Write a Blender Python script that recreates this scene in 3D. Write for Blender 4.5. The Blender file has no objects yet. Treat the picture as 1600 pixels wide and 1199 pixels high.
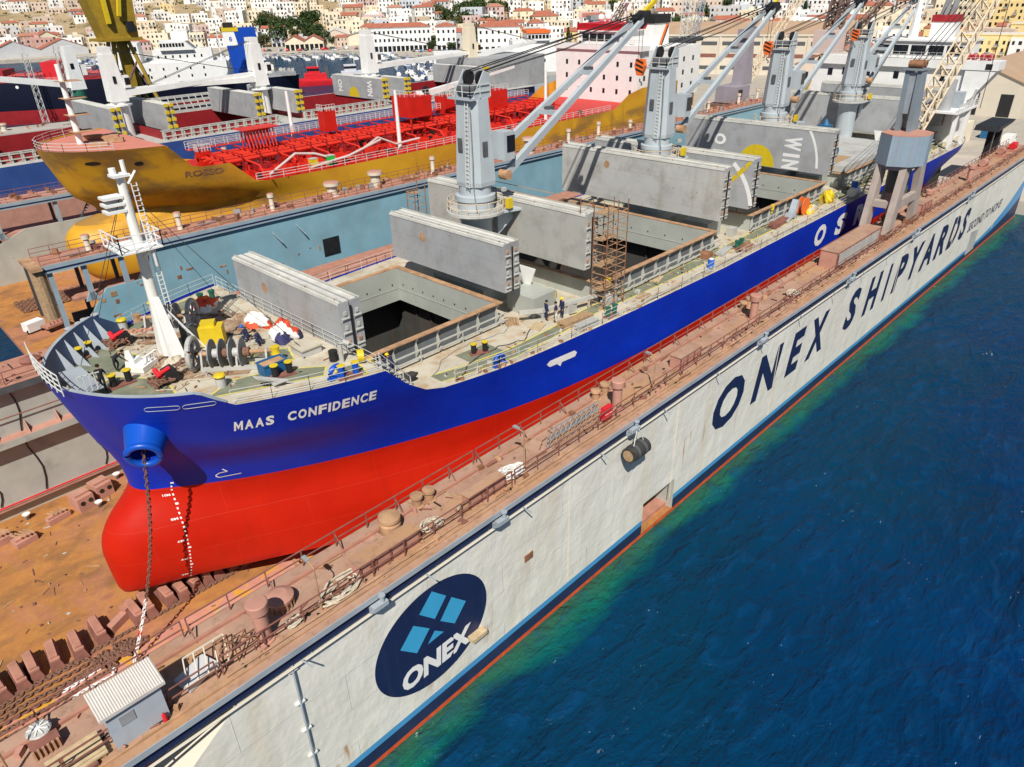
import bpy, math, random
import numpy as np
from mathutils import Matrix, Vector
from math import radians, sin, cos, pi, sqrt, atan2
random.seed(7)
scene = bpy.context.scene
COL = scene.collection
# ---------------------------------------------------------------- camera
cd = bpy.data.cameras.new('camera'); cam = bpy.data.objects.new('camera', cd); COL.objects.link(cam)
cam.matrix_world = Matrix(((0.691777,0.3632249,-0.6241092,0.0),(-0.7217675,0.3211387,-0.6131244,-22.8312),(-0.0222764,0.8746071,0.4843202,37.0),(0,0,0,1)))
cd.sensor_width = 36.0; cd.lens = 1116.0 / 1600 * 36.0
cd.clip_start = 0.5; cd.clip_end = 6000
scene.camera = cam
# ---------------------------------------------------------------- light
SUN_AZ, SUN_EL = radians(42), radians(49)      # shadows run towards +x +y
tosun = Vector((-cos(SUN_AZ) * cos(SUN_EL), -sin(SUN_AZ) * cos(SUN_EL), sin(SUN_EL)))
w = bpy.data.worlds.new('World'); scene.world = w; w.use_nodes = True
nt = w.node_tree; bg = nt.nodes['Background']; sky = nt.nodes.new('ShaderNodeTexSky')
sky.sky_type = 'NISHITA'; sky.sun_disc = False; sky.sun_elevation = SUN_EL
sky.sun_rotation = atan2(tosun.x, tosun.y); sky.air_density = 1.0; sky.dust_density = 0.6; sky.ozone_density = 1.5
nt.links.new(sky.outputs[0], bg.inputs[0]); bg.inputs[1].default_value = 0.052
ld = bpy.data.lights.new('sun', 'SUN'); ld.energy = 5.0; ld.angle = radians(0.5); ld.color = (1.0, 0.95, 0.87)
sun = bpy.data.objects.new('sun', ld); COL.objects.link(sun)
sun.rotation_euler = tosun.to_track_quat('Z', 'Y').to_euler(); sun.location = (0, -60, 120)
scene.view_settings.view_transform = 'Standard'; scene.view_settings.look = 'None'
scene.view_settings.exposure = 0.12; scene.view_settings.gamma = 1.0
scene.render.engine = 'CYCLES'
scene.cycles.max_bounces = 5; scene.cycles.diffuse_bounces = 3; scene.cycles.glossy_bounces = 2
# ---------------------------------------------------------------- mesh helpers
WOFF = {}
class MB:
    def __init__(s): s.v = []; s.f = []; s.m = []; s.cur = None
    def mat(s, m): s.cur = m; return s
    def add(s, vs, fs, m=None):
        o = len(s.v); s.v += [tuple(p) for p in vs]
        for f in fs: s.f.append(tuple(i + o for i in f)); s.m.append(m or s.cur)
        return s
    def box(s, x0, x1, y0, y1, z0, z1, m=None):
        v = [(x, y, z) for z in (z0, z1) for y in (y0, y1) for x in (x0, x1)]
        return s.add(v, [(0, 2, 3, 1), (4, 5, 7, 6), (0, 1, 5, 4), (2, 6, 7, 3), (0, 4, 6, 2), (1, 3, 7, 5)], m)
    def cbox(s, c, sz, rz=0, m=None, ry=0, rx=0):
        M = Matrix.Rotation(rz, 3, 'Z') @ Matrix.Rotation(ry, 3, 'Y') @ Matrix.Rotation(rx, 3, 'X')
        v = [Vector(c) + M @ Vector((x * sz[0] / 2, y * sz[1] / 2, z * sz[2] / 2)) for z in (-1, 1) for y in (-1, 1) for x in (-1, 1)]
        return s.add(v, [(0, 2, 3, 1), (4, 5, 7, 6), (0, 1, 5, 4), (2, 6, 7, 3), (0, 4, 6, 2), (1, 3, 7, 5)], m)
    def beam(s, p, q, w, h=None, m=None, w2=None, h2=None, up=(0, 0, 1)):
        p = Vector(p); q = Vector(q); h = h or w; w2 = w2 or w; h2 = h2 or h
        d = (q - p)
        if d.length < 1e-6: return s
        d.normalize(); u = Vector(up)
        if abs(d.dot(u)) > .98: u = Vector((1, 0, 0))
        a = d.cross(u).normalized(); b = a.cross(d).normalized()
        v = [p + a * (i * w / 2) + b * (j * h / 2) for i, j in ((-1, -1), (1, -1), (1, 1), (-1, 1))] + \
            [q + a * (i * w2 / 2) + b * (j * h2 / 2) for i, j in ((-1, -1), (1, -1), (1, 1), (-1, 1))]
        return s.add(v, [(3, 2, 1, 0), (4, 5, 6, 7), (0, 1, 5, 4), (1, 2, 6, 5), (2, 3, 7, 6), (3, 0, 4, 7)], m)
    def cone(s, p, q, r1, r2, n=12, m=None, caps=True):
        p = Vector(p); q = Vector(q); d = (q - p).normalized(); u = Vector((0, 0, 1)) if abs(d.z) < .95 else Vector((1, 0, 0))
        a = d.cross(u).normalized(); b = a.cross(d)
        v = []
        for c, r in ((p, r1), (q, r2)):
            for i in range(n):
                t = 2 * pi * i / n; v.append(c + a * (r * cos(t)) + b * (r * sin(t)))
        f = [(i, (i + 1) % n, n + (i + 1) % n, n + i) for i in range(n)]
        f = [tuple(reversed(x)) for x in f]
        if caps: f += [tuple(range(n)), tuple(range(2 * n - 1, n - 1, -1))]
        return s.add(v, f, m)
    def cyl(s, p, q, r, n=12, m=None, caps=True): return s.cone(p, q, r, r, n, m, caps)
    def tube(s, pts, r, n=6, m=None, closed=False):
        pts = [Vector(p) for p in pts]; N = len(pts); v = []
        for i, p in enumerate(pts):
            if closed: d = pts[(i + 1) % N] - pts[i - 1]
            else: d = pts[min(i + 1, N - 1)] - pts[max(i - 1, 0)]
            if d.length < 1e-9: d = Vector((1, 0, 0))
            d.normalize(); u = Vector((0, 0, 1)) if abs(d.z) < .9 else Vector((1, 0, 0))
            a = d.cross(u).normalized(); b = a.cross(d)
            for k in range(n):
                t = 2 * pi * k / n; v.append(p + a * (r * cos(t)) + b * (r * sin(t)))
        f = []
        for i in range(N if closed else N - 1):
            j = (i + 1) % N
            for k in range(n):
                f.append((i * n + k, j * n + k, j * n + (k + 1) % n, i * n + (k + 1) % n))
        if not closed: f += [tuple(range(n)), tuple(range(N * n - 1, (N - 1) * n - 1, -1))]
        return s.add(v, f, m)
    def rot(s, c, prof, n=16, m=None, arc=2 * pi):          # lathe about vertical axis, prof = [(r, z)]
        v = []; K = len(prof)
        for i in range(n):
            t = arc * i / n
            for r, z in prof: v.append((c[0] + r * cos(t), c[1] + r * sin(t), c[2] + z))
        f = [(i * K + k, ((i + 1) % n) * K + k, ((i + 1) % n) * K + k + 1, i * K + k + 1) for i in range(n) for k in range(K - 1)]
        return s.add(v, f, m)
    def poly(s, pts, m=None): return s.add(pts, [tuple(range(len(pts)))], m)
    def prism(s, pts, d, m=None, m2=None):                  # polygon (list of 3-D points) extruded by vector d
        n = len(pts); d = Vector(d); a = [Vector(p) for p in pts]; b = [p + d for p in a]
        o = len(s.v); s.v += [tuple(p) for p in a + b]
        fs = [tuple(range(n - 1, -1, -1)), tuple(range(n, 2 * n))]
        for f in fs: s.f.append(tuple(i + o for i in f)); s.m.append(m or s.cur)
        for i in range(n):
            s.f.append((o + i, o + (i + 1) % n, o + n + (i + 1) % n, o + n + i)); s.m.append(m2 or m or s.cur)
        return s
    def grid(s, P, m=None, mf=None):                        # P[i][j] points
        I = len(P); J = len(P[0]); o = len(s.v)
        for r in P: s.v += [tuple(p) for p in r]
        for i in range(I - 1):
            for j in range(J - 1):
                s.f.append((o + i * J + j, o + (i + 1) * J + j, o + (i + 1) * J + j + 1, o + i * J + j + 1)); s.m.append(mf(i, j) if mf else (m or s.cur))
        return s
    def sphere(s, c, r, n=10, m=None, sz=1.0, lo=-.5, hi=.5):
        return s.rot(c, [(max(r * cos(t), .001), r * sz * sin(t)) for t in np.linspace(lo * pi, hi * pi, max(4, n // 2 + 1))], n, m)
    def build(s, name, parent=None, smooth=None, local=False, dedupe=False):
        me = bpy.data.meshes.new(name)
        off = (0, 0, 0)
        if parent is not None and not local: off = WOFF.get(parent.name, (0, 0, 0))
        V = np.array(s.v, dtype=float).reshape(-1, 3) - np.array(off)
        me.from_pydata(V.tolist(), [], s.f)
        names = []
        for k in s.m:
            if k not in names: names.append(k)
        for k in names: me.materials.append(MAT[k])
        if len(names) > 1: me.polygons.foreach_set('material_index', [names.index(k) for k in s.m])
        me.update()
        if smooth:
            me.polygons.foreach_set('use_smooth', [True] * len(me.polygons))
            me.set_sharp_from_angle(angle=radians(smooth))
        o = bpy.data.objects.new(name, me); COL.objects.link(o)
        if parent is not None: o.parent = parent; WOFF[o.name] = off
        return o
def tag(o, label, cat, group=None, kind=None):
    if label: o['label'] = label
    if cat: o['category'] = cat
    if group: o['group'] = group
    if kind: o['kind'] = kind
    return o
def thing(name, label, cat, loc=(0, 0, 0), group=None, rz=0):
    o = bpy.data.objects.new(name, None); COL.objects.link(o); o.location = loc; o.rotation_euler = (0, 0, rz)
    o.empty_display_size = .3; WOFF[o.name] = tuple(loc)
    return tag(o, label, cat, group)
def struct(mb, name, **k): return tag(mb.build(name, **k), None, None, kind='structure')
def dup(root, loc, rz=0, label=None, group=None, sc=None):
    c = root.copy(); COL.objects.link(c); c.location = loc; c.rotation_euler = (0, 0, rz)
    if sc: c.scale = (sc, sc, sc) if not isinstance(sc, tuple) else sc
    if label: c['label'] = label
    if group: c['group'] = group
    for ch in list(root.children):
        d = ch.copy(); COL.objects.link(d); d.parent = c
        for g in ch.children:
            e = g.copy(); COL.objects.link(e); e.parent = d
    return c
def text2d(body, offset=0.0, shear=0.0):
    cu = bpy.data.curves.new('t', 'FONT'); cu.body = body; cu.size = 1.0; cu.offset = offset; cu.shear = shear; cu.fill_mode = 'BOTH'; cu.resolution_u = 3
    cu.dimensions = '2D'; cu.extrude = 0
    o = bpy.data.objects.new('t', cu); COL.objects.link(o)
    me = bpy.data.meshes.new_from_object(o.evaluated_get(bpy.context.evaluated_depsgraph_get()))
    me.calc_loop_triangles(); v = [(p.co.x, p.co.y) for p in me.vertices]; f = [tuple(p.vertices) for p in me.loop_triangles]
    bpy.data.objects.remove(o); bpy.data.curves.remove(cu); bpy.data.meshes.remove(me)
    return v, f
MG = ([(0, 0), (.23, 0), (.23, .6), (.23, 1), (0, 1), (.77, 0), (1, 0), (1, 1), (.77, 1), (.77, .6), (.5, .5), (.5, .1)], [(0, 1, 2, 3, 4), (5, 6, 7, 8, 9), (3, 2, 11, 10), (8, 10, 11, 9)])
def text_wide(mb, body, fn, m, offset=.04, gap=.22):       # extended lettering, one cell per character
    wd = {'I': .32, ' ': .75}; tot = sum(wd.get(c, 1) + gap for c in body) - gap; x = 0
    for c in body:
        w_ = wd.get(c, 1)
        if c == 'M': mb.add([fn((x + a * w_) / tot, b) for a, b in MG[0]], MG[1], m)
        elif c != ' ': text_fit(mb, c, lambda u, v: fn((x + u * w_) / tot, v), m, offset)
        x += w_ + gap
def text_fit(mb, body, fn, m, offset=.012, shear=0.0, flip=False):   # letters scaled to the unit square, fn(u, v) -> point
    v, f = text2d(body, offset, shear)
    xs = [p[0] for p in v]; ys = [p[1] for p in v]; x0, x1, y0, y1 = min(xs), max(xs), min(ys), max(ys)
    mb.add([fn((a - x0) / (x1 - x0), (b - y0) / (y1 - y0)) for a, b in v], [tuple(reversed(q)) for q in f] if flip else f, m)
# ---------------------------------------------------------------- materials
MAT = {}
def lin(c):
    return tuple((x / 255 / 12.92) if x / 255 <= .04045 else (((x / 255) + .055) / 1.055) ** 2.4 for x in c)
class NT:
    def __init__(s, name):
        m = bpy.data.materials.new(name); m.use_nodes = True; s.m = m; s.t = m.node_tree; s.b = s.t.nodes['Principled BSDF']; MAT[name] = m
        g = s.t.nodes.new('ShaderNodeNewGeometry'); s.pos = g.outputs['Position']
    def n(s, typ, **k):
        o = s.t.nodes.new('ShaderNode' + typ)
        for a, b in k.items(): setattr(o, a, b)
        return o
    def l(s, a, b): s.t.links.new(a, b)
    def noise(s, scale, detail=5, sc=(1, 1, 1), rot=(0, 0, 0), rough=.55, dist=0, loc=(0, 0, 0)):
        mp = s.n('Mapping'); mp.inputs['Scale'].default_value = sc; mp.inputs['Rotation'].default_value = rot; mp.inputs['Location'].default_value = loc
        s.l(s.pos, mp.inputs[0]); o = s.n('TexNoise'); s.l(mp.outputs[0], o.inputs['Vector'])
        o.inputs['Scale'].default_value = scale; o.inputs['Detail'].default_value = detail; o.inputs['Roughness'].default_value = rough; o.inputs['Distortion'].default_value = dist
        return o.outputs['Fac']
    def ramp(s, src, a, b, va=0.0, vb=1.0):
        o = s.n('MapRange'); o.clamp = True
        s.l(src, o.inputs[0]); o.inputs[1].default_value = a; o.inputs[2].default_value = b; o.inputs[3].default_value = va; o.inputs[4].default_value = vb
        return o.outputs[0]
    def mix(s, f, a, b):
        o = s.n('Mix', data_type='RGBA')
        for i, x in ((0, f), (6, a), (7, b)):
            if hasattr(x, 'links') or isinstance(x, bpy.types.NodeSocket): s.l(x, o.inputs[i])
            elif i == 0: o.inputs[0].default_value = x
            else: o.inputs[i].default_value = (x[0], x[1], x[2], 1)
        return o.outputs[2]
    def math(s, op, a, b=0.0):
        o = s.n('Math', operation=op)
        for i, x in enumerate((a, b)):
            if isinstance(x, bpy.types.NodeSocket): s.l(x, o.inputs[i])
            else: o.inputs[i].default_value = x
        return o.outputs[0]
    def bump(s, h, strength, dist):
        o = s.n('Bump'); o.inputs['Strength'].default_value = strength; o.inputs['Distance'].default_value = dist; s.l(h, o.inputs['Height'])
        s.l(o.outputs[0], s.b.inputs['Normal'])
    def sep(s):
        o = s.n('SeparateXYZ'); s.l(s.pos, o.inputs[0]); return o.outputs
    def fin(s, col, rough=.6, metal=0.0, spec=.4):
        if isinstance(col, bpy.types.NodeSocket): s.l(col, s.b.inputs['Base Color'])
        else: s.b.inputs['Base Color'].default_value = (*col, 1)
        s.b.inputs['Roughness'].default_value = rough; s.b.inputs['Metallic'].default_value = metal; s.b.inputs['Specular IOR Level'].default_value = spec
        return s.m
RUST = (.20, .065, .02)
def paint(name, c, rough=.5, var=.12, scale=.6, rust=0.0, streak=0.0, rustc=RUST, bump=0.0, bscale=2.0, spec=.35, streakc=None, grime=0.0):
    t = NT(name)
    a = tuple(x * (1 - var) for x in c); b = tuple(min(1, x * (1 + var)) for x in c)
    col = t.mix(t.ramp(t.noise(scale, 6), .3, .7), a, b)
    if grime: col = t.mix(t.math('MULTIPLY', t.ramp(t.noise(scale * .37, 7, loc=(5, 3, 1)), .45, .75), grime), col, (.12, .10, .08))
    if streak: col = t.mix(t.math('MULTIPLY', t.ramp(t.noise(1.7, 4, (1, 1, .07)), .52, .74), streak), col, streakc or rustc)
    if rust:
        r = t.ramp(t.noise(scale * 2.3, 8, rough=.65, loc=(9, 2, 4)), .72 - rust * .35, .80 - rust * .25)
        col = t.mix(t.math('MULTIPLY', r, .85), col, rustc)
    if bump: t.bump(t.noise(bscale, 4), bump, .05)
    return t.fin(col, rough, 0, spec)
# ---- plain paints
paint('white_paint', (.80, .80, .78), .45, .05, .8, 0, .10, (.45, .33, .2))
paint('white_rusty', (.76, .75, .70), .5, .07, .8, .12, .35, (.42, .22, .09))
paint('hawse_blue', (.003, .075, .46), .38, .06, .8, spec=.5)
paint('rail_white', (.62, .63, .60), .5, .1)
paint('bulwark_grey', (.34, .38, .42), .5, .15, .6, .1)
paint('bulwark_navy', (.03, .055, .12), .5, .15, .6)
paint('cover_top', (.66, .65, .60), .55, .12, .9, .16, 0, (.30, .20, .11), grime=.3)
paint('coaming_grey', (.40, .42, .38), .55, .08, .5, .04, .15, (.34, .31, .22), grime=.2)
paint('stay_white', (.46, .46, .42), .55, .10, .9, .14, .2)
paint('crane_grey', (.42, .47, .50), .42, .07, .5, .03, .22, (.34, .33, .28))
paint('coaming_shade', (.13, .145, .155), .6, .2, 1, .2)  # outer coaming skin: shadow between the stays put into a darker colour
paint('cab_blue', (.25, .33, .40), .5, .1, .5, .08, .2)
paint('tower_grey', (.22, .27, .31), .5, .12, .5, .08, .2)
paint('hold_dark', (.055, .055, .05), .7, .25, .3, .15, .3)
paint('rust_brown', (.25, .12, .065), .8, .4, 1.5, .3, 0, (.38, .17, .06))
paint('rust_rail', (.42, .25, .14), .8, .3, 1.2, .35, 0, (.30, .12, .045))
paint('red_oxide', (.42, .20, .14), .75, .18, 1.2, .15, .1, (.38, .20, .09))
paint('red_oxide_dark', (.24, .10, .075), .8, .25, 1.5, .2)
paint('pink_oxide', (.47, .24, .18), .7, .12, 1.2, .08)
paint('chain_rust', (.20, .105, .07), .8, .35, 6, .3)
paint('chain_white', (.78, .76, .74), .6, .06, 4)
paint('signal_red', (.62, .02, .03), .45, .1)
paint('yellow_paint', (.64, .47, .02), .45, .1, 2, .1)
paint('black_steel', (.018, .018, .02), .5, .3, 2)
paint('rubber', (.045, .042, .04), .8, .3, 3)
paint('navy', (.012, .022, .075), .45, .12, .5, 0, .12, (.10, .09, .09))
paint('light_blue', (.07, .30, .58), .45, .06, .6)
paint('logo_cyan', (.05, .36, .62), .45, .06, .8)
paint('orange_line', (.60, .09, .025), .6, .25, 1.5, .2)
paint('grey_mid', (.28, .29, .30), .55, .12, 1)
paint('grey_dark', (.09, .095, .10), .55, .2, 1)
paint('glass_dark', (.012, .014, .018), .12, .2, 1, spec=.6)
paint('tarp_orange', (.66, .08, .03), .65, .2, 3, bump=.5, bscale=5)
paint('tarp_white', (.70, .69, .66), .7, .12, 3, bump=.5, bscale=5)
paint('tarp_navy', (.03, .03, .10), .7, .2, 3)
paint('rope', (.52, .46, .36), .9, .25, 8)
paint('wood', (.38, .25, .14), .8, .25, 4)
paint('wood_pale', (.52, .40, .24), .8, .2, 3)
paint('blue_skip', (.02, .12, .26), .5, .15, 2, .15)
paint('blue_bright', (.02, .13, .55), .4, .08)
paint('green_dark', (.02, .12, .08), .5, .15, 2)
paint('green_bright', (.02, .45, .06), .5, .1)
paint('orange_bright', (.80, .16, .03), .5, .1)
paint('skin', (.42, .22, .14), .6, .05)
paint('cloth_black', (.014, .014, .02), .85, .2, 9)
paint('cloth_navy', (.02, .025, .07), .85, .2, 9)
paint('cloth_white', (.70, .70, .70), .85, .1, 9)
paint('helmet_yellow', (.85, .60, .02), .35, .05)
paint('helmet_blue', (.03, .12, .45), .35, .05)
paint('hair', (.012, .009, .007), .8, .1)
paint('corrugated', (.58, .54, .50), .55, .06, 2, .06, .12)
paint('shed_wall', (.40, .45, .50), .55, .06, 1.2, .05, .1)
paint('dock2_blue', (.22, .40, .48), .55, .10, .35, .05, .25, (.32, .26, .18), grime=.2)
paint('dock2_beam', (.30, .38, .43), .55, .1, .8, .1)
paint('tanker_red', (.52, .014, .007), .5, .12, .8, .03)
paint('tanker_pipe', (.62, .035, .018), .45, .1, 1)
paint('tanker_fcdeck', (.60, .22, .16), .6, .08, .5)
paint('bulker_blue', (.03, .075, .26), .5, .12, .5, .04)
paint('bulker_maroon', (.28, .015, .02), .55, .15, .5)
paint('far_navy', (.004, .006, .022), .5, .2, .5)
paint('far_red', (.34, .02, .025), .55, .15, .5)
paint('crane_ochre', (.32, .21, .02), .55, .2, .5, .12)
paint('crane_purple', (.30, .27, .31), .55, .1, .5, .08)
paint('portal_beige', (.40, .34, .30), .6, .12, .8, .15, .25)
paint('lattice_cream', (.68, .56, .40), .55, .1)
paint('lattice_brown', (.16, .10, .08), .7, .2)
paint('funnel_blue', (.006, .06, .40), .4, .08)
paint('warehouse_roof', (.42, .29, .19), .7, .08, .15)
paint('warehouse_wall', (.62, .56, .46), .7, .06, .2)
paint('concrete', (.40, .37, .33), .85, .12, .15, bump=.2)
paint('quay', (.46, .42, .36), .85, .12, .06)
paint('tile_red', (.38, .13, .08), .8, .18, .5, bump=.3, bscale=3)
paint('tile_orange', (.42, .20, .13), .8, .15, .5, bump=.3, bscale=3)
paint('roof_pale', (.66, .62, .56), .85, .12, .3)
for nm, c in {'white': (.80, .79, .77), 'cream': (.74, .66, .50), 'yellow': (.74, .58, .28), 'ochre': (.62, .43, .22), 'pink': (.68, .42, .36),
              'salmon': (.62, .26, .20), 'grey': (.52, .53, .55), 'pale blue': (.52, .58, .66), 'peach': (.74, .52, .36)}.items():
    paint('h_' + nm, tuple(.55 * q + .45 * .72 * (sum(c) / 3 / .72) for q in c) if nm not in ('white', 'yellow', 'cream') else c, .85, .07, .2, 0, .08, (.35, .3, .25))
# ---- special surfaces
def plated(name, a, b, bw, bh, rot, line, lf, rough, spec, extra=None, bumpd=.06, streak=0.0, streakc=RUST, grime=0.0):
    t = NT(name); c = t.mix(t.ramp(t.noise(.3, 6), .3, .7), a, b)
    bk = t.n('TexBrick'); mp = t.n('Mapping'); mp.inputs['Rotation'].default_value = rot; t.l(t.pos, mp.inputs[0]); t.l(mp.outputs[0], bk.inputs[0])
    bk.inputs['Scale'].default_value = 1; bk.inputs['Brick Width'].default_value = bw; bk.inputs['Row Height'].default_value = bh; bk.inputs['Mortar Size'].default_value = .022; bk.inputs['Mortar Smooth'].default_value = .5
    c = t.mix(t.math('MULTIPLY', bk.outputs['Fac'], lf), c, line)
    if streak: c = t.mix(t.math('MULTIPLY', t.ramp(t.noise(1.3, 6, (1, 1, .07), loc=(4, 1, 0)), .55, .75), streak), c, streakc)
    if grime: c = t.mix(t.math('MULTIPLY', t.ramp(t.noise(.55, 8, rough=.65, loc=(5, 3, 1)), .48, .70), grime), c, (.16, .145, .125)); c = t.mix(t.math('MULTIPLY', t.ramp(t.noise(2.2, 8, rough=.7, loc=(1, 9, 2)), .62, .72), .5), c, (.30, .21, .13))
    h = t.math('ADD', t.noise(.45, 3, (1, 1, .7)), t.math('MULTIPLY', bk.outputs['Fac'], .3)); t.bump(h, .5, bumpd); return t.fin(c, rough, 0, spec)
RX = (radians(90), 0, 0); RYZ = (radians(90), 0, radians(90))
plated('hull_blue', (.0016, .021, .34), (.002, .031, .43), 9, 2.3, RX, (.02, .06, .40), .35, .42, .22, streak=.16, streakc=(.02, .04, .20))
plated('hull_red', (.44, .010, .002), (.51, .015, .003), 9, 2.3, RX, (.62, .06, .03), .3, .5, .2, streak=.22, streakc=(.30, .012, .004))
plated('cover_grey', (.33, .345, .36), (.40, .41, .42), 2.45, 5.5, (radians(90), radians(0), radians(90)), (.24, .24, .23), .35, .5, .35, streak=.3, streakc=(.30, .25, .18), grime=.35)
plated('cover_pale', (.43, .43, .41), (.50, .50, .475), 2.45, 5.5, (radians(90), radians(0), radians(90)), (.30, .29, .26), .35, .5, .35, streak=.35, streakc=(.34, .26, .17), grime=.4)
t = NT('pontoon_floor')
n1 = t.ramp(t.noise(.35, 8, (.8, 1.1, 1), dist=.3), .32, .68); n2 = t.ramp(t.noise(.16, 6, loc=(4, 1, 0), dist=.4), .48, .62); n3 = t.ramp(t.noise(1.6, 8, rough=.7), .45, .68)
c = t.mix(n1, (.30, .135, .05), (.47, .20, .06)); c = t.mix(n2, c, (.40, .17, .10)); c = t.mix(t.math('MULTIPLY', n3, .45), c, (.55, .28, .06))
c = t.mix(t.math('MULTIPLY', t.ramp(t.noise(.5, 8, (.7, 1.1, 1), loc=(2, 7, 0)), .50, .68), .6), c, (.14, .08, .05))
t.bump(t.noise(3, 6), .3, .05); t.fin(c, .85, 0, .2)
t = NT('floor_pink')
c = t.mix(t.ramp(t.noise(.5, 6), .35, .65), (.50, .22, .16), (.60, .30, .22)); c = t.mix(t.ramp(t.noise(.7, 8, dist=.8, loc=(3, 3, 0)), .53, .62), c, (.62, .32, .04)); t.fin(c, .8, 0, .2)
t = NT('dock_deck')
c = t.mix(t.ramp(t.noise(.45, 6), .35, .65), (.35, .205, .145), (.45, .285, .205)); c = t.mix(t.math('MULTIPLY', t.ramp(t.noise(.22, 7, (.6, 1.4, 1), loc=(7, 1, 0)), .50, .66), .8), c, (.44, .25, .12))
c = t.mix(t.math('MULTIPLY', t.ramp(t.noise(2.2, 8, rough=.7, loc=(1, 5, 0)), .52, .68), .6), c, (.23, .13, .085))
t.bump(t.noise(4, 5), .2, .03); t.fin(c, .8, 0, .25)
t = NT('ship_deck')
c = t.mix(t.ramp(t.noise(.5, 7), .35, .65), (.46, .42, .33), (.56, .51, .41)); c = t.mix(t.math('MULTIPLY', t.ramp(t.noise(.8, 8, rough=.65, loc=(3, 8, 0)), .50, .68), .8), c, (.40, .24, .11))
c = t.mix(t.math('MULTIPLY', t.ramp(t.noise(.3, 6, loc=(9, 2, 0)), .55, .68), .55), c, (.30, .31, .24)); c = t.mix(t.math('MULTIPLY', t.ramp(t.noise(5, 4, (.2, 1, 1)), .58, .72), .35), c, (.26, .2, .14))
t.bump(t.noise(5, 5), .15, .03); t.fin(c, .75, 0, .3)
t = NT('deck_green')
c = t.mix(t.ramp(t.noise(.9, 7), .35, .65), (.155, .17, .12), (.22, .235, .165)); c = t.mix(t.math('MULTIPLY', t.ramp(t.noise(1.3, 8, loc=(3, 8, 0)), .55, .7), .6), c, (.34, .28, .19)); t.fin(c, .7, 0, .3)
t = NT('deck_rusty')
c = t.mix(t.ramp(t.noise(.8, 8), .35, .65), (.26, .165, .10), (.44, .34, .24)); c = t.mix(t.ramp(t.noise(1.7, 8, loc=(3, 8, 0)), .5, .66), c, (.20, .10, .055)); t.fin(c, .85, 0, .2)
t = NT('deck_yellow'); c = t.mix(t.ramp(t.noise(2.5, 6), .52, .68), (.66, .58, .10), (.45, .41, .26)); t.fin(c, .6)
# big white dock wall: weld seams, dents, faint yellow runs, rust stains
t = NT('dock_white')
c = t.mix(t.ramp(t.noise(.25, 6), .3, .7), (.70, .68, .60), (.78, .765, .69))
c = t.mix(t.math('MULTIPLY', t.ramp(t.noise(.5, 5, (1, 1, .13)), .5, .75), .5), c, (.62, .54, .38))
c = t.mix(t.math('MULTIPLY', t.ramp(t.noise(.9, 6, (1, 1, .06), loc=(4, 0, 2)), .66, .78), .7), c, (.52, .33, .13))
c = t.mix(t.math('MULTIPLY', t.ramp(t.noise(1.4, 7, (.35, 1, 1), loc=(8, 0, 2)), .63, .74), .30), c, (.38, .35, .30))
bk = t.n('TexBrick'); mp = t.n('Mapping'); mp.inputs['Rotation'].default_value = (radians(90), 0, 0); t.l(t.pos, mp.inputs[0]); t.l(mp.outputs[0], bk.inputs[0])
bk.inputs['Scale'].default_value = 1; bk.inputs['Brick Width'].default_value = 11; bk.inputs['Row Height'].default_value = 2.55; bk.inputs['Mortar Size'].default_value = .025; bk.inputs['Mortar Smooth'].default_value = .6
c = t.mix(t.math('MULTIPLY', bk.outputs['Fac'], .16), c, (.52, .46, .34))
xz = t.sep()
def stain(c, x0, zt, w_, h_, st, col=(.40, .19, .05)):
    dx = t.math('ABSOLUTE', t.math('ADD', t.math('SUBTRACT', xz[0], x0), t.math('MULTIPLY', t.math('SUBTRACT', t.noise(1.2, 4, (.3, 1, 1)), .5), .35)))
    a = t.ramp(dx, w_, w_ * .25); b = t.math('MULTIPLY', t.ramp(xz[2], zt + .05, zt - .1), t.ramp(xz[2], zt - h_, zt - h_ * .35))
    k = t.math('MULTIPLY', t.math('MULTIPLY', a, b), t.ramp(t.noise(4.5, 6, (1.6, 1, .12)), .35, .62)); return t.mix(t.math('MULTIPLY', k, st), c, col)
for q in ((10.35, 2.95, .42, 1.6, .95), (9.6, 2.1, .3, .9, .7), (21.0, 5.0, .3, 2.6, .35), (20.6, 3.4, .5, 2.0, .5), (24.3, 6.2, .35, 1.8, .35), (34.3, 8.9, 1.0, 3.0, .28), (42.2, 6.4, .14, 3.6, .95), (43.0, 6.6, .2, 1.6, .6), (45.1, 6.6, .2, 3.0, .7), (50.6, 5.9, .2, 4, .5), (57.2, 8.6, .18, 6, .4), (70.8, 6.8, .25, 4, .5), (30.2, 3.2, .12, 2, .6), (16, 2.4, .3, 1.4, .45), (88.4, 6.6, .3, 4.4, .4), (110, 7, .3, 4.5, .4), (5.6, 5.4, .25, 3, .4), (27, 10.2, .6, 2.2, .22), (12.9, 10.2, .5, 2.0, .25), (62, 10, .5, 2.5, .25)): c = stain(c, *q)
h = t.math('ADD', t.noise(.55, 3, (1, 1, .8)), t.math('MULTIPLY', bk.outputs['Fac'], .12)); t.bump(h, .9, .15); t.fin(c, .5, 0, .35)
t = NT('dock_navy')
c = t.mix(t.ramp(t.noise(.6, 6), .3, .7), (.014, .022, .07), (.025, .036, .10)); c = t.mix(t.math('MULTIPLY', t.ramp(t.noise(1.1, 7, (1, 1, .15), loc=(4, 0, 1)), .63, .74), .6), c, (.24, .15, .12))
t.bump(t.noise(.5, 3), .4, .1); t.fin(c, .45, 0, .4)
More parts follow.
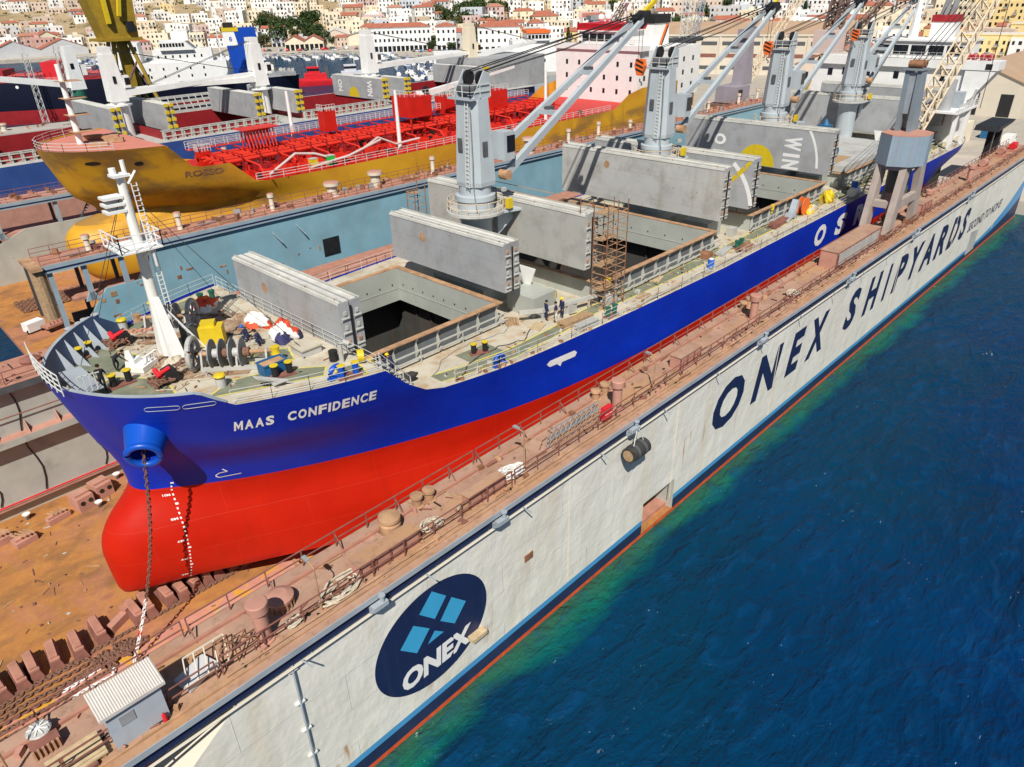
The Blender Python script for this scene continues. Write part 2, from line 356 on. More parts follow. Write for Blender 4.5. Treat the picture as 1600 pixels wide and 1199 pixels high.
# dock inner wall (grey)
t = NT('dock_inner')
c = t.mix(t.ramp(t.noise(.3, 6), .3, .7), (.37, .37, .33), (.47, .47, .42)); c = t.mix(t.math('MULTIPLY', t.ramp(t.noise(.8, 5, (1, 1, .12)), .55, .75), .35), c, (.3, .25, .16))
c = t.mix(t.math('MULTIPLY', t.ramp(t.noise(.35, 7, loc=(8, 3, 3)), .60, .72), .45), c, (.14, .14, .13)); t.bump(t.noise(.6, 3), .35, .1); t.fin(c, .6)
# tanker hull: yellow ochre primer, grey-brown blotches
t = NT('tanker_ochre')
c = t.mix(t.ramp(t.noise(.16, 7, (.7, 1, 1), dist=.5), .38, .62), (.64, .34, .02), (.54, .25, .02)); c = t.mix(t.math('MULTIPLY', t.ramp(t.noise(.12, 5, (.6, 1, 1.4), loc=(6, 2, 3)), .52, .60), .7), c, (.20, .12, .05))
c = t.mix(t.math('MULTIPLY', t.ramp(t.noise(.5, 6, (1, 1, .1), loc=(2, 0, 0)), .56, .7), .45), c, (.26, .085, .018)); t.bump(t.noise(.7, 3), .2, .08); t.fin(c, .55, 0, .35)
t = NT('tanker_bulb')
c = t.mix(t.ramp(t.noise(.3, 6), .4, .6), (.60, .32, .02), (.52, .26, .02)); t.fin(c, .5)
# water
t = NT('water')
xyz = t.sep()
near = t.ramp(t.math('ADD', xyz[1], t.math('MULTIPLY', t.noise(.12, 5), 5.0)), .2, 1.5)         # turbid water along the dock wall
mid = t.ramp(t.math('ADD', xyz[1], t.math('MULTIPLY', t.noise(.05, 4), 36.0)), -14.0, 14.0)
c = t.mix(t.ramp(t.noise(.06, 4), .35, .65), (.0006, .018, .080), (.0010, .028, .118))
c = t.mix(t.math('MULTIPLY', mid, .8), c, (.0015, .035, .070))
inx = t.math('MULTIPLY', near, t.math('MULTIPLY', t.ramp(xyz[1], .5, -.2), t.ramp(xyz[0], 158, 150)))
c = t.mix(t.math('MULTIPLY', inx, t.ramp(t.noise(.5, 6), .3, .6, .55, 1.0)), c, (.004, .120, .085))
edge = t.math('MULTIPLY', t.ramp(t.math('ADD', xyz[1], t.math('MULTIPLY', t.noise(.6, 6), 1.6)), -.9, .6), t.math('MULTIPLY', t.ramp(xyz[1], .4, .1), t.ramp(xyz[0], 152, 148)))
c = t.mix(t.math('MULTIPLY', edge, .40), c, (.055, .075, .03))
c = t.mix(t.math('MULTIPLY', t.ramp(t.noise(.75, 5, (.6, 1.4, 1), (0, 0, radians(-38)), dist=.6), .52, .70), .45), c, (.003, .055, .165))
foam = t.math('MULTIPLY', t.ramp(t.noise(.16, 3, (.7, 1.3, 1), loc=(4, 9, 0)), .66, .74), t.ramp(t.noise(2.6, 6, (.6, 1.2, 1)), .60, .66))
c = t.mix(t.math('MULTIPLY', foam, .8), c, (.6, .68, .72)); glint = t.math('MULTIPLY', t.ramp(t.noise(.11, 4, (1, 1.6, 1), loc=(2, 5, 0)), .50, .62), t.ramp(t.noise(4.5, 3, (.5, 1.5, 1), (0, 0, radians(-30))), .735, .75)); c = t.mix(t.math('MULTIPLY', glint, .7), c, (.55, .65, .75))  # after the foam: white sun glints painted into the water colour as specks
h1 = t.noise(.13, 4, (.5, 1.6, 1), (0, 0, radians(-28)), dist=.4); h2 = t.noise(.75, 5, (.6, 1.4, 1), (0, 0, radians(-38)), dist=.6); h3 = t.noise(2.8, 4, (.7, 1.3, 1), (0, 0, radians(-20)))
h = t.math('ADD', t.math('MULTIPLY', h1, 2.2), t.math('ADD', t.math('MULTIPLY', h2, .75), t.math('MULTIPLY', h3, .17)))
t.bump(h, .8, .9); t.fin(c, .24, 0, .12); t.b.inputs['IOR'].default_value = 1.33
# hillside
t = NT('hill')
xyz = t.sep()
c = t.mix(t.ramp(t.noise(.02, 7), .35, .65), (.34, .245, .14), (.44, .34, .21)); c = t.mix(t.ramp(t.noise(.05, 8, rough=.7, loc=(3, 1, 0)), .52, .66), c, (.13, .13, .06))
c = t.mix(t.ramp(t.noise(.3, 6, loc=(3, 4, 0)), .55, .7), c, (.28, .22, .13)); c = t.mix(t.ramp(xyz[2], 4.0, 2.6), c, (.42, .38, .32)); t.bump(t.noise(.2, 6), .6, 2.0); t.fin(c, .95, 0, .1)
t = NT('leaf'); c = t.mix(t.ramp(t.noise(.35, 4), .35, .65), (.022, .045, .014), (.07, .105, .035)); t.fin(c, .8, 0, .15)
t = NT('leaf_dry'); c = t.mix(t.ramp(t.noise(.35, 4), .35, .65), (.06, .07, .025), (.13, .13, .055)); t.fin(c, .85, 0, .1)
paint('bark', (.12, .085, .055), .9, .25, 2)
# ---------------------------------------------------------------- setting: water, land
def polar(r, az): return (r * cos(radians(az)), -22.83 + r * sin(radians(az)))
def tab(x, T):
    return float(np.interp(x, [a for a, b in T], [b for a, b in T]))
R0 = [(-30, 190), (18, 190), (24, 205), (30, 225), (35, 300), (40, 430), (45, 470), (50, 495), (55, 545), (60, 555), (66, 590), (72, 620), (80, 640), (110, 650)]
R1 = [(-30, 380), (10, 410), (22, 410), (30, 420), (38, 480), (45, 510), (55, 585), (62, 600), (70, 640), (80, 690), (110, 720)]
SL = [(-30, .06), (12, .066), (30, .078), (45, .125), (52, .12), (60, .135), (70, .12), (110, .13)]
def ground(r, az):
    d = max(0.0, r - tab(az, R1)); return 2.4 + tab(az, SL) * d * (1 + .06 * sin(az * .5 + r * .02)) + (3.0 * (sin(az * .7) * cos(r * .013)) * min(1, d / 120))
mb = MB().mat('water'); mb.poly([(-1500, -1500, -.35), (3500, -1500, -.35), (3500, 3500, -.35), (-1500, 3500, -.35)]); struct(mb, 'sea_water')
mb = MB().mat('hill'); P = []
for az in np.arange(-30, 111, 1.5):
    r0 = tab(az, R0); row = [(*polar(r0, az), -3.0), (*polar(r0, az), 2.0)]
    for k in range(34):
        r = r0 + .5 + (2600 - r0) * (k / 33) ** 2.2; row.append((*polar(r, az), ground(r, az)))
    P.append(row)
mb.grid(P); o = struct(mb, 'hillside', smooth=40)
# ---------------------------------------------------------------- town houses
def house_mesh(rnd, wd, dp, st, col, roof):
    mb = MB(); h = 3.1 * st; W = 'h_' + col
    mb.box(-wd / 2, wd / 2, -dp / 2, dp / 2, -6, h, W)
    if roof == 'flat':
        for a, b, c, d in ((-wd / 2, wd / 2, -dp / 2, -dp / 2 + .25), (-wd / 2, wd / 2, dp / 2 - .25, dp / 2), (-wd / 2, -wd / 2 + .25, -dp / 2 + .25, dp / 2 - .25), (wd / 2 - .25, wd / 2, -dp / 2 + .25, dp / 2 - .25)):
            mb.box(a, b, c, d, h + .004, h + .7, W)
        mb.box(-wd / 2 + .26, wd / 2 - .26, -dp / 2 + .26, dp / 2 - .26, h + .004, h + .12, 'roof_pale')
        if rnd.random() < .6: s = rnd.uniform(2, 3.4); x = rnd.uniform(-wd / 2 + s, wd / 2 - s); mb.box(x - s / 2, x + s / 2, 0, min(s, dp / 2 - .4), h + .13, h + 2.6, W)
    else:
        T = 'tile_red' if roof == 'red hipped' or roof == 'red gabled' else 'tile_orange'; e = .35; rh = dp * .22
        a = [(-wd / 2 - e, -dp / 2 - e, h + .01), (wd / 2 + e, -dp / 2 - e, h + .01), (wd / 2 + e, dp / 2 + e, h + .01), (-wd / 2 - e, dp / 2 + e, h + .01)]
        k = 0.0 if 'gabled' in roof else min(dp, wd) * .4
        r1 = (-wd / 2 - e + k, 0, h + rh); r2 = (wd / 2 + e - k, 0, h + rh)
        mb.add(a + [r1, r2], [(0, 1, 5, 4), (2, 3, 4, 5), (3, 2, 1, 0)], T); mb.add(a + [r1, r2], [(1, 2, 5), (3, 0, 4)], W if k == 0 else T)
    n = max(2, int(wd / 2.6))
    for s in range(st):
        for i in range(n):
            if rnd.random() < .14: continue
            x = (i + .5) / n * wd - wd / 2; ww = rnd.choice((.5, .5, .65)); zz = 3.1 * s + (0.1 if s == 0 and rnd.random() < .4 else .95)
            mb.box(x - ww, x + ww, -dp / 2 - .05, -dp / 2 + .02, zz, 3.1 * s + 2.45, 'glass_dark' if rnd.random() < .8 else 'wood')
            if s and rnd.random() < .22: mb.box(x - 1.1, x + 1.1, -dp / 2 - 1.1, -dp / 2 - .06, 3.1 * s - .05, 3.1 * s + .1, W); mb.box(x - 1.1, x + 1.1, -dp / 2 - 1.1, -dp / 2 - 1.04, 3.1 * s + .11, 3.1 * s + .95, 'grey_mid')
        m = max(1, int(dp / 3.2))
        for i in range(m):
            y = (i + .5) / m * dp - dp / 2
            for sg in (-1, 1):
                if rnd.random() < .65: x = sg * wd / 2; mb.box(min(x, x + sg * .05), max(x, x + sg * .05), y - .5, y + .5, 3.1 * s + .95, 3.1 * s + 2.3, 'glass_dark')
    return mb
SECT = [(74, 'above red sheds at far left'), (70, 'left of the ochre crane'), (66, 'behind the ochre crane'), (62, 'behind the blue funnel'), (58, 'above the open water'),
        (54.5, 'above the market hall'), (51, 'left behind long waterfront block'), (48, 'right behind long waterfront block'), (45, 'above the big waterfront tree'), (42, 'behind the cream ship crane'),
        (39, 'left of the tanker bridge'), (36, 'behind the tanker bridge'), (33, 'behind the white tanker funnel'), (30, 'behind the steel lattice mast'), (27, 'above the beige factory'), (24, 'behind the grey tower crane'),
        (21, 'behind third ship crane'), (18.5, 'behind fourth ship crane'), (16, 'behind the white bridge'), (14, 'behind the red funnel band'), (12, 'above the yellow building'), (-99, 'at the far right')]
ROWN = ['lowest street', 'second street', 'third street', 'fourth street', 'fifth street', 'sixth street', 'seventh street', 'eighth street', 'ninth street', 'tenth street', 'topmost street']
rnd = random.Random(11); seen = {}
cinv = cam.matrix_world.inverted()
def inframe(p, m=25):
    v = cinv @ Vector(p)
    if v.z > -1: return False
    x = 800 + 1116 * v.x / -v.z; y = 599.5 - 1116 * v.y / -v.z
    return -m < x < 1600 + m and -m < y < 1199
cand = []
for row in range(17):
    az = 8.0
    while az < 79:
        r1 = tab(az, R1); r = r1 + 8 + row * (19 if az > 35 else 27) + rnd.uniform(-6, 6)
        wd = rnd.uniform(10, 19) if az > 35 else rnd.uniform(11, 19)
        p = .97 if az < 56 else (.85 if row < 2 else .6) if az < 62 else (.65 if row < 5 else .3)
        if rnd.random() < p: cand.append((r, az, wd, row))
        az += math.degrees((wd + rnd.uniform(.5, 5)) / r)
cand = [c for c in cand if inframe((*polar(c[0], c[1]), ground(c[0], c[1]) + 4), 10)]
cand.sort(key=lambda c: c[0]); far = cand[298:]; cand = cand[:298]
for r, az, wd, row in cand:
    if az < 18: cw = ['yellow'] * 4 + ['cream'] * 3 + ['white'] * 3 + ['peach', 'grey', 'ochre']
    elif az < 33: cw = ['white'] * 6 + ['cream'] * 4 + ['yellow', 'peach', 'grey', 'pale blue', 'pink']
    elif az < 56: cw = ['white'] * 4 + ['white'] * 4 + ['cream'] * 5 + ['yellow', 'peach'] + ['grey', 'pale blue', 'pink', 'ochre']
    else: cw = ['white'] * 8 + ['cream'] * 4 + ['salmon', 'pink', 'grey']
    col = rnd.choice(cw); st = rnd.choice((1, 2, 2, 3, 3, 4)); roof = rnd.choice(['flat'] * 9 + ['red hipped', 'red gabled', 'orange hipped'])
    o = house_mesh(rnd, wd, rnd.uniform(7, 11), st, col, roof).build('house')
    x, y = polar(r, az); o.location = (x, y, ground(r, az) - .3); o.rotation_euler = (0, 0, radians(az - 90) + rnd.uniform(-.35, .35))
    sec = next(s for a, s in SECT if az >= a)
    size = 'broad' if wd > 14 else ('narrow' if wd < 10.5 else 'mid-sized')
    key = (size, col, st, roof, sec, row)
    lab = '%s %s %s house, %s roof, %s, %s' % (size, col, ('single-storey', 'two-storey', 'three-storey', 'four-storey')[st - 1], roof, ROWN[min(row, 10)], sec)
    if len(lab.split()) > 16: lab = lab.replace(size + ' ', '', 1)
    tag(o, lab, 'house', 'houses of the hillside town')
fm = MB()                                               # the rest of the town, past the nearest 298 houses
for r, az, wd, row in far:
    col = rnd.choice(['white'] * 6 + ['cream'] * 4 + ['yellow', 'peach', 'grey', 'pink'] if az > 18 else ['yellow'] * 3 + ['cream'] * 3 + ['white'] * 4)
    q = house_mesh(rnd, wd, rnd.uniform(7, 11), rnd.choice((1, 2, 2, 3, 3)), col, rnd.choice(['flat'] * 10 + ['red hipped', 'orange hipped'])); x, y = polar(r, az); a = radians(az - 90) + rnd.uniform(-.35, .35); z = ground(r, az) - .3; o_ = len(fm.v)
    fm.v += [(x + p[0] * cos(a) - p[1] * sin(a), y + p[0] * sin(a) + p[1] * cos(a), z + p[2]) for p in q.v]; fm.f += [tuple(i + o_ for i in f) for f in q.f]; fm.m += q.m
tag(fm.build('distant_houses'), 'far upper rows of pale houses on the hillside above the town', 'houses', None, 'stuff')
# ---------------------------------------------------------------- trees
def tree_root(seed, h, rad, dry=False, cyp=False):
    rn = random.Random(seed); t = bpy.data.objects.new('tree', None); COL.objects.link(t); WOFF[t.name] = (0, 0, 0)
    tr = MB().mat('bark'); tr.cone((0, 0, -1), (0, 0, h * .45), .035 * h, .02 * h, 7)
    for k in range(5):
        a = rn.uniform(0, 6.28); tr.cone((0, 0, h * .35), (rad * .6 * cos(a), rad * .6 * sin(a), h * rn.uniform(.5, .75)), .016 * h, .006 * h, 5)
    cr = MB().mat('leaf_dry' if dry else 'leaf')
    cl = []
    for k in range(16 if not cyp else 12):
        if cyp: z = h * (.12 + .85 * k / 12); q = rad * (1 - (k / 12) ** 1.6) * .5; cl.append((rn.uniform(-q, q) * .4, rn.uniform(-q, q) * .4, z, rad * (1 - (k / 12.5) ** 2) * .75))
        else:
            a = rn.uniform(0, 6.28); q = rad * sqrt(rn.random()) * .8; z = h * rn.uniform(.42, .85); cl.append((q * cos(a), q * sin(a), z, rad * rn.uniform(.28, .5)))
    for cx, cy, cz, cr_ in cl:
        for k in range(46):
            d = Vector((rn.gauss(0, 1), rn.gauss(0, 1), rn.gauss(0, .8))); d.normalize(); d *= cr_ * rn.uniform(.65, 1.08)
            p = Vector((cx, cy, cz)) + d; s = rn.uniform(.09, .17) * (h / 5) ** .5 * 1.4
            a = Vector((rn.uniform(-1, 1), rn.uniform(-1, 1), rn.uniform(-1, 1))).normalized(); b = a.cross(Vector((rn.uniform(-1, 1), rn.uniform(-1, 1), rn.uniform(-1, 1)))).normalized()
            cr.add([p + a * s * 2, p + b * s * 1.6, p - a * s * 1.7, p - b * s * 1.5], [(0, 1, 2, 3)])
    tr.build('trunk', t); cr.build('crown', t)
    return t
protos = [tree_root(1, 8, 4.2), tree_root(2, 7, 4.0), tree_root(3, 6, 3.8, True), tree_root(4, 11, 1.6, False, True)]
used = [0] * 4
def place_tree(k, r, az, sc, label, group='trees of the town'):
    x, y = polar(r, az); loc = (x, y, ground(r, az) - .2)
    if not used[k]: o = protos[k]; o.location = loc; o.scale = (sc,) * 3; o['label'] = label; o['group'] = group; used[k] = 1
    else: o = dup(protos[k], loc, rnd.uniform(0, 6), label, group, sc)
    o['category'] = 'tree'; return o
SZ = lambda s: 'small' if s < .9 else ('large' if s > 1.35 else 'medium')
place_tree(0, 512, 46.1, 1.9, 'large dense green tree between the two white waterfront blocks'); place_tree(1, 488, 42.2, 1.15, 'round green tree in front of the right waterfront block')
place_tree(0, 515, 49.7, .8, 'small dark tree before the long waterfront block'); place_tree(1, 510, 48.2, .75, 'small tree near the right end of the long waterfront block')
TS = [(57.5 + 4.2 * rnd.random(), 600 + 75 * rnd.random(), rnd.uniform(1.2, 2.0), 'on the wooded knoll above the market hall', 'scrub trees on the knoll') for k in range(24)] + \
     [(44.5 + 5 * rnd.random(), 560 + 110 * rnd.random(), rnd.uniform(1.2, 2.0), 'in the park above the waterfront block', 'park trees above the waterfront') for k in range(20)] + \
     [(29 + 7 * rnd.random(), 560 + 90 * rnd.random(), rnd.uniform(.8, 1.4), 'behind the tanker funnel', 'trees behind the tanker funnel') for k in range(10)] + \
     [(9.5 + 50 * rnd.random(), 470 + 220 * rnd.random(), rnd.uniform(.8, 1.5), 'among the town houses', 'trees among the town houses') for k in range(44)] + \
     [(55.5 + 7 * rnd.random(), 570 + 10 * rnd.random(), rnd.uniform(.6, .8), 'along the harbour road', 'trees along the harbour road') for k in range(8)]
for i, (az, r, s, where, grp) in enumerate(TS):
    k = rnd.choice((0, 1, 2, 3) if 'among' in where else (0, 1, 2))
    sec = next(q for a, q in SECT if az >= a)
    kind = ('dense green', 'round green', 'dry olive-green', 'slim cypress')[k]
    place_tree(k, max(r, tab(az, R1) + 3), az, s, '%s %s tree %s' % (SZ(s), kind, where if 'among' not in where else 'among houses ' + sec), grp)
# scrub on the bare slopes: nobody could count it
sb = MB().mat('leaf_dry'); rn = random.Random(5)
for k in range(620):
    az = rn.uniform(56, 82); r = tab(az, R1) + rn.uniform(20, 500); x, y = polar(r, az); z = ground(r, az); q = rn.uniform(1.2, 4.2)
    for j in range(16):
        d = Vector((rn.gauss(0, q * .5), rn.gauss(0, q * .5), abs(rn.gauss(0, q * .35)))); s = rn.uniform(.4, .9)
        a = Vector((rn.uniform(-1, 1), rn.uniform(-1, 1), rn.uniform(-1, 1))).normalized(); b = a.cross(Vector((rn.uniform(-1, 1), rn.uniform(-1, 1), .3))).normalized(); p = Vector((x, y, z)) + d
        sb.add([p + a * s, p + b * s, p - a * s, p - b * s], [(0, 1, 2, 3)])
o = sb.build('hill_scrub'); tag(o, 'low dry scrub scattered over the bare brown hillside', 'scrub', None, 'stuff')
# ---------------------------------------------------------------- named buildings
def block(name, label, cat, loc, rz, wd, dp, floors, wall, roofm, wn, fh=4.2, hip=True, ground_arch=True):
    t = thing(name, label, cat, loc, None, rz); WOFF[t.name] = (0, 0, 0); h = fh * floors
    m = MB(); m.box(-wd / 2, wd / 2, 0, dp, -4, h, wall); m.box(-wd / 2 - .25, wd / 2 + .25, -.25, dp + .25, h + .003, h + .45, wall); m.build('wall', t)
    m = MB(); e = .5
    if hip:
        a = [(-wd / 2 - e, -e, h + .46), (wd / 2 + e, -e, h + .46), (wd / 2 + e, dp + e, h + .46), (-wd / 2 - e, dp + e, h + .46)]; k = dp * .45
        m.add(a + [(-wd / 2 + k, dp / 2, h + dp * .22), (wd / 2 - k, dp / 2, h + dp * .22)], [(0, 1, 5, 4), (2, 3, 4, 5), (3, 0, 4), (1, 2, 5), (3, 2, 1, 0)], roofm)
    else: m.box(-wd / 2 + .3, wd / 2 - .3, .3, dp - .3, h + .46, h + .6, roofm)
    m.build('roof', t)
    for f in range(floors):
        for i in range(wn):
            x = (i + .5) / wn * wd - wd / 2; m = MB(); big = f == 0 and ground_arch
            a, b = (1.1, 3.3) if big else (.6, 1.8); z = f * fh + (.1 if big else 1.3)
            m.box(x - a, x + a, -.08, .05, z, z + b, 'glass_dark'); m.build('doorway' if big else 'window', t)
    return t
def face(az): return radians(az - 90)
x, y = polar(520, 51.9); block('waterfront_block', 'long white three-storey waterfront block with red hipped roof and rows of dark windows', 'building', (x, y, 2.2), face(51.5), 40, 13, 3, 'h_white', 'tile_red', 14, 4.6)
x, y = polar(512, 48.6); block('waterfront_block', 'narrow white waterfront house with red roof right of the long block', 'building', (x, y, 2.2), face(48.6), 13, 12, 3, 'h_white', 'tile_red', 4, 4.6)
x, y = polar(487, 44.8); block('waterfront_block', 'square white three-storey waterfront block with red roof behind the cream crane', 'building', (x, y, 2.2), face(44.8), 26, 16, 3, 'h_white', 'tile_red', 7, 4.6)
x, y = polar(494, 42.2); block('waterfront_block', 'pale flat-roofed waterfront building right of the round tree', 'building', (x, y, 2.2), face(42.2), 14, 12, 3, 'h_grey', 'roof_pale', 4, 4.2, False)
x, y = polar(640, 53.2); block('long_building', 'very long low cream building with a row of windows on the slope', 'building', (x, y, ground(640, 53.2) - 1), face(54), 72, 10, 2, 'h_cream', 'roof_pale', 22, 3.6, False, False)
x, y = polar(420, 12.6); block('yellow_building', 'big plain yellow two-storey building behind the white ship bridge', 'building', (x, y, 2.4), face(12.6), 34, 15, 2, 'h_yellow', 'roof_pale', 5, 5.5, False, False)
x, y = polar(445, 10.4); block('yellow_building', 'flat yellow building with a paler upper floor at the right edge', 'building', (x, y, 3.5), face(10), 22, 14, 3, 'h_yellow', 'roof_pale', 4, 4.4, False, False)
x, y = polar(600, 60.3); block('quay_house', 'narrow pale blue three-storey quay house left of the market hall', 'building', (x, y, 2.2), face(60), 10, 9, 3, 'h_pale blue', 'roof_pale', 3, 3.6, False)
def hall(name, label, loc, rz, wd, ln, h, roofm, wallm, bays=1, rise=.24, opens=0):
    t = thing(name, label, 'warehouse' if name == 'warehouse' else 'hall', loc, None, rz); WOFF[t.name] = (0, 0, 0); b = wd / bays
    w_ = MB(); r_ = MB(); w_.box(-wd / 2, wd / 2, 0, ln, -4, h, wallm)
    for i in range(bays):
        x0 = -wd / 2 + i * b; x1 = x0 + b; xm = (x0 + x1) / 2; rh = b * rise
        w_.prism([(x0, 0, h + .01), (x1, 0, h + .01), (xm, 0, h + rh)], (0, .4, 0), wallm); w_.prism([(x0, ln - .4, h + .01), (x1, ln - .4, h + .01), (xm, ln - .4, h + rh)], (0, .4, 0), wallm)
        r_.prism([(x0 - .25, -.4, h + .02), (xm, -.4, h + rh + .1), (xm, -.4, h + rh + .35), (x0 - .25, -.4, h + .25)], (0, ln + .8, 0), roofm)
        r_.prism([(x1 + .25, -.4, h + .26), (xm, -.4, h + rh + .36), (xm, -.4, h + rh + .11), (x1 + .25, -.4, h + .02)], (0, ln + .8, 0), roofm)
    w_.build('wall', t); r_.build('roof', t)
    for i in range(opens):
        x = (i + .5) / opens * wd - wd / 2; m = MB(); q = min(1.6, wd / opens * .36); m.box(x - q, x + q, -.07, .05, .1, h * .72, 'glass_dark'); m.build('doorway', t)
    return t
x, y = polar(565, 58.6); hall('market_hall', 'cream market hall with two red-roofed gables facing the harbour', (x, y, 2.2), face(56), 26, 30, 5.5, 'tile_red', 'h_cream', 2, .26, 8)
x, y = polar(590, 56.4); hall('warehouse', 'grey-roofed shed behind the red gabled market hall', (x, y, 2.2), face(55), 22, 45, 7, 'roof_pale', 'warehouse_wall', 1, .2)
x, y = polar(585, 53.6); hall('warehouse', 'long shed with pale roof behind the small white quay house', (x, y, 2.2), face(52), 44, 22, 6.5, 'grey_mid', 'h_cream', 1, .12)
x, y = polar(690, 74.2); hall('warehouse', 'cream gabled shed with red roof and small square windows at the far left', (x, y, 2.4), face(80), 24, 26, 8, 'tile_red', 'h_cream', 1, .24, 6)
x, y = polar(640, 74.8); hall('warehouse', 'long low red-roofed shed on the far left shore', (x, y, 2.2), face(82), 60, 14, 4.5, 'tile_red', 'h_grey', 2, .2)
x, y = polar(720, 77.5); hall('warehouse', 'white shed with red roof above the far left shore', (x, y, 4), face(84), 24, 16, 5.5, 'tile_red', 'h_white', 1, .2, 3)
x, y = polar(650, 70.6); hall('warehouse', 'pale pink shed with red roof beside the cranes at far left', (x, y, 2.2), face(76), 22, 18, 7, 'tile_red', 'h_cream', 1, .2, 4)
hall('warehouse', 'large shed with tan corrugated roof at the right edge', (246, 33, 2.2), radians(-90), 25, 60, 8.5, 'warehouse_roof', 'warehouse_wall', 1, .2, 3)
x, y = polar(345, 27.2); f = thing('factory', 'long beige factory of three storeys with banded windows and a brown roof', 'factory', (x, y, 2.2), None, face(20)); WOFF[f.name] = (0, 0, 0)
m = MB(); m.box(-38, 42, 0, 30, -4, 15, 'warehouse_wall'); m.box(-38.4, 42.4, -.4, 30.4, 15.01, 15.8, 'warehouse_wall'); m.build('wall', f)
m = MB(); m.add([(-38, 0, 15.85), (42, 0, 15.85), (42, 30, 15.85), (-38, 30, 15.85), (-38, 15, 20), (42, 15, 20)], [(0, 1, 5, 4), (2, 3, 4, 5), (1, 2, 5), (3, 0, 4)], 'warehouse_roof'); m.build('roof', f)
for k in range(3):
    for i in range(9):
        m = MB(); x0 = -37 + i * 8.8; m.box(x0, x0 + 6.6, -.1, .05, 2.2 + 4.7 * k, 3.6 + 4.7 * k, 'grey_dark' if k != 1 else 'red_oxide_dark'); m.build('window', f)
for i in range(10): m = MB(); m.box(-38 + i * 8.8 - .3, -38 + i * 8.8 + .3, -.35, -.01, 0, 14.9, 'warehouse_wall'); m.build('pilaster', f)
x, y = polar(300, 21.2); hall('warehouse', 'beige shed with orange tiled roof behind the yellow crane legs', (x, y, 2.2), face(8), 30, 34, 8, 'tile_orange', 'h_peach', 1, .2, 4)
x, y = polar(390, 21.4); block('quay_house', 'long white two-storey building with bright red roof behind the third crane', 'building', (x, y, 2.4), face(24), 30, 14, 2, 'h_white', 'tile_red', 8, 4.0, True, False)
x, y = polar(395, 44.0); hall('warehouse', 'low shed with rusty brown roof on the pier by the cream crane', (x, y, -2), face(46), 26, 12, 6.5, 'rust_brown', 'h_peach', 1, .12)
# ---------------------------------------------------------------- marina
def boat_mesh(k):
    m = MB(); L = (8, 10, 12, 14)[k]; B = L * .3; n = 8; P = []
    for i in range(n + 1):
        t = i / n; x = -L / 2 + L * t; b = B / 2 * (1 - max(0, (t - .45) / .55) ** 2.2); s = .9 + .5 * t * t
        P.append([(x, -b * .98, s), (x, -b, s - .15), (x, -b * .75, -.4), (x, b * .75, -.4), (x, b, s - .15), (x, b * .98, s)])
    m.grid(P, 'white_paint'); m.poly(list(reversed([p[0] for p in P])) + [p[5] for p in P], 'white_paint'); m.poly([P[0][j] for j in (0, 1, 2, 3, 4, 5)], 'white_paint')
    m.box(-L * .2, L * .22, -B * .3, B * .3, 1.0, 2.0, 'white_paint'); m.box(-L * .19, L * .225, -B * .31, B * .31, 1.45, 1.8, 'glass_dark')
    if k in (1, 3): m.cyl((L * .05, 0, 1), (L * .05, 0, L * 1.05), .06, 5, 'rail_white'); m.cyl((L * .05, 0, 2.4), (-L * .38, 0, 2.4), .13, 5, 'navy')
    else: m.box(-L * .3, L * .1, -B * .32, B * .32, 2.5, 2.6, ('blue_bright', 'white_paint', 'navy', 'white_paint')[k])
    return m
bp = [None] * 4; BK = ('small motor boat with blue awning', 'white sailing yacht with a bare mast', 'white cabin cruiser with navy awning', 'long white sailing yacht with furled sail')
bi = 0
for row in range(15):
    az = 42.6 + (row % 2) * .2
    while az < 73:
        r0 = tab(az, R0); r = r0 - 8 - row * 9.5 + rnd.uniform(-2, 2)
        lim = 14 if az < 52.5 else (4 if az < 60 else (3 if az < 66 else 9))
        if row < lim and rnd.random() < .82 and (row > 0 or az > 52):
            k = rnd.choice((0, 0, 0, 2, 2, 2, 1)); x, y = polar(r, az); rz = radians(az) + rnd.uniform(-.25, .25) + (pi if rnd.random() < .5 else 0)
            if bp[k] is None: o = boat_mesh(k).build('boat'); bp[k] = o
            else: o = bp[k].copy(); COL.objects.link(o)
            o.location = (x, y, -.3); o.rotation_euler = (0, 0, rz); o.scale = (rnd.uniform(.85, 1.1),) * 3
            sec = 'at the far left' if az > 66 else ('by the market hall' if az > 55 else ('by long waterfront block' if az > 48 else 'by square waterfront block'))
            tag(o, '%s, %s row out, %s' % (BK[k], ('first', 'second', 'third', 'fourth', 'fifth', 'sixth', 'seventh', 'eighth', 'ninth', 'tenth', 'eleventh', 'twelfth', 'thirteenth', 'fourteenth', 'fifteenth')[row], sec), 'boat', 'boats moored in the marina'); bi += 1
            if len(o['label'].split()) > 16: o['label'] = '%s, mooring row %d out, %s' % (BK[k], row + 1, sec)
        az += math.degrees(rnd.uniform(5.5, 8.5) / r)
        if bi >= 295: break
cp = None; CN = [('white', 'white_paint'), ('dark', 'grey_dark'), ('red', 'signal_red'), ('silver', 'grey_mid'), ('blue', 'blue_skip')]; cars = {}
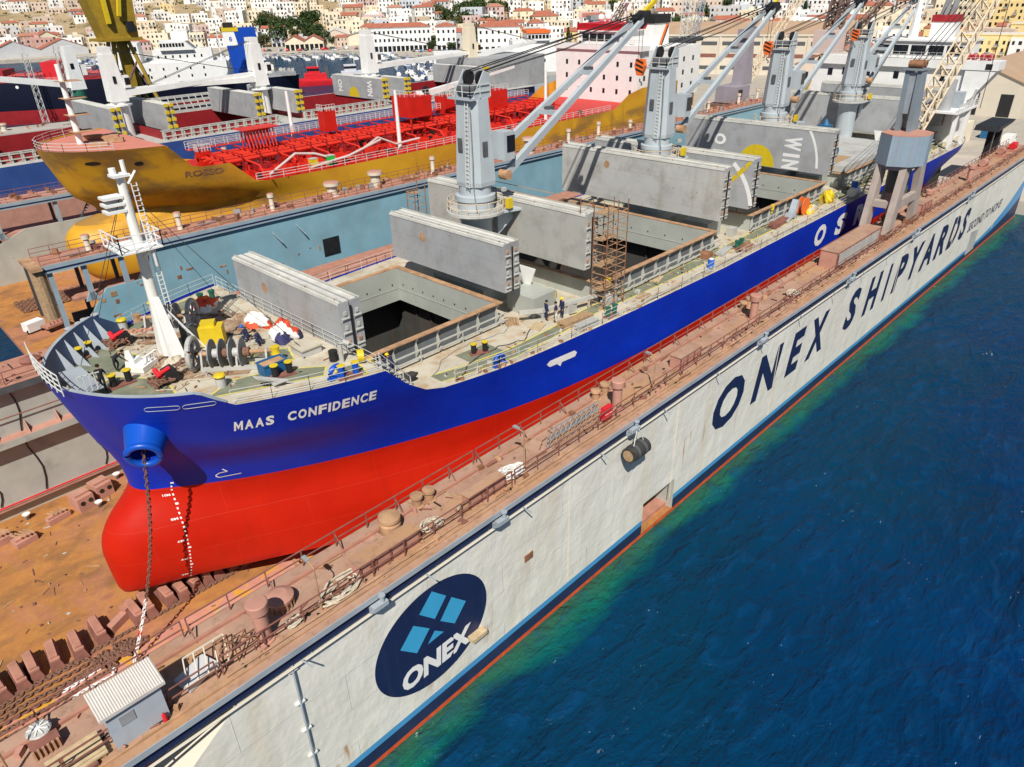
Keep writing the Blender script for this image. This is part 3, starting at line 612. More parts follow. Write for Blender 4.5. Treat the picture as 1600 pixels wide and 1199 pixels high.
for i in range(60):
    az = rnd.uniform(43.5, 62); r = tab(az, R0) + rnd.choice((6, 9, 14)); n_, m_ = rnd.choice(CN)
    if n_ not in cars:
        m = MB(); m.box(-2.1, 2.1, -.85, .85, .3, .85, m_); m.prism([(-1.6, -.8, .86), (1.2, -.8, .86), (.7, -.8, 1.45), (-1.3, -.8, 1.45)], (0, 1.6, 0), 'glass_dark', m_); [m.cyl((x, y, .32), (x, y + .2, .32), .32, 8, 'rubber') for x in (-1.3, 1.3) for y in (-.9, .7)]; o = cars[n_] = m.build('parked_car')
    else: o = cars[n_].copy(); COL.objects.link(o)
    x, y = polar(r, az); o.location = (x, y, 2.4); o.rotation_euler = (0, 0, radians(az) + rnd.choice((0, pi / 2)) + rnd.uniform(-.1, .1))
    tag(o, '%s car parked on the harbour road %s' % (n_, 'by the market hall' if az > 55 else ('before the long waterfront block' if az > 48 else 'before the square waterfront block')), 'car', 'cars parked along the harbour road')
# red tug and other small craft
def tug(label, loc, rz, hullm, cabm, L=24):
    t = thing('tugboat', label, 'tugboat', loc, None, rz); WOFF[t.name] = (0, 0, 0); B = 8; n = 12; P = []
    for i in range(n + 1):
        u = i / n; x = -L / 2 + L * u; b = B / 2 * min(1, (1 - max(0, (u - .6) / .4) ** 2.2)) * (.85 + .15 * min(1, u * 5)); s = 2.2 + 1.6 * max(0, u - .5) ** 1.5 * 2
        P.append([(x, -b + .25, s), (x, -b, s), (x, -b, s - .9), (x, -b * .8, -1), (x, b * .8, -1), (x, b, s - .9), (x, b, s), (x, b - .25, s)])
    m = MB(); m.grid(P, hullm); m.poly(list(reversed([p[0] for p in P])) + [p[7] for p in P], hullm); m.poly(list(P[0]), hullm); m.build('hull', t, smooth=40)
    m = MB(); m.box(-4, 6, -2.8, 2.8, 2.3, 5, cabm); m.box(-1, 4.5, -2.2, 2.2, 5.01, 7.8, cabm); m.build('cabin', t)
    m = MB(); m.box(-1.03, 4.56, -2.26, 2.26, 6.2, 7.2, 'glass_dark'); m.build('wheelhouse_window', t)
    m = MB(); m.cyl((-.5, 0, 7.8), (-.5, 0, 14), .18, 6); m.mat('rail_white'); m.m = ['rail_white'] * len(m.m); m.build('mast', t)
    m = MB(); m.box(-5, -3.6, -2.4, -1.2, 2.3, 7.4, 'grey_dark'); m.box(-5, -3.6, 1.2, 2.4, 2.3, 7.4, 'grey_dark'); m.build('funnel', t)
    return t
x, y = polar(368, 58.0); tug('bright red tugboat lying across the blue harbour basin', (x, y, -.3), radians(150), 'signal_red', 'signal_red', 32)
x, y = polar(372, 55.4); tug('pale turquoise workboat behind the red tugboat', (x, y, -.3), radians(150), 'h_pale blue', 'h_pale blue', 22)
x, y = polar(430, 61.5); tug('white excursion boat at the mouth of the marina', (x, y, -.3), radians(160), 'white_paint', 'white_paint', 20)
# ---------------------------------------------------------------- near floating dock
DK = 11.65; FL = .30
dock = thing('floating_dock', 'long white floating dock with navy lettering holding the big blue ship', 'floating dock', (70, 21, -.35))
m = MB()
m.add([(-14, 4.1, FL), (152, 4.1, FL), (152, 17.6, FL), (-14, 17.6, FL)], [(0, 1, 2, 3)], 'floor_pink'); m.add([(-14, 17.6, FL), (152, 17.6, FL), (152, 38.5, FL), (-14, 38.5, FL)], [(0, 1, 2, 3)], 'pontoon_floor')
m.box(-14, 152, .6, 42.6, -3, FL - .02, 'red_oxide'); m.build('pontoon', dock)
# outer wall sheet with an opening and a raked near end
def rail(mb, p, q, n, m, h=1.05, r=.035, brace=None, mids=1):
    p = Vector(p); q = Vector(q)
    for k in range(n + 1):
        a = p.lerp(q, k / n); mb.beam(a, a + Vector((0, 0, h)), r * 1.7, None, m)
        if brace and k % 2 == 0: mb.beam(a + Vector((0, 0, h * .8)), a + Vector(brace), r * 1.5, None, m)
    for j in range(mids + 1):
        z = h * (1 - j / (mids + 1)); mb.beam(p + Vector((0, 0, z)), q + Vector((0, 0, z)), r * 1.6, None, m)
X0, X1, OZ = 36.95, 41.25, 2.92
near = MB(); Z3 = 1.05
def wallq(xa, xb, za, zb, mt): near.add([(xa, 0, za), (xb, 0, za), (xb, 0, zb), (xa, 0, zb)], [(0, 1, 2, 3)], mt)
N = 30
for xa, xb in ((6.3, X0), (X1, 118.0)):
    wallq(xa, xb, 1.38, 10.7, 'dock_white') if xb > 100 or xa > 40 else (wallq(xa, xb, OZ, 10.7, 'dock_white'), wallq(xa, xb, 1.38, OZ, 'dock_white'))
    wallq(xa, xb, .92, 1.38, 'light_blue'); wallq(xa, xb, 0, .92, 'dock_navy'); wallq(xa, xb, -1.5, 0, 'orange_line')
wallq(X0, X1, OZ, 10.7, 'dock_white'); wallq(X0, X1, -1.5, -.02, 'orange_line')
sw = [(118 + 33 * k / 16, (k / 16)) for k in range(17)]
for (xa, a), (xb, b) in zip(sw, sw[1:]):
    f = lambda t: 1.38 + 7.6 * max(0, t - .12) ** 2.3; g = lambda t: .92 + 4.6 * max(0, t - .2) ** 2.6
    near.add([(xa, 0, f(a)), (xb, 0, f(b)), (xb, 0, 10.7), (xa, 0, 10.7)], [(0, 1, 2, 3)], 'dock_white')
    near.add([(xa, 0, g(a)), (xb, 0, g(b)), (xb, 0, f(b)), (xa, 0, f(a))], [(0, 1, 2, 3)], 'light_blue')
    near.add([(xa, 0, 0), (xb, 0, 0), (xb, 0, g(b)), (xa, 0, g(a))], [(0, 1, 2, 3)], 'dock_navy'); wallq(xa, xb, -1.5, 0, 'orange_line')
near.add([(6.3, 0, 10.7), (3.6, 0, 8.75), (-1.5, 0, 4.2), (-4.5, 0, -1.5), (6.3, 0, -1.5)], [(0, 1, 2, 3, 4)], 'dock_white')
for a, b in (((6.3, 10.7), (3.6, 8.75)), ((3.6, 8.75), (-1.5, 4.2)), ((-1.5, 4.2), (-4.5, -1.5))):
    near.add([(a[0], 0, a[1]), (b[0], 0, b[1]), (b[0] - .5, 1.5, b[1]), (a[0] - .5, 1.5, a[1])], [(0, 1, 2, 3)], 'warehouse_wall')
    near.add([(a[0] - .5, 1.5, a[1]), (b[0] - .5, 1.5, b[1]), (b[0] - .5, 1.9, b[1]), (a[0] - .5, 1.9, a[1])], [(0, 1, 2, 3)], 'grey_mid')
near.box(151, 151.3, .01, 4.1, -1.5, 10.7, 'dock_white'); near.box(6.4, 151, 4.0, 4.1, FL, 11.0, 'dock_inner')
near.box(6.2, 6.35, 1.9, 4.0, FL, 11.0, 'grey_dark'); near.box(-14, 6.2, 3.9, 4.1, FL, 4.0, 'dock_inner')
# opening recess
near.add([(X0, 0, .0), (X1, 0, .0), (X1, 3.2, .0), (X0, 3.2, .0)], [(0, 1, 2, 3)], 'pontoon_floor')
near.add([(X1, 0, 0), (X1, 3.2, 0), (X1, 3.2, OZ), (X1, 0, OZ)], [(3, 2, 1, 0)], 'dock_inner'); near.add([(X0, 0, 0), (X0, 3.2, 0), (X0, 3.2, OZ), (X0, 0, OZ)], [(0, 1, 2, 3)], 'dock_inner')
near.add([(X0, 3.2, 0), (X1, 3.2, 0), (X1, 3.2, OZ), (X0, 3.2, OZ)], [(0, 1, 2, 3)], 'rust_brown'); near.add([(X0, 0, OZ), (X1, 0, OZ), (X1, 3.2, OZ), (X0, 3.2, OZ)], [(3, 2, 1, 0)], 'dock_inner')
# deck, navy coaming strip and edge
near.box(-14, 151.3, -.35, 4.25, 11.45, DK, 'dock_deck'); near.box(-14, 151.3, -.40, -.355, 11.38, DK + .05, 'bulwark_grey')
near.box(-14, 151.2, -.16, .02, 10.72, 11.44, 'navy'); near.box(-14, 151.2, .03, 4.0, 11.0, 11.43, 'grey_dark')
near.box(-14, 150, 3.25, 3.4, DK + .004, DK + .16, 'red_oxide'); near.box(-14, 150, .12, .2, DK + .004, DK + .12, 'rust_rail')
near.build('wing_wall', dock)
m = MB(); m.tube([(-14, -.22, 10.55), (150, -.22, 10.55)], .07, 6, 'warehouse_wall')
for k in range(40): x = 2 + k * 3.8; m.beam((x, 0, 10.55), (x, -.24, 10.55), .07, None, 'bulwark_grey')
for k in range(20): x = 9 + k * 7.3; m.beam((x, -.3, 10.75), (x + .25, -.75, 10.45), .06, None, 'bulwark_grey')
m.build('side_pipe', dock)
m = MB(); m.tube([(8.56, -.12, 10.6), (8.53, -.12, -.2)], .06, 7, 'bulwark_grey')
for z in (10.3, 8.1, 6.2, 4.3, 2.4): m.box(8.3, 8.78, -.16, 0, z - .05, z + .05, 'rail_white')
m.build('drain_pipe', dock)
for x in (28.2, 40.7, 57.2, 88, 110, 134): m = MB(); m.tube([(x, -.035, 10.5), (x + random.uniform(-.1, .1), -.035, 1.5)], .03, 5, 'warehouse_wall'); m.build('vent_pipe', dock)
m = MB(); m.prism([(120.4, -.02, .55), (124.5, -.02, .55), (124.5, -.02, 3.7), (120.4, -.02, 4.1)], (0, -.06, 0), 'cover_pale'); m.build('side_door', dock)
m = MB(); m.cbox((24.3, -.03, 6.35), (.75, .06, .5), 0, 'rust_brown'); m.build('anode_plate', dock)
m = MB(); m.cbox((19.55, -.25, 3.6), (1.15, .5, .28), 0, 'wood_pale'); m.build('timber_fender', dock)
# lettering and emblem, 8 mm proud paint
TY = -.012
def wall_text(name, body, x0, x1, z0, z1, mt, off, sh):
    m = MB(); text_fit(m, body, lambda u, v: (x0 + (x1 - x0) * u, TY, z0 + (z1 - z0) * v), mt, off, sh); return m.build(name, dock)
LET = [('O', 46.3, 51.3), ('N', 53.0, 58.2), ('E', 59.6, 62.9), ('X', 63.9, 68.2), ('S', 73.0, 76.4), ('H', 78.3, 82.6), ('I', 84.1, 85.6), ('P', 87.1, 91.0), ('Y', 92.4, 96.6), ('A', 96.7, 101.2), ('R', 102.4, 106.6), ('D', 107.8, 112.0), ('S', 113.1, 116.4)]
for ch, a, b in LET: wall_text('letter', ch, a, b, 4.42, 8.75, 'navy', .045, .22 if ch not in 'X' else .12)
wall_text('slogan', 'SECOND TO NONE!', 117.6, 136.2, 4.55, 5.95, 'navy', .02, .3)
m = MB(); CX, CZ = 16.62, 5.86
m.poly([(CX + 4.02 * cos(2 * pi * k / 72), -.012, CZ + 3.52 * sin(2 * pi * k / 72)) for k in range(72)], 'navy')
for P in ([(16.73, 9.04), (17.66, 8.03), (16.75, 6.98), (15.76, 8.07)], [(18.02, 7.66), (19.03, 6.59), (18.09, 5.56), (17.1, 6.54)], [(15.31, 7.61), (16.33, 6.59), (15.33, 5.5), (14.31, 6.59)], [(16.65, 6.16), (17.27, 5.57), (16.09, 5.53)]):
    m.poly([(x, -.022, z) for x, z in reversed(P)], 'logo_cyan')
text_fit(m, 'ONEX', lambda u, v: (14.15 + 5.15 * u, -.022, 3.25 + 1.5 * v), 'white_paint', .05, .1); m.build('emblem', dock)
# far wing wall with its ledge
m = MB(); YP = 38.5
m.box(-14, 152, YP, 42.6, FL, 11.0, 'dock_inner'); m.box(-14, 152, YP - .7, 42.9, 11.05, 11.5, 'red_oxide'); m.box(-14, 152, YP - .75, YP - .705, 10.95, 11.52, 'grey_dark')
m.box(-14, 152, YP - .95, YP - .004, 6.95, 7.3, 'pink_oxide'); m.box(-14, 152, YP - 1.0, YP - .955, 6.72, 7.28, 'dock_inner'); m.box(-14, 152, YP - .5, YP - .004, 1.3, 1.45, 'pink_oxide'); m.build('wing_wall', dock)
m = MB()
for k in range(16): x = -8 + k * 2.2; m.prism([(x, YP - .9, 7.31), (x, YP - .02, 7.31), (x, YP - .02, 8.1)], (.1, 0, 0), 'pink_oxide')
m.build('ledge_bracket', dock)
m = MB(); m.tube([(-14, YP - .35, 8.9), (60, YP - .35, 8.9)], .05, 6, 'red_oxide_dark'); m.tube([(-14, YP - .55, 1.7), (60, YP - .55, 1.7)], .07, 6, 'signal_red'); m.build('service_pipe', dock)
for x in (3.9, 11.9, 7.2):
    m = MB(); z = 7.0 if x != 7.2 else 11; m.tube([(x + .25 * sin(k * 1.1), YP - .06, z - k * (z - 1.6) / 9) for k in range(10)], .05, 6, 'black_steel'); m.build('hanging_cable', dock)
m = MB(); rail(m, (-12, YP - .4, 11.5), (60, YP - .4, 11.5), 30, 'red_oxide_dark'); m.build('guard_rail', dock)
for x in range(8):                                       # clutter on the far wing deck
    m = MB(); xx = -6 + x * 3.1 + random.uniform(-1, 1); m.rot((xx, 40 + random.uniform(-.8, 1.2), 11.5), [(.75, 0), (.8, .25), (.3, .5), (.01, .55)], 10, 'red_oxide_dark'); m.build('ventilator', dock)
# rails on the near wing deck, in sections
xs = list(range(-12, 150, 18))
for a in xs:
    b = min(a + 18, 150) - .25
    m = MB(); rail(m, (a, 3.98, DK), (b, 3.98, DK), 9, 'red_oxide_dark', 1.0, .034, (0, -.75, 0)); m.build('guard_rail', dock)
    m = MB(); rail(m, (a, .72, DK), (b, .72, DK), 9, 'red_oxide_dark', 1.05, .034, (0, .5, 0)); m.build('guard_rail', dock)
# ventilators and bollards
def vent(x, y, r, h, cap):
    m = MB(); m.rot((x, y, DK), [(r * 1.35, 0), (r * 1.35, .08), (r, .1), (r, h - cap), (r * 1.45, h - cap), (r * 1.5, h - .05), (r * 1.35, h), (.01, h + .02)], 18, 'pink_oxide'); return m.build('ventilator', dock, smooth=35)
for x, y in ((8.2, 1.15), (34.8, 1.4), (54.5, 1.6), (100, 1.8), (118, 1.7)): vent(x, y, .33, 2.3, .5)
def bollard(x, y, r=.28, h=.75, mt='rust_rail', par=dock):
    m = MB(); m.rot((x, y, DK), [(r * 1.5, 0), (r * 1.5, .06), (r, .1), (r * .95, h * .7), (r * 1.35, h * .8), (r * 1.3, h), (.01, h + .05)], 14, mt); return m.build('bollard', dock, smooth=35)
m = MB(); m.rot((9.75, 2.45, DK), [(.45, 0), (.45, .35), (.42, .4), (.66, .45), (.68, .62), (.4, .75), (.01, .78)], 20, 'pink_oxide')
for k in range(16): a = 2 * pi * k / 16; m.beam((9.75 + .62 * cos(a), 2.45 + .62 * sin(a), DK), (9.75 + .62 * cos(a), 2.45 + .62 * sin(a), DK + .45), .05, None, 'rust_rail')
m.build('ventilator', dock)
m = MB(); m.rot((16.6, 2.9, DK), [(.6, 0), (.6, .55), (.5, .65), (.5, .75), (.62, .78), (.6, .95), (.25, 1.05), (.01, 1.06)], 18, 'rust_rail'); m.build('capstan', dock, smooth=35)
for x, y in ((18.9, 3.45), (19.7, 3.35), (34.9, 3.3), (36.1, 3.4), (56, 3.3), (57.2, 3.35), (75, 3.3), (76.2, 3.3), (104, 3.2), (105.2, 3.2)): bollard(x, y)
# mooring brackets on the outer edge
for x in (13.2, 21.6, 34.2, 52.5, 71, 90, 112):
    m = MB(); m.box(x - .45, x + .4, -.75, -.41, 11.05, 11.3, 'bulwark_grey'); m.prism([(x - .4, -.18, 10.55), (x - .4, -.18, 11.04), (x - .4, -.75, 11.04)], (.75, 0, 0), 'bulwark_grey')
    m.cyl((x + .15, -.6, 11.3), (x + .15, -.6, 11.65), .12, 10, 'bulwark_grey'); m.cyl((x + .15, -.6, 11.65), (x + .15, -.6, 11.72), .18, 10, 'bulwark_grey'); m.build('mooring_bracket', dock)
# deck boxes welded to the dock
def hatchbox(x0, x1, y0, y1, h, mt='pink_oxide', openlid=False):
    m = MB(); m.box(x0, x1, y0, y1, DK + .004, DK + h, mt); m.box(x0 - .06, x1 + .06, y0 - .06, y1 + .06, DK + h + .003, DK + h + .07, 'dock_deck' if mt == 'pink_oxide' else mt)
    n = max(2, int((x1 - x0) / .9))
    for k in range(n + 1): x = x0 + (x1 - x0) * k / n; m.box(x - .04, x + .04, y0 - .09, y0 - .003, DK + .1, DK + h - .05, 'red_oxide_dark')
    m.build('deck_locker', dock)
hatchbox(13.3, 17.0, .95, 1.75, .85); hatchbox(20.6, 23.4, .95, 1.55, .8); hatchbox(42.4, 45.2, 1.2, 2.1, 1.0); hatchbox(71, 82.5, 1.3, 3.0, 1.7); hatchbox(96, 99.5, 1.2, 2.6, 1.3)
m = MB(); m.box(71.2, 81.8, 1.16, 1.2, DK + .25, DK + 1.55, 'cover_pale'); m.build('notice_board', dock)
m = MB(); m.box(20.0, 20.6, .95, 1.55, DK + .01, DK + .05, 'rust_brown'); m.prism([(20.0, .95, DK + .05), (20.0, 1.0, DK + .8), (20.0, 1.05, DK + .05)], (.55, 0, 0), 'rust_rail')
m.tube([(20.3 + .22 * cos(t * .6), 1.3 + .16 * sin(t * .6), DK + .1 + t * .01) for t in range(22)], .04, 5, 'rope'); m.build('hose_box', dock)
# welded pipes, brackets and small fittings along the walkway
m = MB(); rn = random.Random(3)
for k in range(150):
    x = rn.uniform(-4, 148); y = rn.choice((rn.uniform(.3, .7), rn.uniform(.8, 1.6), rn.uniform(3.0, 3.3)))
    if rn.random() < .5: m.beam((x, y, DK + .1), (x + rn.uniform(.3, 2.4), y + rn.uniform(-.1, .1), DK + .1), .07, None, rn.choice(('red_oxide_dark', 'rust_brown', 'rust_rail')))
    else: m.cbox((x, y, DK + .12), (rn.uniform(.15, .5), rn.uniform(.12, .4), rn.uniform(.15, .45)), rn.uniform(0, 3), rn.choice(('red_oxide_dark', 'rust_brown', 'pink_oxide', 'rust_rail')))
for x in (6, 24, 42, 60, 78, 96, 114, 132): m.tube([(x, .45, DK + .12), (x + 17, .45, DK + .12)], .06, 6, 'rust_rail')
tag(m.build('deck_fitting', dock), None, None, None, 'stuff')
# ---------------------------------------------------------------- loose things on the near wing deck
def lamp(x, y, z, h, label, rz=pi / 2):
    t = thing('lamp_post', label, 'lamp post', (x, y, z), 'lamp posts along the dock deck', rz); WOFF[t.name] = (0, 0, 0)
    m = MB(); m.cone((0, 0, 0), (0, 0, h), .06, .04, 8, 'rust_rail'); m.tube([(0, 0, h), (.1, 0, h + .12), (.5, 0, h + .2)], .035, 6, 'rust_rail'); m.build('pole', t)
    m = MB(); m.cbox((.62, 0, h + .2), (.42, .2, .1), 0, 'grey_mid'); m.build('lamp_head', t); return t
lamp(10.9, .75, DK, 2.6, 'slim rusty lamp post beside the round ventilator drum near the emblem'); lamp(25.4, 1.25, DK, 2.6, 'slim rusty lamp post standing in the pile of white rope')
lamp(38.6, 1.0, DK, 2.6, 'slim rusty lamp post just past the pink ventilator above the white lettering'); lamp(-1.6, 2.2, DK, 2.6, 'lamp post at the near end of the dock deck beside the timber stack')
t = thing('shed', 'small grey cabin with cream corrugated roof on the near end of the dock deck', 'shed', (2.6, 1.0, DK))
m = MB(); m.box(1.55, 3.6, .45, 1.25, DK + .004, DK + 1.95, 'shed_wall'); m.build('wall', t)
m = MB(); n = 26
Pq = [[(1.35 + 2.45 * i / (n * 2), y, DK + (2.0 if y < 1 else 2.35) + (.03 if i % 2 else 0)) for i in range(n * 2 + 1)] for y in (.28, 1.6)]
m.grid(Pq, 'corrugated'); m.grid([[(x, y, z - .07) for x, y, z in r] for r in reversed(Pq)], 'corrugated'); m.box(1.36, 3.79, .25, .279, DK + 1.9, DK + 2.05, 'corrugated')
m.build('roof', t); m = MB(); m.box(3.603, 3.63, .6, 1.1, DK + .05, DK + 1.8, 'grey_mid'); m.build('door', t)
m = MB(); m.box(1.95, 2.5, .42, .447, DK + 1.0, DK + 1.5, 'grey_mid'); m.build('shutter', t)
m = MB(); m.rot((3.35, .3, DK), [(.09, 0), (.09, .42), (.05, .5), (.02, .55)], 10, 'signal_red'); tag(m.build('fire_extinguisher', smooth=40), 'small red fire extinguisher standing against the cabin wall', 'extinguisher')
def coil(x, y, z, r, mt, label, n=7, thick=.045, seed=1, sx=1.0, rz=0.0):
    m = MB(); rn = random.Random(seed); ca, sa = cos(rz), sin(rz); pts = []
    for i in range(n * 18):
        t = i / 18 * 2 * pi; q = r * (.45 + .55 * (.5 + .5 * sin(i * .21 + seed))) * rn.uniform(.92, 1.08); a, b = q * cos(t) * sx, q * sin(t) * .7
        pts.append((x + a * ca - b * sa, y + a * sa + b * ca, z + .05 + .03 * (i % 5) + .0016 * i))
    m.tube(pts, thick, 5, mt); return tag(m.build('rope_coil', smooth=50), label, 'rope', 'mooring ropes on the dock deck')
coil(12.3, 1.15, DK, .95, 'rope', 'long flattened loop of pale rope lying above the emblem', 5, .06, 2, 1.5, .25); coil(18.2, 1.4, DK, .7, 'rope', 'round tangle of thin tan rope between the two deck lockers', 8, .035, 3)
coil(24.4, 1.55, DK, .85, 'tarp_white', 'thick white rope heap around a lamp post', 9, .055, 4, 1.3); coil(22.9, 1.85, DK, .45, 'rope', 'small pale rope heap beside the open hose box', 6, .04, 5)
coil(9.6, .95, DK, .4, 'rope', 'small dark tangle of rope behind the tall pink ventilator', 6, .04, 6); coil(62, 1.5, DK, .8, 'rope', 'rope coil on the dock deck halfway along, before the long pink locker', 7, .05, 7)
# stacked scaffold lattice girders
for i, (y, x0, x1) in enumerate(((1.45, 28.2, 33.2), (1.75, 28.0, 33.4), (2.05, 28.4, 33.0), (2.35, 29.0, 34.0))):
    m = MB()
    for z in (0.06, .5 + .06 * i): m.beam((x0, y, DK + z), (x1, y, DK + z), .05, None, 'grey_mid' if i % 2 else 'rust_rail')
    n = 9
    for k in range(n): a = x0 + (x1 - x0) * k / n; b = x0 + (x1 - x0) * (k + 1) / n; m.beam((a, y, DK + .06), (a, y, DK + .5 + .06 * i), .04, None, 'grey_mid'); m.beam((a, y, DK + .06), (b, y, DK + .5 + .06 * i), .035, None, 'rust_rail' if i < 2 else 'bulwark_grey')
    tag(m.build('lattice_girder'), ('outermost', 'second', 'third', 'innermost')[i] + ' lattice scaffold girder in the stack left of the red cabinet', 'scaffold', 'scaffold girders stacked on the dock')
t = thing('fire_cabinet', 'bright red fire cabinet on legs beside the pink ventilator', 'cabinet', (33.0, .95, DK))
m = MB(); m.box(32.65, 33.5, .8, 1.15, DK + .25, DK + 1.15, 'signal_red'); m.build('body', t)
for a in (32.66, 33.08): m = MB(); m.box(a, a + .4, .775, .797, DK + .3, DK + 1.1, 'signal_red'); m.box(a + .03, a + .37, .768, .774, DK + .68, DK + .72, 'white_paint'); m.build('door', t)
m = MB(); [m.box(x, x + .06, .85, .91, DK, DK + .25, 'red_oxide_dark') for x in (32.7, 33.4)]; m.build('leg', t)
# fender hanging on the wall
t = thing('fender', 'grey cylindrical rubber fender hanging from the dock edge left of the big lettering', 'fender', (34.3, -.8, 8.6))
m = MB(); m.cyl((33.3, -.8, 9.55), (35.2, -.8, 9.55), .55, 20, 'rubber'); m.build('body', t, smooth=40)
for x in (33.9, 34.7): m = MB(); m.cyl((x - .12, -.8, 9.55), (x + .12, -.8, 9.55), .575, 20, 'grey_dark'); m.build('band', t)
m = MB(); m.cyl((33.25, -.8, 9.55), (33.29, -.8, 9.55), .4, 16, 'wood'); m.build('end_plate', t)
m = MB(); m.tube([(33.8, -.85, 10.1), (34.2, -.75, 11.1)], .035, 5, 'rail_white'); m.tube([(34.9, -.85, 10.1), (34.45, -.75, 11.1)], .035, 5, 'rail_white'); m.build('chain', t)
# steel frame skid and timber near the cabin
t = thing('steel_skid', 'pale green steel skid with ladder frames lying beyond the cabin', 'frame', (5.6, 1.4, DK))
m = MB(); m.cbox((5.2, 1.5, DK + .2), (1.5, .9, .3), .3, 'h_grey'); m.build('tray', t); m = MB()
for k in range(5): m.beam((4.6 + k * .45, .9, DK + .35), (5.0 + k * .45, 2.1, DK + .75), .05, None, 'warehouse_wall')
m.beam((4.6, .9, DK + .36), (6.4, .9, DK + .36), .06, None, 'warehouse_wall'); m.beam((5, 2.1, DK + .76), (6.8, 2.1, DK + .76), .06, None, 'warehouse_wall'); m.build('frame', t)
for i in range(3):
    t = thing('frame_stand', ('tall', 'tilted', 'low')[i] + ' rusty tubular frame leaning by the green steel skid', 'frame', (6.6 + i * .8, 1.3 + i * .2, DK), None); m = MB(); x = 6.2 + i * .8; h = (1.1, .8, .5)[i]
    for a, b in (((x, .9, 0), (x, 1.0, h)), ((x + .6, .9, 0), (x + .6, 1.0, h)), ((x, 1.7, 0), (x, 1.6, h)), ((x + .6, 1.7, 0), (x + .6, 1.6, h)), ((x, 1.0, h), (x + .6, 1.6, h)), ((x, 1.6, h), (x + .6, 1.0, h)), ((x, 1.0, h), (x + .6, 1.0, h)), ((x, 1.6, h), (x + .6, 1.6, h))): m.beam((a[0], a[1], a[2] + DK), (b[0], b[1], b[2] + DK), .045, None, 'rust_brown')
    m.build('tube', t)
t = thing('timber_stack', 'weathered tan timber pallet with boards left of the cabin', 'pallet', (.4, 1.1, DK))
for k in range(7): m = MB(); m.box(-.6, 1.25, .45 + k * .19, .6 + k * .19, DK + .2 + .02 * (k % 3), DK + .28 + .02 * (k % 3), 'wood_pale'); m.build('board', t)
for x in (-.5, .3, 1.1): m = MB(); m.box(x - .06, x + .06, .5, 1.7, DK + .004, DK + .19, 'wood'); m.build('bearer', t)
t = thing('winch', 'white spoked winch with rusty ribbed drum at the lower left edge', 'winch', (-.4, 4.6, DK - 1))
m = MB(); m.rot((-.3, 3.2, DK + .5), [(.01, .1), (.4, .05), (.45, 0), (.4, -.06), (.01, -.1)], 18, 'cover_pale'); m.build('wheel', t)
for k in range(9): m = MB(); a = 2 * pi * k / 9; m.beam((-.3, 3.2, DK + .62), (-.3 + .38 * cos(a), 3.2 + .38 * sin(a), DK + .6), .05, .03, 'white_paint'); m.build('spoke', t)
m = MB(); m.box(-.8, .2, 2.3, 2.8, DK + .004, DK + .5, 'red_oxide_dark'); [m.box(-.8 + k * .17, -.72 + k * .17, 2.22, 2.3, DK + .02, DK + .5, 'rust_rail') for k in range(6)]; m.build('drum', t)
# ---------------------------------------------------------------- keel blocks and floor clutter
kb = None
def keel_block(x, y, rz, label, sc=1.0):
    global kb
    if kb is None:
        kb = thing('keel_block', label, 'keel block', (x, y, FL), 'keel blocks on the dock floor', rz); WOFF[kb.name] = (0, 0, 0)
        m = MB(); m.prism([(-.42, -1.1, 0), (.42, -1.1, 0), (.24, -.95, .78), (-.24, -.95, .78)], (0, 2.2, 0), 'red_oxide_dark'); m.build('base', kb)
        m = MB(); m.cbox((0, .05, .84), (.55, 1.9, .12), 0, 'pink_oxide'); m.cbox((0, .05, .98), (.42, 1.7, .14), 0, 'red_oxide'); m.build('cap', kb); return kb
    return dup(kb, (x, y, FL), rz, label, 'keel blocks on the dock floor')
kx = [-3.6, -2.4, -1.2, -.1, .7, 1.9, 3.2, 4.6, 6.9, 7.7, 9.0, 9.9, 10.8, 11.7, 12.6, 13.5, 14.4, 15.4]
for i, x in enumerate(kx):
    keel_block(x, 20.2 + random.uniform(-.25, .25), random.uniform(-.12, .12), ('rusty keel block under the red bow, number %d along the row from the left' % (i + 1)) if x > 7 else ('rusty keel block in the open row before the bow, number %d from the left' % (i + 1)))
t = thing('fallen_block', 'rusty block toppled on its side in the gap of the keel block row', 'block', (5.8, 20.3, FL)); m = MB(); m.cbox((5.8, 20.3, FL + .3), (1.5, .5, .5), .5, 'pink_oxide'); m.build('base', t); m = MB(); m.cbox((6.5, 20.75, FL + .45), (.5, .6, .7), .5, 'red_oxide'); m.build('cap', t)
t = thing('bilge_block', 'pink wedge-shaped bilge block standing under the turn of the red hull', 'block', (15, 15.2, FL)); m = MB(); m.prism([(13.0, 14.6, FL), (16.6, 14.6, FL), (16.6, 14.6, FL + .5), (13.4, 14.6, FL + .25)], (0, 1.5, 0), 'pink_oxide'); m.build('base', t); m = MB(); m.box(16.62, 16.8, 14.5, 16.2, FL, FL + .9, 'rust_rail'); m.build('end_plate', t)
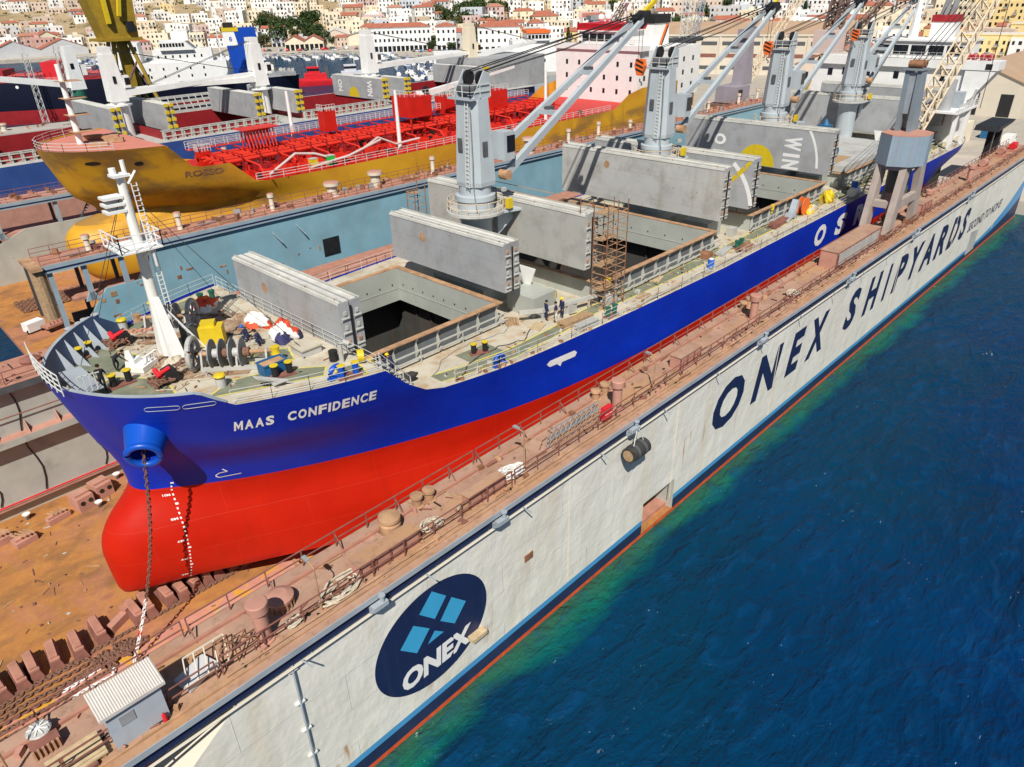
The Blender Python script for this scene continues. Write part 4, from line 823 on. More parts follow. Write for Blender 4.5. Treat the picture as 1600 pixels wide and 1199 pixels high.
for i, (x, y, sx, sy, sz, lab) in enumerate(((8.7, 35.6, 1.3, 1.5, 1.3, 'pink steel block with two round holes by the far dock wall'), (10.4, 36.3, 1.3, 1.5, 1.25, 'pink steel block with a blue-stained hole next to the far wall floodlight'), (6.7, 35.3, 1.7, .6, .5, 'low pink beam block left of the two holed blocks'), (4.0, 34.3, 1.5, 1.0, .5, 'low red slatted block at the left, by the far dock wall'), (2.7, 35.6, 1.6, 1.0, .6, 'rusty slatted block leaning at the far left of the floor'))):
    t = thing('steel_block', lab, 'block', (x, y, FL)); m = MB(); m.cbox((x, y, FL + sz / 2), (sx, sy, sz), .2, 'pink_oxide'); m.build('body', t)
    m = MB(); m.cbox((x, y, FL + sz + .1), (sx * .9, sy * .5, .2), .2, 'pink_oxide'); m.build('cap', t)
    if i < 2:
        for k in (-.3, .35): m = MB(); c = Vector((x + k * cos(.2) + .77 * sin(.2) * sy / 1.5, y + k * sin(.2) - .77 * cos(.2) * sy / 1.5, FL + sz * .62)); m.cyl(c, c + Vector((sin(.2) * .02, -cos(.2) * .02, 0)), .19, 14, 'black_steel'); m.build('hole', t)
    else:
        for k in range(4): m = MB(); m.cbox((x - .4 + k * .3, y + .1, FL + sz + .26), (.12, sy * 1.1, .1), .5, 'rust_rail'); m.build('slat', t)
for i, (x, y) in enumerate(((5.0, 37.3), (12.1, 37.6), (9.6, 34.6))):
    t = thing('floodlight', ('white floodlight above the slatted blocks', 'white floodlight nearest the bow by the far dock wall', 'white floodlight lying before the holed pink block')[i], 'floodlight', (x, y, FL)); m = MB(); m.rot((x, y, FL + .3), [(.01, 0), (.2, .05), (.3, .25), (.01, .26)], 12, 'white_paint'); m.build('lamp', t); m = MB(); m.box(x - .1, x + .1, y - .1, y + .1, FL, FL + .3, 'grey_dark'); m.build('stand', t)
# ---------------------------------------------------------------- chains
def chain(mb, pts, L=.42, mats=None, r=.055):
    pts = [Vector(p) for p in pts]; seg = [(b - a).length for a, b in zip(pts, pts[1:])]; tot = sum(seg); n = int(tot / (L * .72)); i = 0; acc = 0
    for k in range(n):
        s = (k + .5) * tot / n
        while i < len(seg) - 1 and acc + seg[i] < s: acc += seg[i]; i += 1
        p = pts[i].lerp(pts[i + 1], min(1, (s - acc) / seg[i])); d = (pts[i + 1] - pts[i]).normalized()
        u = d.cross(Vector((0, 0, 1)) if abs(d.z) < .9 else Vector((1, 0, 0))).normalized(); v = d.cross(u)
        w_ = u if k % 2 else (u * .25 + v).normalized(); ring = []
        for j in range(10):
            a = 2 * pi * j / 10; ring.append(p + d * (L * .5 * cos(a) * (1 if abs(cos(a)) > .3 else .9)) + w_ * (L * .30 * sin(a)))
        mb.tube(ring, r, 5, mats(k / n) if mats else 'chain_rust', closed=True)
ch = MB(); A = Vector((9.45, 15.95, 14.5)); B = Vector((5.2, 16.2, FL + .1))
chain(ch, [A.lerp(B, k / 14) + Vector((.75 * sin(pi * k / 14) * .9, .25 * sin(pi * k / 14), -.4 * sin(pi * k / 14))) for k in range(15)], .38, lambda f: 'chain_rust' if f < .70 else ('signal_red' if .84 < f < .87 else 'chain_white'), .042)
tag(ch.build('anchor_chain', smooth=60), 'heavy anchor chain hanging from the hawse pipe, rusty above and white below', 'chain')
cc = MB(); rn = random.Random(9); pts = []
for k in range(8):
    y = 18.9 - k * .54; xa, xb = -5.0, 4.2 - .25 * abs(k - 4)
    row = [(xa + (xb - xa) * i / 14, y + .09 * sin(i * .8 + k), FL + .12 + .03 * (k % 2)) for i in range(15)]
    pts += row if k % 2 == 0 else row[::-1]
chain(cc, pts, .36, lambda f: 'chain_white' if (.36 < f < .40 or .455 < f < .485 or .62 < f < .66) else 'chain_rust')
tag(cc.build('laid_chain', smooth=60), 'rusty anchor chain laid in long rows on the dock floor with white marks', 'chain')
cc = MB(); chain(cc, [(3.4 + 1.1 * cos(i * 1.3) * rn.random() + i * .035, 17.6 + .9 * sin(i * 1.7) * rn.random(), FL + .15 + .02 * (i % 9)) for i in range(70)], .36)
tag(cc.build('chain_heap', smooth=60), 'heaped tangle of rusty chain at the end of the laid rows', 'chain')
cc = MB(); chain(cc, [(-4 + 1.3 * k, 19.2 - .01 * k, FL + .1) for k in range(15)], .30)
tag(cc.build('thin_chain', smooth=60), 'single rusty chain stretched along the keel blocks towards the hull', 'chain')
# ---------------------------------------------------------------- big blue bulk carrier in the near dock
YC = 21.4; MZ = 13.3; FZ = 16.4; KZ = 1.42
def pchip(xk, yk):
    xk = np.array(xk, float); yk = np.array(yk, float); h = np.diff(xk); d = np.diff(yk) / h; n = len(xk); m = np.zeros(n)
    for i in range(1, n - 1):
        if d[i - 1] * d[i] > 0: w1 = 2 * h[i] + h[i - 1]; w2 = h[i] + 2 * h[i - 1]; m[i] = (w1 + w2) / (w1 / d[i - 1] + w2 / d[i])
    m[0] = d[0]; m[-1] = d[-1]
    def f(x):
        x = np.clip(np.asarray(x, float), xk[0], xk[-1]); i = np.clip(np.searchsorted(xk, x) - 1, 0, n - 2); t = (x - xk[i]) / h[i]
        return (2 * t**3 - 3 * t**2 + 1) * yk[i] + (t**3 - 2 * t**2 + t) * h[i] * m[i] + (-2 * t**3 + 3 * t**2) * yk[i + 1] + (t**3 - t**2) * h[i] * m[i + 1]
    return f
class Hull:
    def __init__(s, levels, xe):
        s.xe = xe; s.z = [l[0] for l in levels]; s.xn = [l[1][0][0] for l in levels]; s.F = np.linspace(0, 1, 46); rows = []
        for z, T in levels:
            W = sqrt(xe - T[0][0]); rows.append(pchip([sqrt(x - T[0][0]) / W for x, y in T], [y for x, y in T])(s.F))
        s.rows = np.array(rows); s.xnf = pchip(s.z, s.xn); s.rf = [pchip(s.z, s.rows[:, k]) for k in range(len(s.F))]
    def x(s, f, z): xn = float(s.xnf(z)); return xn + (s.xe - xn) * f * f
    def hb(s, x, z):
        xn = float(s.xnf(z))
        if x <= xn: return 0.0
        if x >= s.xe: return float(s.rf[-1](z))
        f = sqrt((x - xn) / (s.xe - xn)); k = f * 45; i = min(44, int(k)); return float(s.rf[i](z)) * (1 - k + i) + float(s.rf[i + 1](z)) * (k - i)
HB = 13.8
H = Hull([
 (1.42, [(7.7, 0), (8.3, .2), (9.5, .7), (11, 1.3), (14.8, 3.1), (20.3, 5.7), (28, 8.8), (40, 11.4), (60, 12.0)]),
 (1.65, [(7.05, 0), (7.5, .45), (9, 1.15), (11, 1.95), (12.4, 2.7), (14.8, 3.9), (17.2, 5.1), (20.3, 6.7), (28, 9.8), (40, 12.4), (60, 13.0)]),
 (2.3, [(6.72, 0), (7.1, .8), (8.8, 1.7), (10.7, 2.6), (12.2, 3.4), (14.4, 4.7), (16.8, 6.0), (19.9, 7.6), (28, 10.6), (36, 12.4), (48, 13.6), (60, HB)]),
 (5.2, [(6.6, 0), (7.0, 1.0), (8.0, 1.9), (9.2, 2.5), (12, 3.8), (16, 5.8), (20, 7.8), (28, 10.9), (36, 12.6), (45, 13.4), (60, HB)]),
 (6.4, [(6.9, 0), (7.3, 1.0), (8.3, 1.9), (9.5, 2.5), (12, 3.6), (16, 5.6), (20, 7.6), (28, 10.7), (36, 12.5), (45, 13.4), (60, HB)]),
 (7.4, [(7.65, 0), (8.1, 1.1), (9.2, 1.9), (10.4, 2.5), (12.4, 3.5), (16, 5.4), (20, 7.4), (28, 10.5), (36, 12.4), (45, 13.4), (60, HB)]),
 (8.3, [(8.7, 0), (9.1, 1.1), (10.3, 2.0), (12, 3.0), (15.5, 5.1), (19.5, 7.1), (28, 10.5), (35, 12.2), (45, 13.4), (60, HB)]),
 (9.3, [(9.4, 0), (9.75, 1.1), (10.8, 2.0), (12.2, 3.05), (15.5, 5.2), (19.2, 7.1), (23.4, 8.9), (28, 10.5), (33, 11.9), (39.6, 13.0), (50, 13.7), (60, HB)]),
 (11.0, [(9.25, 0), (9.75, 1.3), (10.8, 2.5), (13, 4.2), (17, 6.7), (22, 9.0), (28, 10.9), (34, 12.2), (42, 13.1), (60, HB)]),
 (13.3, [(8.4, 0), (9.0, 1.6), (9.9, 3.3), (11, 4.6), (14, 6.9), (18, 8.9), (22, 10.2), (26.5, 11.2), (32.6, 12.4), (39, 12.95), (47, 13.35), (60, HB)]),
 (15.5, [(7.7, 0), (8.1, 1.5), (9, 3.5), (10.6, 5.6), (13, 7.3), (16, 8.9), (20, 10.5), (26, 11.9), (34, 13.1), (45, 13.6), (60, HB)]),
 (18.1, [(6.95, 0), (7.25, 1.6), (8.0, 3.5), (9.2, 5.4), (12.0, 8.0), (16, 9.9), (20, 11.2), (26, 12.3), (34, 13.2), (45, 13.7), (60, HB)])], 60.0)
def sheer(x):
    if x < 12.2: return 18.0
    if x < 13.9: return 18.0 - 1.35 * (x - 12.2) / 1.7
    if x < 22.6: return 16.65 - .1 * (x - 13.9) / 8.7
    if x < 27.4: t = (x - 22.6) / 4.8; return 16.55 - (16.55 - MZ - .12) * (1 - (1 - t) ** 2.2)
    return MZ + .12
def aft(x, z):
    if x <= 112: return 1.0
    t = (x - 112) / 37.0; a = 1 - max(0.0, (t - .55) / .45) ** 2.4 * .35
    lo = 1 - min(1, t) ** 1.6 * (1 - min(1, max(0, (z - 4) / 8.5)))
    return max(.02, a * lo)
def hbs(x, z): return H.hb(x, z) * aft(x, z)
ship = thing('bulk_carrier', 'big cargo ship with blue and red hull and grey cranes inside the white dock', 'cargo ship', (78, YC, KZ))
zl = [1.42, 1.52, 1.65, 1.85, 2.3, 3.0, 4.0, 5.2, 5.8, 6.4, 6.9, 7.4, 7.85, 8.3, 8.8, 9.3, 9.8, 10.4, 11.0, 12.1, 13.3]; NF = 6
hull = MB()
for sg in (-1, 1):
    cols = []
    for k in range(46):
        f = k / 45; col = []
        for z in zl: x = H.x(f, z); col.append((x, YC + sg * H.hb(x, z), z))
        for j in range(1, NF + 1):
            zt = 18.0
            for it in range(6): zt = sheer(H.x(f, zt))
            z = MZ + (zt - MZ) * j / NF; x = H.x(f, z); col.append((x, YC + sg * H.hb(x, z), z))
        cols.append(col)
    for x in list(np.linspace(64, 112, 13)) + list(np.linspace(116, 149, 14)):
        col = [(x, YC + sg * hbs(x, z), z) for z in zl]
        for j in range(1, NF + 1): z = MZ + (sheer(x) - MZ) * j / NF; col.append((x, YC + sg * hbs(x, z), z))
        cols.append(col)
    if sg == 1: cols = cols[::-1]
    nz = zl.index(9.3); hull.grid(cols, mf=lambda i, j: 'hull_red' if j < nz else 'hull_blue')
    if sg == -1: starb = cols
    else: port = cols[::-1]
hull.poly([c[0] for c in starb] + [c[0] for c in reversed(port)], 'hull_red')
hull.poly([starb[-1][j] for j in range(len(zl) + NF)] + [port[-1][j] for j in range(len(zl) + NF - 1, -1, -1)], 'hull_blue')
hull.build('hull', ship, smooth=42)
def onhull(x, z, d=.02):
    y = YC - H.hb(x, z); dx = (H.hb(x + .05, z) - H.hb(x - .05, z)) / .1; dz = (H.hb(x, z + .05) - H.hb(x, z - .05)) / .1
    n = Vector((-dx, -1, -dz)).normalized(); return Vector((x, y, z)) + n * d
# bulwark lining and stays
def ring(z, x0, x1, n, inset): return [(x0 + (x1 - x0) * (k / n) ** 2, z, inset) for k in range(n + 1)]
m = MB()
for sg in (-1, 1):
    P = []
    for k in range(25):
        x = 7.35 + (13.6 - 7.35) * (k / 24) ** 1.6; zt = sheer(x); hi = H.hb(x, zt); lo = H.hb(x, FZ)
        x2 = x + .14; P.append([(x, YC + sg * hi, zt + .004), (x, YC + sg * hi, zt + .06), (x2, YC + sg * max(0, hi - .2), zt + .06), (x2 + .08, YC + sg * max(0, lo - .22), FZ)])
    m.grid(P if sg == 1 else P[::-1], mf=lambda i, j: ('bulwark_grey', 'bulwark_grey', 'bulwark_navy')[j])
m.build('bulwark', ship)
for sg in (-1, 1):
    for k in range(5):
        x = 8.7 + k * .84; zt = sheer(x); hi = H.hb(x, zt) - .22; lo = H.hb(x, FZ) - .25
        m = MB(); a = Vector((x + .15, YC + sg * hi, zt - .1)); b = Vector((x + .2, YC + sg * lo, FZ)); c = Vector((x + .75, YC + sg * (lo - 1.0), FZ)); m.prism([a, b, c], (.06, .03, 0), 'bulwark_grey'); m.build('bulwark_stay', ship)
# bow rail on the stem
m = MB()
for z, q in ((18.15, 1), (18.5, 1), (18.85, 1), (19.2, 1)):
    pts = [(6.95 + .28 * (y * .55) ** 2 * .28 + .1, YC + y, z) for y in np.linspace(-2.6, 3.6, 14)]; m.tube(pts, .035, 5, 'rail_white')
for y in np.linspace(-2.6, 3.6, 9): x = 6.95 + .28 * (y * .55) ** 2 * .28 + .1; m.tube([(x, YC + y, 17.9), (x, YC + y, 19.2)], .035, 5, 'rail_white')
m.build('stem_rail', ship)
m = MB(); m.box(8.2, 9.5, YC - 1.4, YC + 2.6, 17.05, 17.12, 'bulwark_grey')
for k in range(4): m.beam((8.3 + .3 * k, YC - 1.4, 17.1), (8.3 + .3 * k, YC - 1.4, 18.2), .05, None, 'rail_white')
m.beam((8.3, YC - 1.4, 18.2), (9.5, YC - 1.4, 18.1), .05, None, 'rail_white'); m.build('stem_platform', ship)
# decks
fd = MB(); xs = list(np.linspace(8.2, 13.4, 16)) + list(np.linspace(14, 22.6, 12))
fd.grid([[(x, YC - H.hb(x, FZ) + .05, FZ), (x, YC + H.hb(x, FZ) - .05, FZ)] for x in xs], 'ship_deck')
fd.poly([(22.6, YC - H.hb(22.6, MZ) + .12, MZ), (22.6, YC + H.hb(22.6, MZ) - .12, MZ), (22.6, YC + H.hb(22.6, FZ) - .1, FZ), (22.6, YC - H.hb(22.6, FZ) + .1, FZ)], 'coaming_grey')
fd.build('forecastle_deck', ship)
HOLDS = [(24.3, 36.9, 6.25), (45.9, 64.4, 9.7), (72.4, 90.8, 9.7), (97, 117.2, 9.7), (126.2, 134.2, 9.6)]
md = MB(); ex = [22.4]
for a, b, h in HOLDS: ex += [a, b]
ex += [149.0]
for i in range(len(ex) - 1):
    a, b = ex[i], ex[i + 1]; n = max(2, int((b - a) / 3)); hold = i % 2 == 1; hw = HOLDS[i // 2][2] if hold else 0
    st = [a + (b - a) * k / n for k in range(n + 1)]
    if hold:
        md.grid([[(x, YC - hbs(x, MZ) + .02, MZ), (x, YC - hw - .15, MZ)] for x in st], 'ship_deck'); md.grid([[(x, YC + hw + .15, MZ), (x, YC + hbs(x, MZ) - .02, MZ)] for x in st], 'ship_deck')
    else: md.grid([[(x, YC - hbs(x, MZ) + .02, MZ), (x, YC + hbs(x, MZ) - .02, MZ)] for x in st], 'ship_deck')
md.build('main_deck', ship)
# painted walkways (8 mm sheets)
m = MB()
def strip(pts, w_, mt, z): m.grid([[(x, y - w_ / 2, z), (x, y + w_ / 2, z)] for x, y in pts], mt)
main = [(27.5, 11.6), (30, 11.0), (34, 10.4), (39, 10.5), (44, 10.9), (50, 10.6), (57, 10.4), (80, 10.4), (110, 10.4), (135, 10.5)]
strip(main, 1.15, 'deck_green', MZ + .008)
for s in (-.64, .64): strip([(x, y + s) for x, y in main], .13, 'deck_yellow', MZ + .009)
m.grid([[(30.8, 11.5, MZ + .008), (30.8, 13.3, MZ + .008)], [(33.8, 11.1, MZ + .008), (33.8, 13.0, MZ + .008)]], 'deck_green')
def patch(pts, z=FZ + .008):
    m.poly([(x, y, z) for x, y in pts], 'deck_green'); n = len(pts)
    for i in range(n):
        a = Vector((*pts[i], z + .002)); b = Vector((*pts[(i + 1) % n], z + .002)); d = (b - a).normalized(); q = Vector((-d.y, d.x, 0)) * .055
        m.add([a - q, b - q, b + q, a + q], [(0, 1, 2, 3)], 'deck_yellow')
patch([(9.0, 23.6), (12.2, 22.6), (13.0, 24.4), (11.6, 28.4), (10.2, 27.6)]); patch([(9.5, 19.4), (12.4, 17.2), (12.8, 19.6), (10.8, 22.4), (9.3, 22.0)])
patch([(13.4, 15.4), (19.6, 12.6), (20.4, 13.6), (18, 15.6), (15.4, 16.4)]); patch([(20.0, 11.5), (21.6, 10.8), (22.0, 12.4), (20.6, 13)]); patch([(11.5, 29.5), (13, 30), (20, 31.6), (20, 29.9), (13.4, 28.2)])
patch([(17.2, 17.0), (19.6, 16.0), (20.2, 17.8), (18.4, 19)])
m.build('painted_walkway', ship)
m = MB(); m.poly([(13.6, 23.6, FZ + .005), (16.4, 20.0, FZ + .005), (17.2, 16.9, FZ + .005), (16.6, 16.4, FZ + .005), (12.8, 19.2, FZ + .005), (12.8, 22.6, FZ + .005)], 'deck_rusty'); m.poly([(14, 25.5, FZ + .006), (20.5, 21.5, FZ + .006), (21.8, 25, FZ + .006), (18, 29, FZ + .006), (13.4, 27.5, FZ + .006)], 'deck_rusty'); m.build('rust_stain', ship)
# holds, coamings
for hi, (a, b, hw) in enumerate(HOLDS):
    y0, y1 = YC - hw, YC + hw; T = 15.05; cm = MB(); tk = .12
    low = 12.0
    cm.box(a, b, y0 - tk + .02, y0, low, T, 'coaming_grey'); cm.box(a, b, y0 - tk, y0 - tk + .019, MZ, T, 'coaming_shade'); cm.box(a, b, y1, y1 + tk, low, T, 'coaming_grey'); cm.box(a - tk, a, y0 - tk, y1 + tk, low, T, 'coaming_grey'); cm.box(b, b + tk, y0 - tk, y1 + tk, low, T, 'coaming_grey')
    cm.box(a - .45, b + .45, y0 - .5, y0 - .02, T + .003, T + .09, 'rust_rail'); cm.box(a - .45, b + .45, y1 + .02, y1 + .5, T + .003, T + .09, 'rust_rail'); cm.box(a - .5, a + .02, y0 - .015, y1 + .015, T + .003, T + .08, 'rust_rail'); cm.box(b - .02, b + .5, y0 - .015, y1 + .015, T + .003, T + .08, 'rust_rail')
    for k in range(9): x = a + (b - a) * (k + .5) / 9; cm.box(x - .07, x + .07, y1 - .012, y1 - .001, 13.55, 13.7, 'black_steel')
    for k in range(9): y = y0 + (y1 - y0) * (k + .5) / 9; cm.box(b - .012, b - .001, y - .07, y + .07, 13.55, 13.7, 'black_steel')
    cm.box(a + .1, b - .1, y1 - .03, y1 - .002, 13.15, 13.22, 'coaming_grey'); cm.box(b - .03, b - .002, y0 + .1, y1 - .1, 13.15, 13.22, 'coaming_grey')
    cm.build('hatch_coaming', ship)
    n = int((b - a) / 1.9)
    for sg, yy in ((-1, y0 - tk), (1, y1 + tk)):
        cs = MB()
        for k in range(n + 1):
            x = a + .1 + (b - a - .2) * k / n
            cs.prism([(x, yy, MZ + .02), (x, yy + sg * .55, MZ + .02), (x, yy + sg * .5, MZ + .25), (x, yy + sg * .16, T - .4), (x, yy + sg * .38, T - .03), (x, yy, T - .03)], (.06, 0, 0), 'stay_white')
            cs.box(x - .05, x + .11, min(yy + sg * .5, yy + sg * .53), max(yy + sg * .5, yy + sg * .53), MZ + .02, MZ + .45, 'stay_white')
        for dy, z, w_ in ((.66, MZ + .4, .13), (.62, MZ + .95, .10)): cs.beam((a - .6, yy + sg * dy, z), (b + .6, yy + sg * dy, z), w_, None, 'stay_white')
        for k in range(0, n + 1, 2): x = a + .1 + (b - a - .2) * k / n; cs.beam((x, yy + sg * .66, MZ), (x, yy + sg * .66, MZ + .95), .07, None, 'stay_white')
        cs.build('coaming_stay', ship)
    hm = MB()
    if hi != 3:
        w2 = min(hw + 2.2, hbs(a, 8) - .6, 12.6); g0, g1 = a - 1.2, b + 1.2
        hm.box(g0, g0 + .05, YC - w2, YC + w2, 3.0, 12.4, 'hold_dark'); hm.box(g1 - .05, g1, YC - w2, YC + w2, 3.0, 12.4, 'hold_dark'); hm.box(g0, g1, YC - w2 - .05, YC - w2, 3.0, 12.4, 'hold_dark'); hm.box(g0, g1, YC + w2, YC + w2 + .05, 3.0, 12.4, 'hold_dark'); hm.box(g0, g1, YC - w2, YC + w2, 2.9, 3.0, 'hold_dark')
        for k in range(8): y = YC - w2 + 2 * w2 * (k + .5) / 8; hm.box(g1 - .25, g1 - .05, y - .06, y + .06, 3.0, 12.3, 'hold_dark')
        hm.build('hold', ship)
# hatch covers
def cover(x, z0, z1, hw, arc=None, mt='cover_grey'):
    m = MB(); y0, y1 = YC - hw, YC + hw; t1 = .78; g = .13
    for x0 in (x, x + t1 + g):
        m.box(x0, x0 + t1, y0, y1, z0, z1, mt); m.box(x0 + .03, x0 + t1 - .03, y0 + .03, y1 - .03, z1 + .003, z1 + .05, 'cover_top')
    m.box(x - .04, x - .004, y0, y1, z1 - .16, z1 - .02, 'cover_top'); s = m; rn = random.Random(int(x))
    for k in range(int(hw * 3)): y = rn.uniform(y0 + .3, y1 - .3); z = rn.uniform(z0 + .3, z1 - .3); q = rn.uniform(.03, .10); s.poly([(x - .006, y + q * cos(2 * pi * i / 7) * rn.uniform(.6, 1.2), z + q * sin(2 * pi * i / 7) * rn.uniform(.6, 1.2)) for i in range(7)], 'rust_rail')
    if arc != 'plain': s.poly([(x - .008, y1 - hw * .62 + .38 * cos(2 * pi * i / 14) * (1 + .2 * sin(i * 3)), z1 - 1.35 + .42 * sin(2 * pi * i / 14)) for i in range(14)], 'rust_rail')
    o = m.build('hatch_cover', ship)
    r = MB(); r.beam((x + .2, y0, z1 + .12), (x + .2, y1, z1 + .12), .09, None, 'stay_white'); r.beam((x + t1 + g + .5, y0, z1 + .12), (x + t1 + g + .5, y1, z1 + .12), .09, None, 'stay_white')
    for k in range(12): y = y0 + (y1 - y0) * (k + .5) / 12; r.box(x + .15, x + .3, y - .06, y + .06, z1 + .05, z1 + .16, 'rust_brown' if k % 3 == 0 else 'stay_white')
    r.build('edge_rail', o)
    e = MB()
    for x0 in (x, x + t1 + g):
        n = int((z1 - z0) / .95)
        for k in range(n):
            z = z0 + .35 + k * (z1 - z0 - .5) / n
            e.box(x0 + .1, x0 + t1 - .1, y0 - .15, y0 - .003, z, z + .07, 'stay_white'); e.prism([(x0 + .12, y0 - .003, z - .28), (x0 + .12, y0 - .13, z - .003), (x0 + .12, y0 - .003, z - .003)], (.06, 0, 0), 'stay_white'); e.box(x0 + .3, x0 + .5, y0 - .09, y0 - .003, z + .25, z + .5, 'rust_rail' if k % 3 == 0 else 'stay_white')
        e.box(x0 + .08, x0 + t1 - .08, y0 - .06, y0 - .003, z0 + .02, z0 + .2, 'stay_white')
    e.beam((x + t1 + g / 2, y0 - .1, z0), (x + t1 + g / 2, y0 - .1, z1 - .3), .09, None, 'black_steel'); e.build('end_fitting', o)
    return o
def arcband(mb, x, yc, zc, r0, r1, a0, a1, mt, lim=None, n=24):
    for k in range(n):
        t0 = radians(a0 + (a1 - a0) * k / n); t1 = radians(a0 + (a1 - a0) * (k + 1) / n)
        q = [(yc + r * cos(t), zc + r * sin(t)) for r, t in ((r0, t0), (r1, t0), (r1, t1), (r0, t1))]
        if lim and any(z < lim[0] or z > lim[1] for y, z in q): continue
        mb.add([(x, y, z) for y, z in q], [(0, 1, 2, 3)], mt)
cover(22.4, 16.25, 19.75, 6.95); cover(37.3, 15.98, 19.9, 7.05); cover(44.0, 16.6, 21.2, 9.6, 'plain', 'cover_pale'); cover(64.6, 16.15, 21.25, 10.2, None, 'cover_pale')
c5 = cover(70.6, 16.1, 21.15, 10.2, 'plain'); m = MB(); arcband(m, 70.59, YC - 3.4, 15.0, 7.0, 7.45, 120, 235, 'white_paint', (16.2, 21)); m.build('painted_arc', c5); m = MB(); ya = [(11.3, 20.95), (11.9, 20.1), (12.7, 19.2), (13.6, 18.4), (14.6, 17.7), (15.7, 17.15)]; [m.add([(70.58, a[0], a[1]), (70.58, b[0], b[1]), (70.58, b[0] + .25, b[1] + .42), (70.58, a[0] + .42, a[1] + .25 if a[1] < 20.9 else a[1])], [(0, 1, 2, 3)], 'yellow_paint') for a, b in zip(ya, ya[1:])]; m.build('painted_arc', c5)
c6 = cover(91.0, 15.95, 21.1, 10.1, 'plain'); m = MB(); X6 = 90.99
m.poly([(X6, YC - .6 + 2.5 * cos(2 * pi * k / 40), 16.0 + 2.6 * sin(2 * pi * k / 40)) for k in range(21)], 'yellow_paint')
m.build('painted_sun', c6); m = MB(); arcband(m, X6, YC - .2, 16.0, 8.3, 8.6, 8, 40, 'white_paint', (16, 21)); m.build('painted_arc', c6); m = MB(); arcband(m, X6, YC - .2, 16.0, 8.3, 8.6, 140, 176, 'white_paint', (16, 21))
def sidetext(mb, body, y0, y1, z0, z1, mt, x, off=.03):      # letters turned a quarter on the cover face
    text_fit(mb, body, lambda u, v: (x, y1 + (y0 - y1) * v, z1 - (z1 - z0) * u), mt, off)
m.build('painted_arc', c6)
for ch, za, zb, ya, yb in (('W', 18.35, 20.0, -6.3, -4.1), ('I', 17.55, 17.95, -6.3, -4.1), ('N', 16.05, 17.2, -6.3, -4.1), ('O', 18.0, 19.4, 4.0, 5.8), ('I', 17.0, 17.3, 4.0, 5.8)): m = MB(); sidetext(m, ch, YC + ya, YC + yb, za, zb, 'white_paint', X6 - .003, .05); m.build('painted_letter', c6)
cover(123.4, 16.0, 21.0, 10.1, 'plain'); cover(134.4, 16.0, 21.4, 10.1, 'plain')
m = MB()
for k in range(4): m.box(97 + k * 5.05, 101.95 + k * 5.05, YC - 9.9, YC + 9.9, 15.2, 15.95, 'cover_pale')
m.build('hatch_cover', ship)
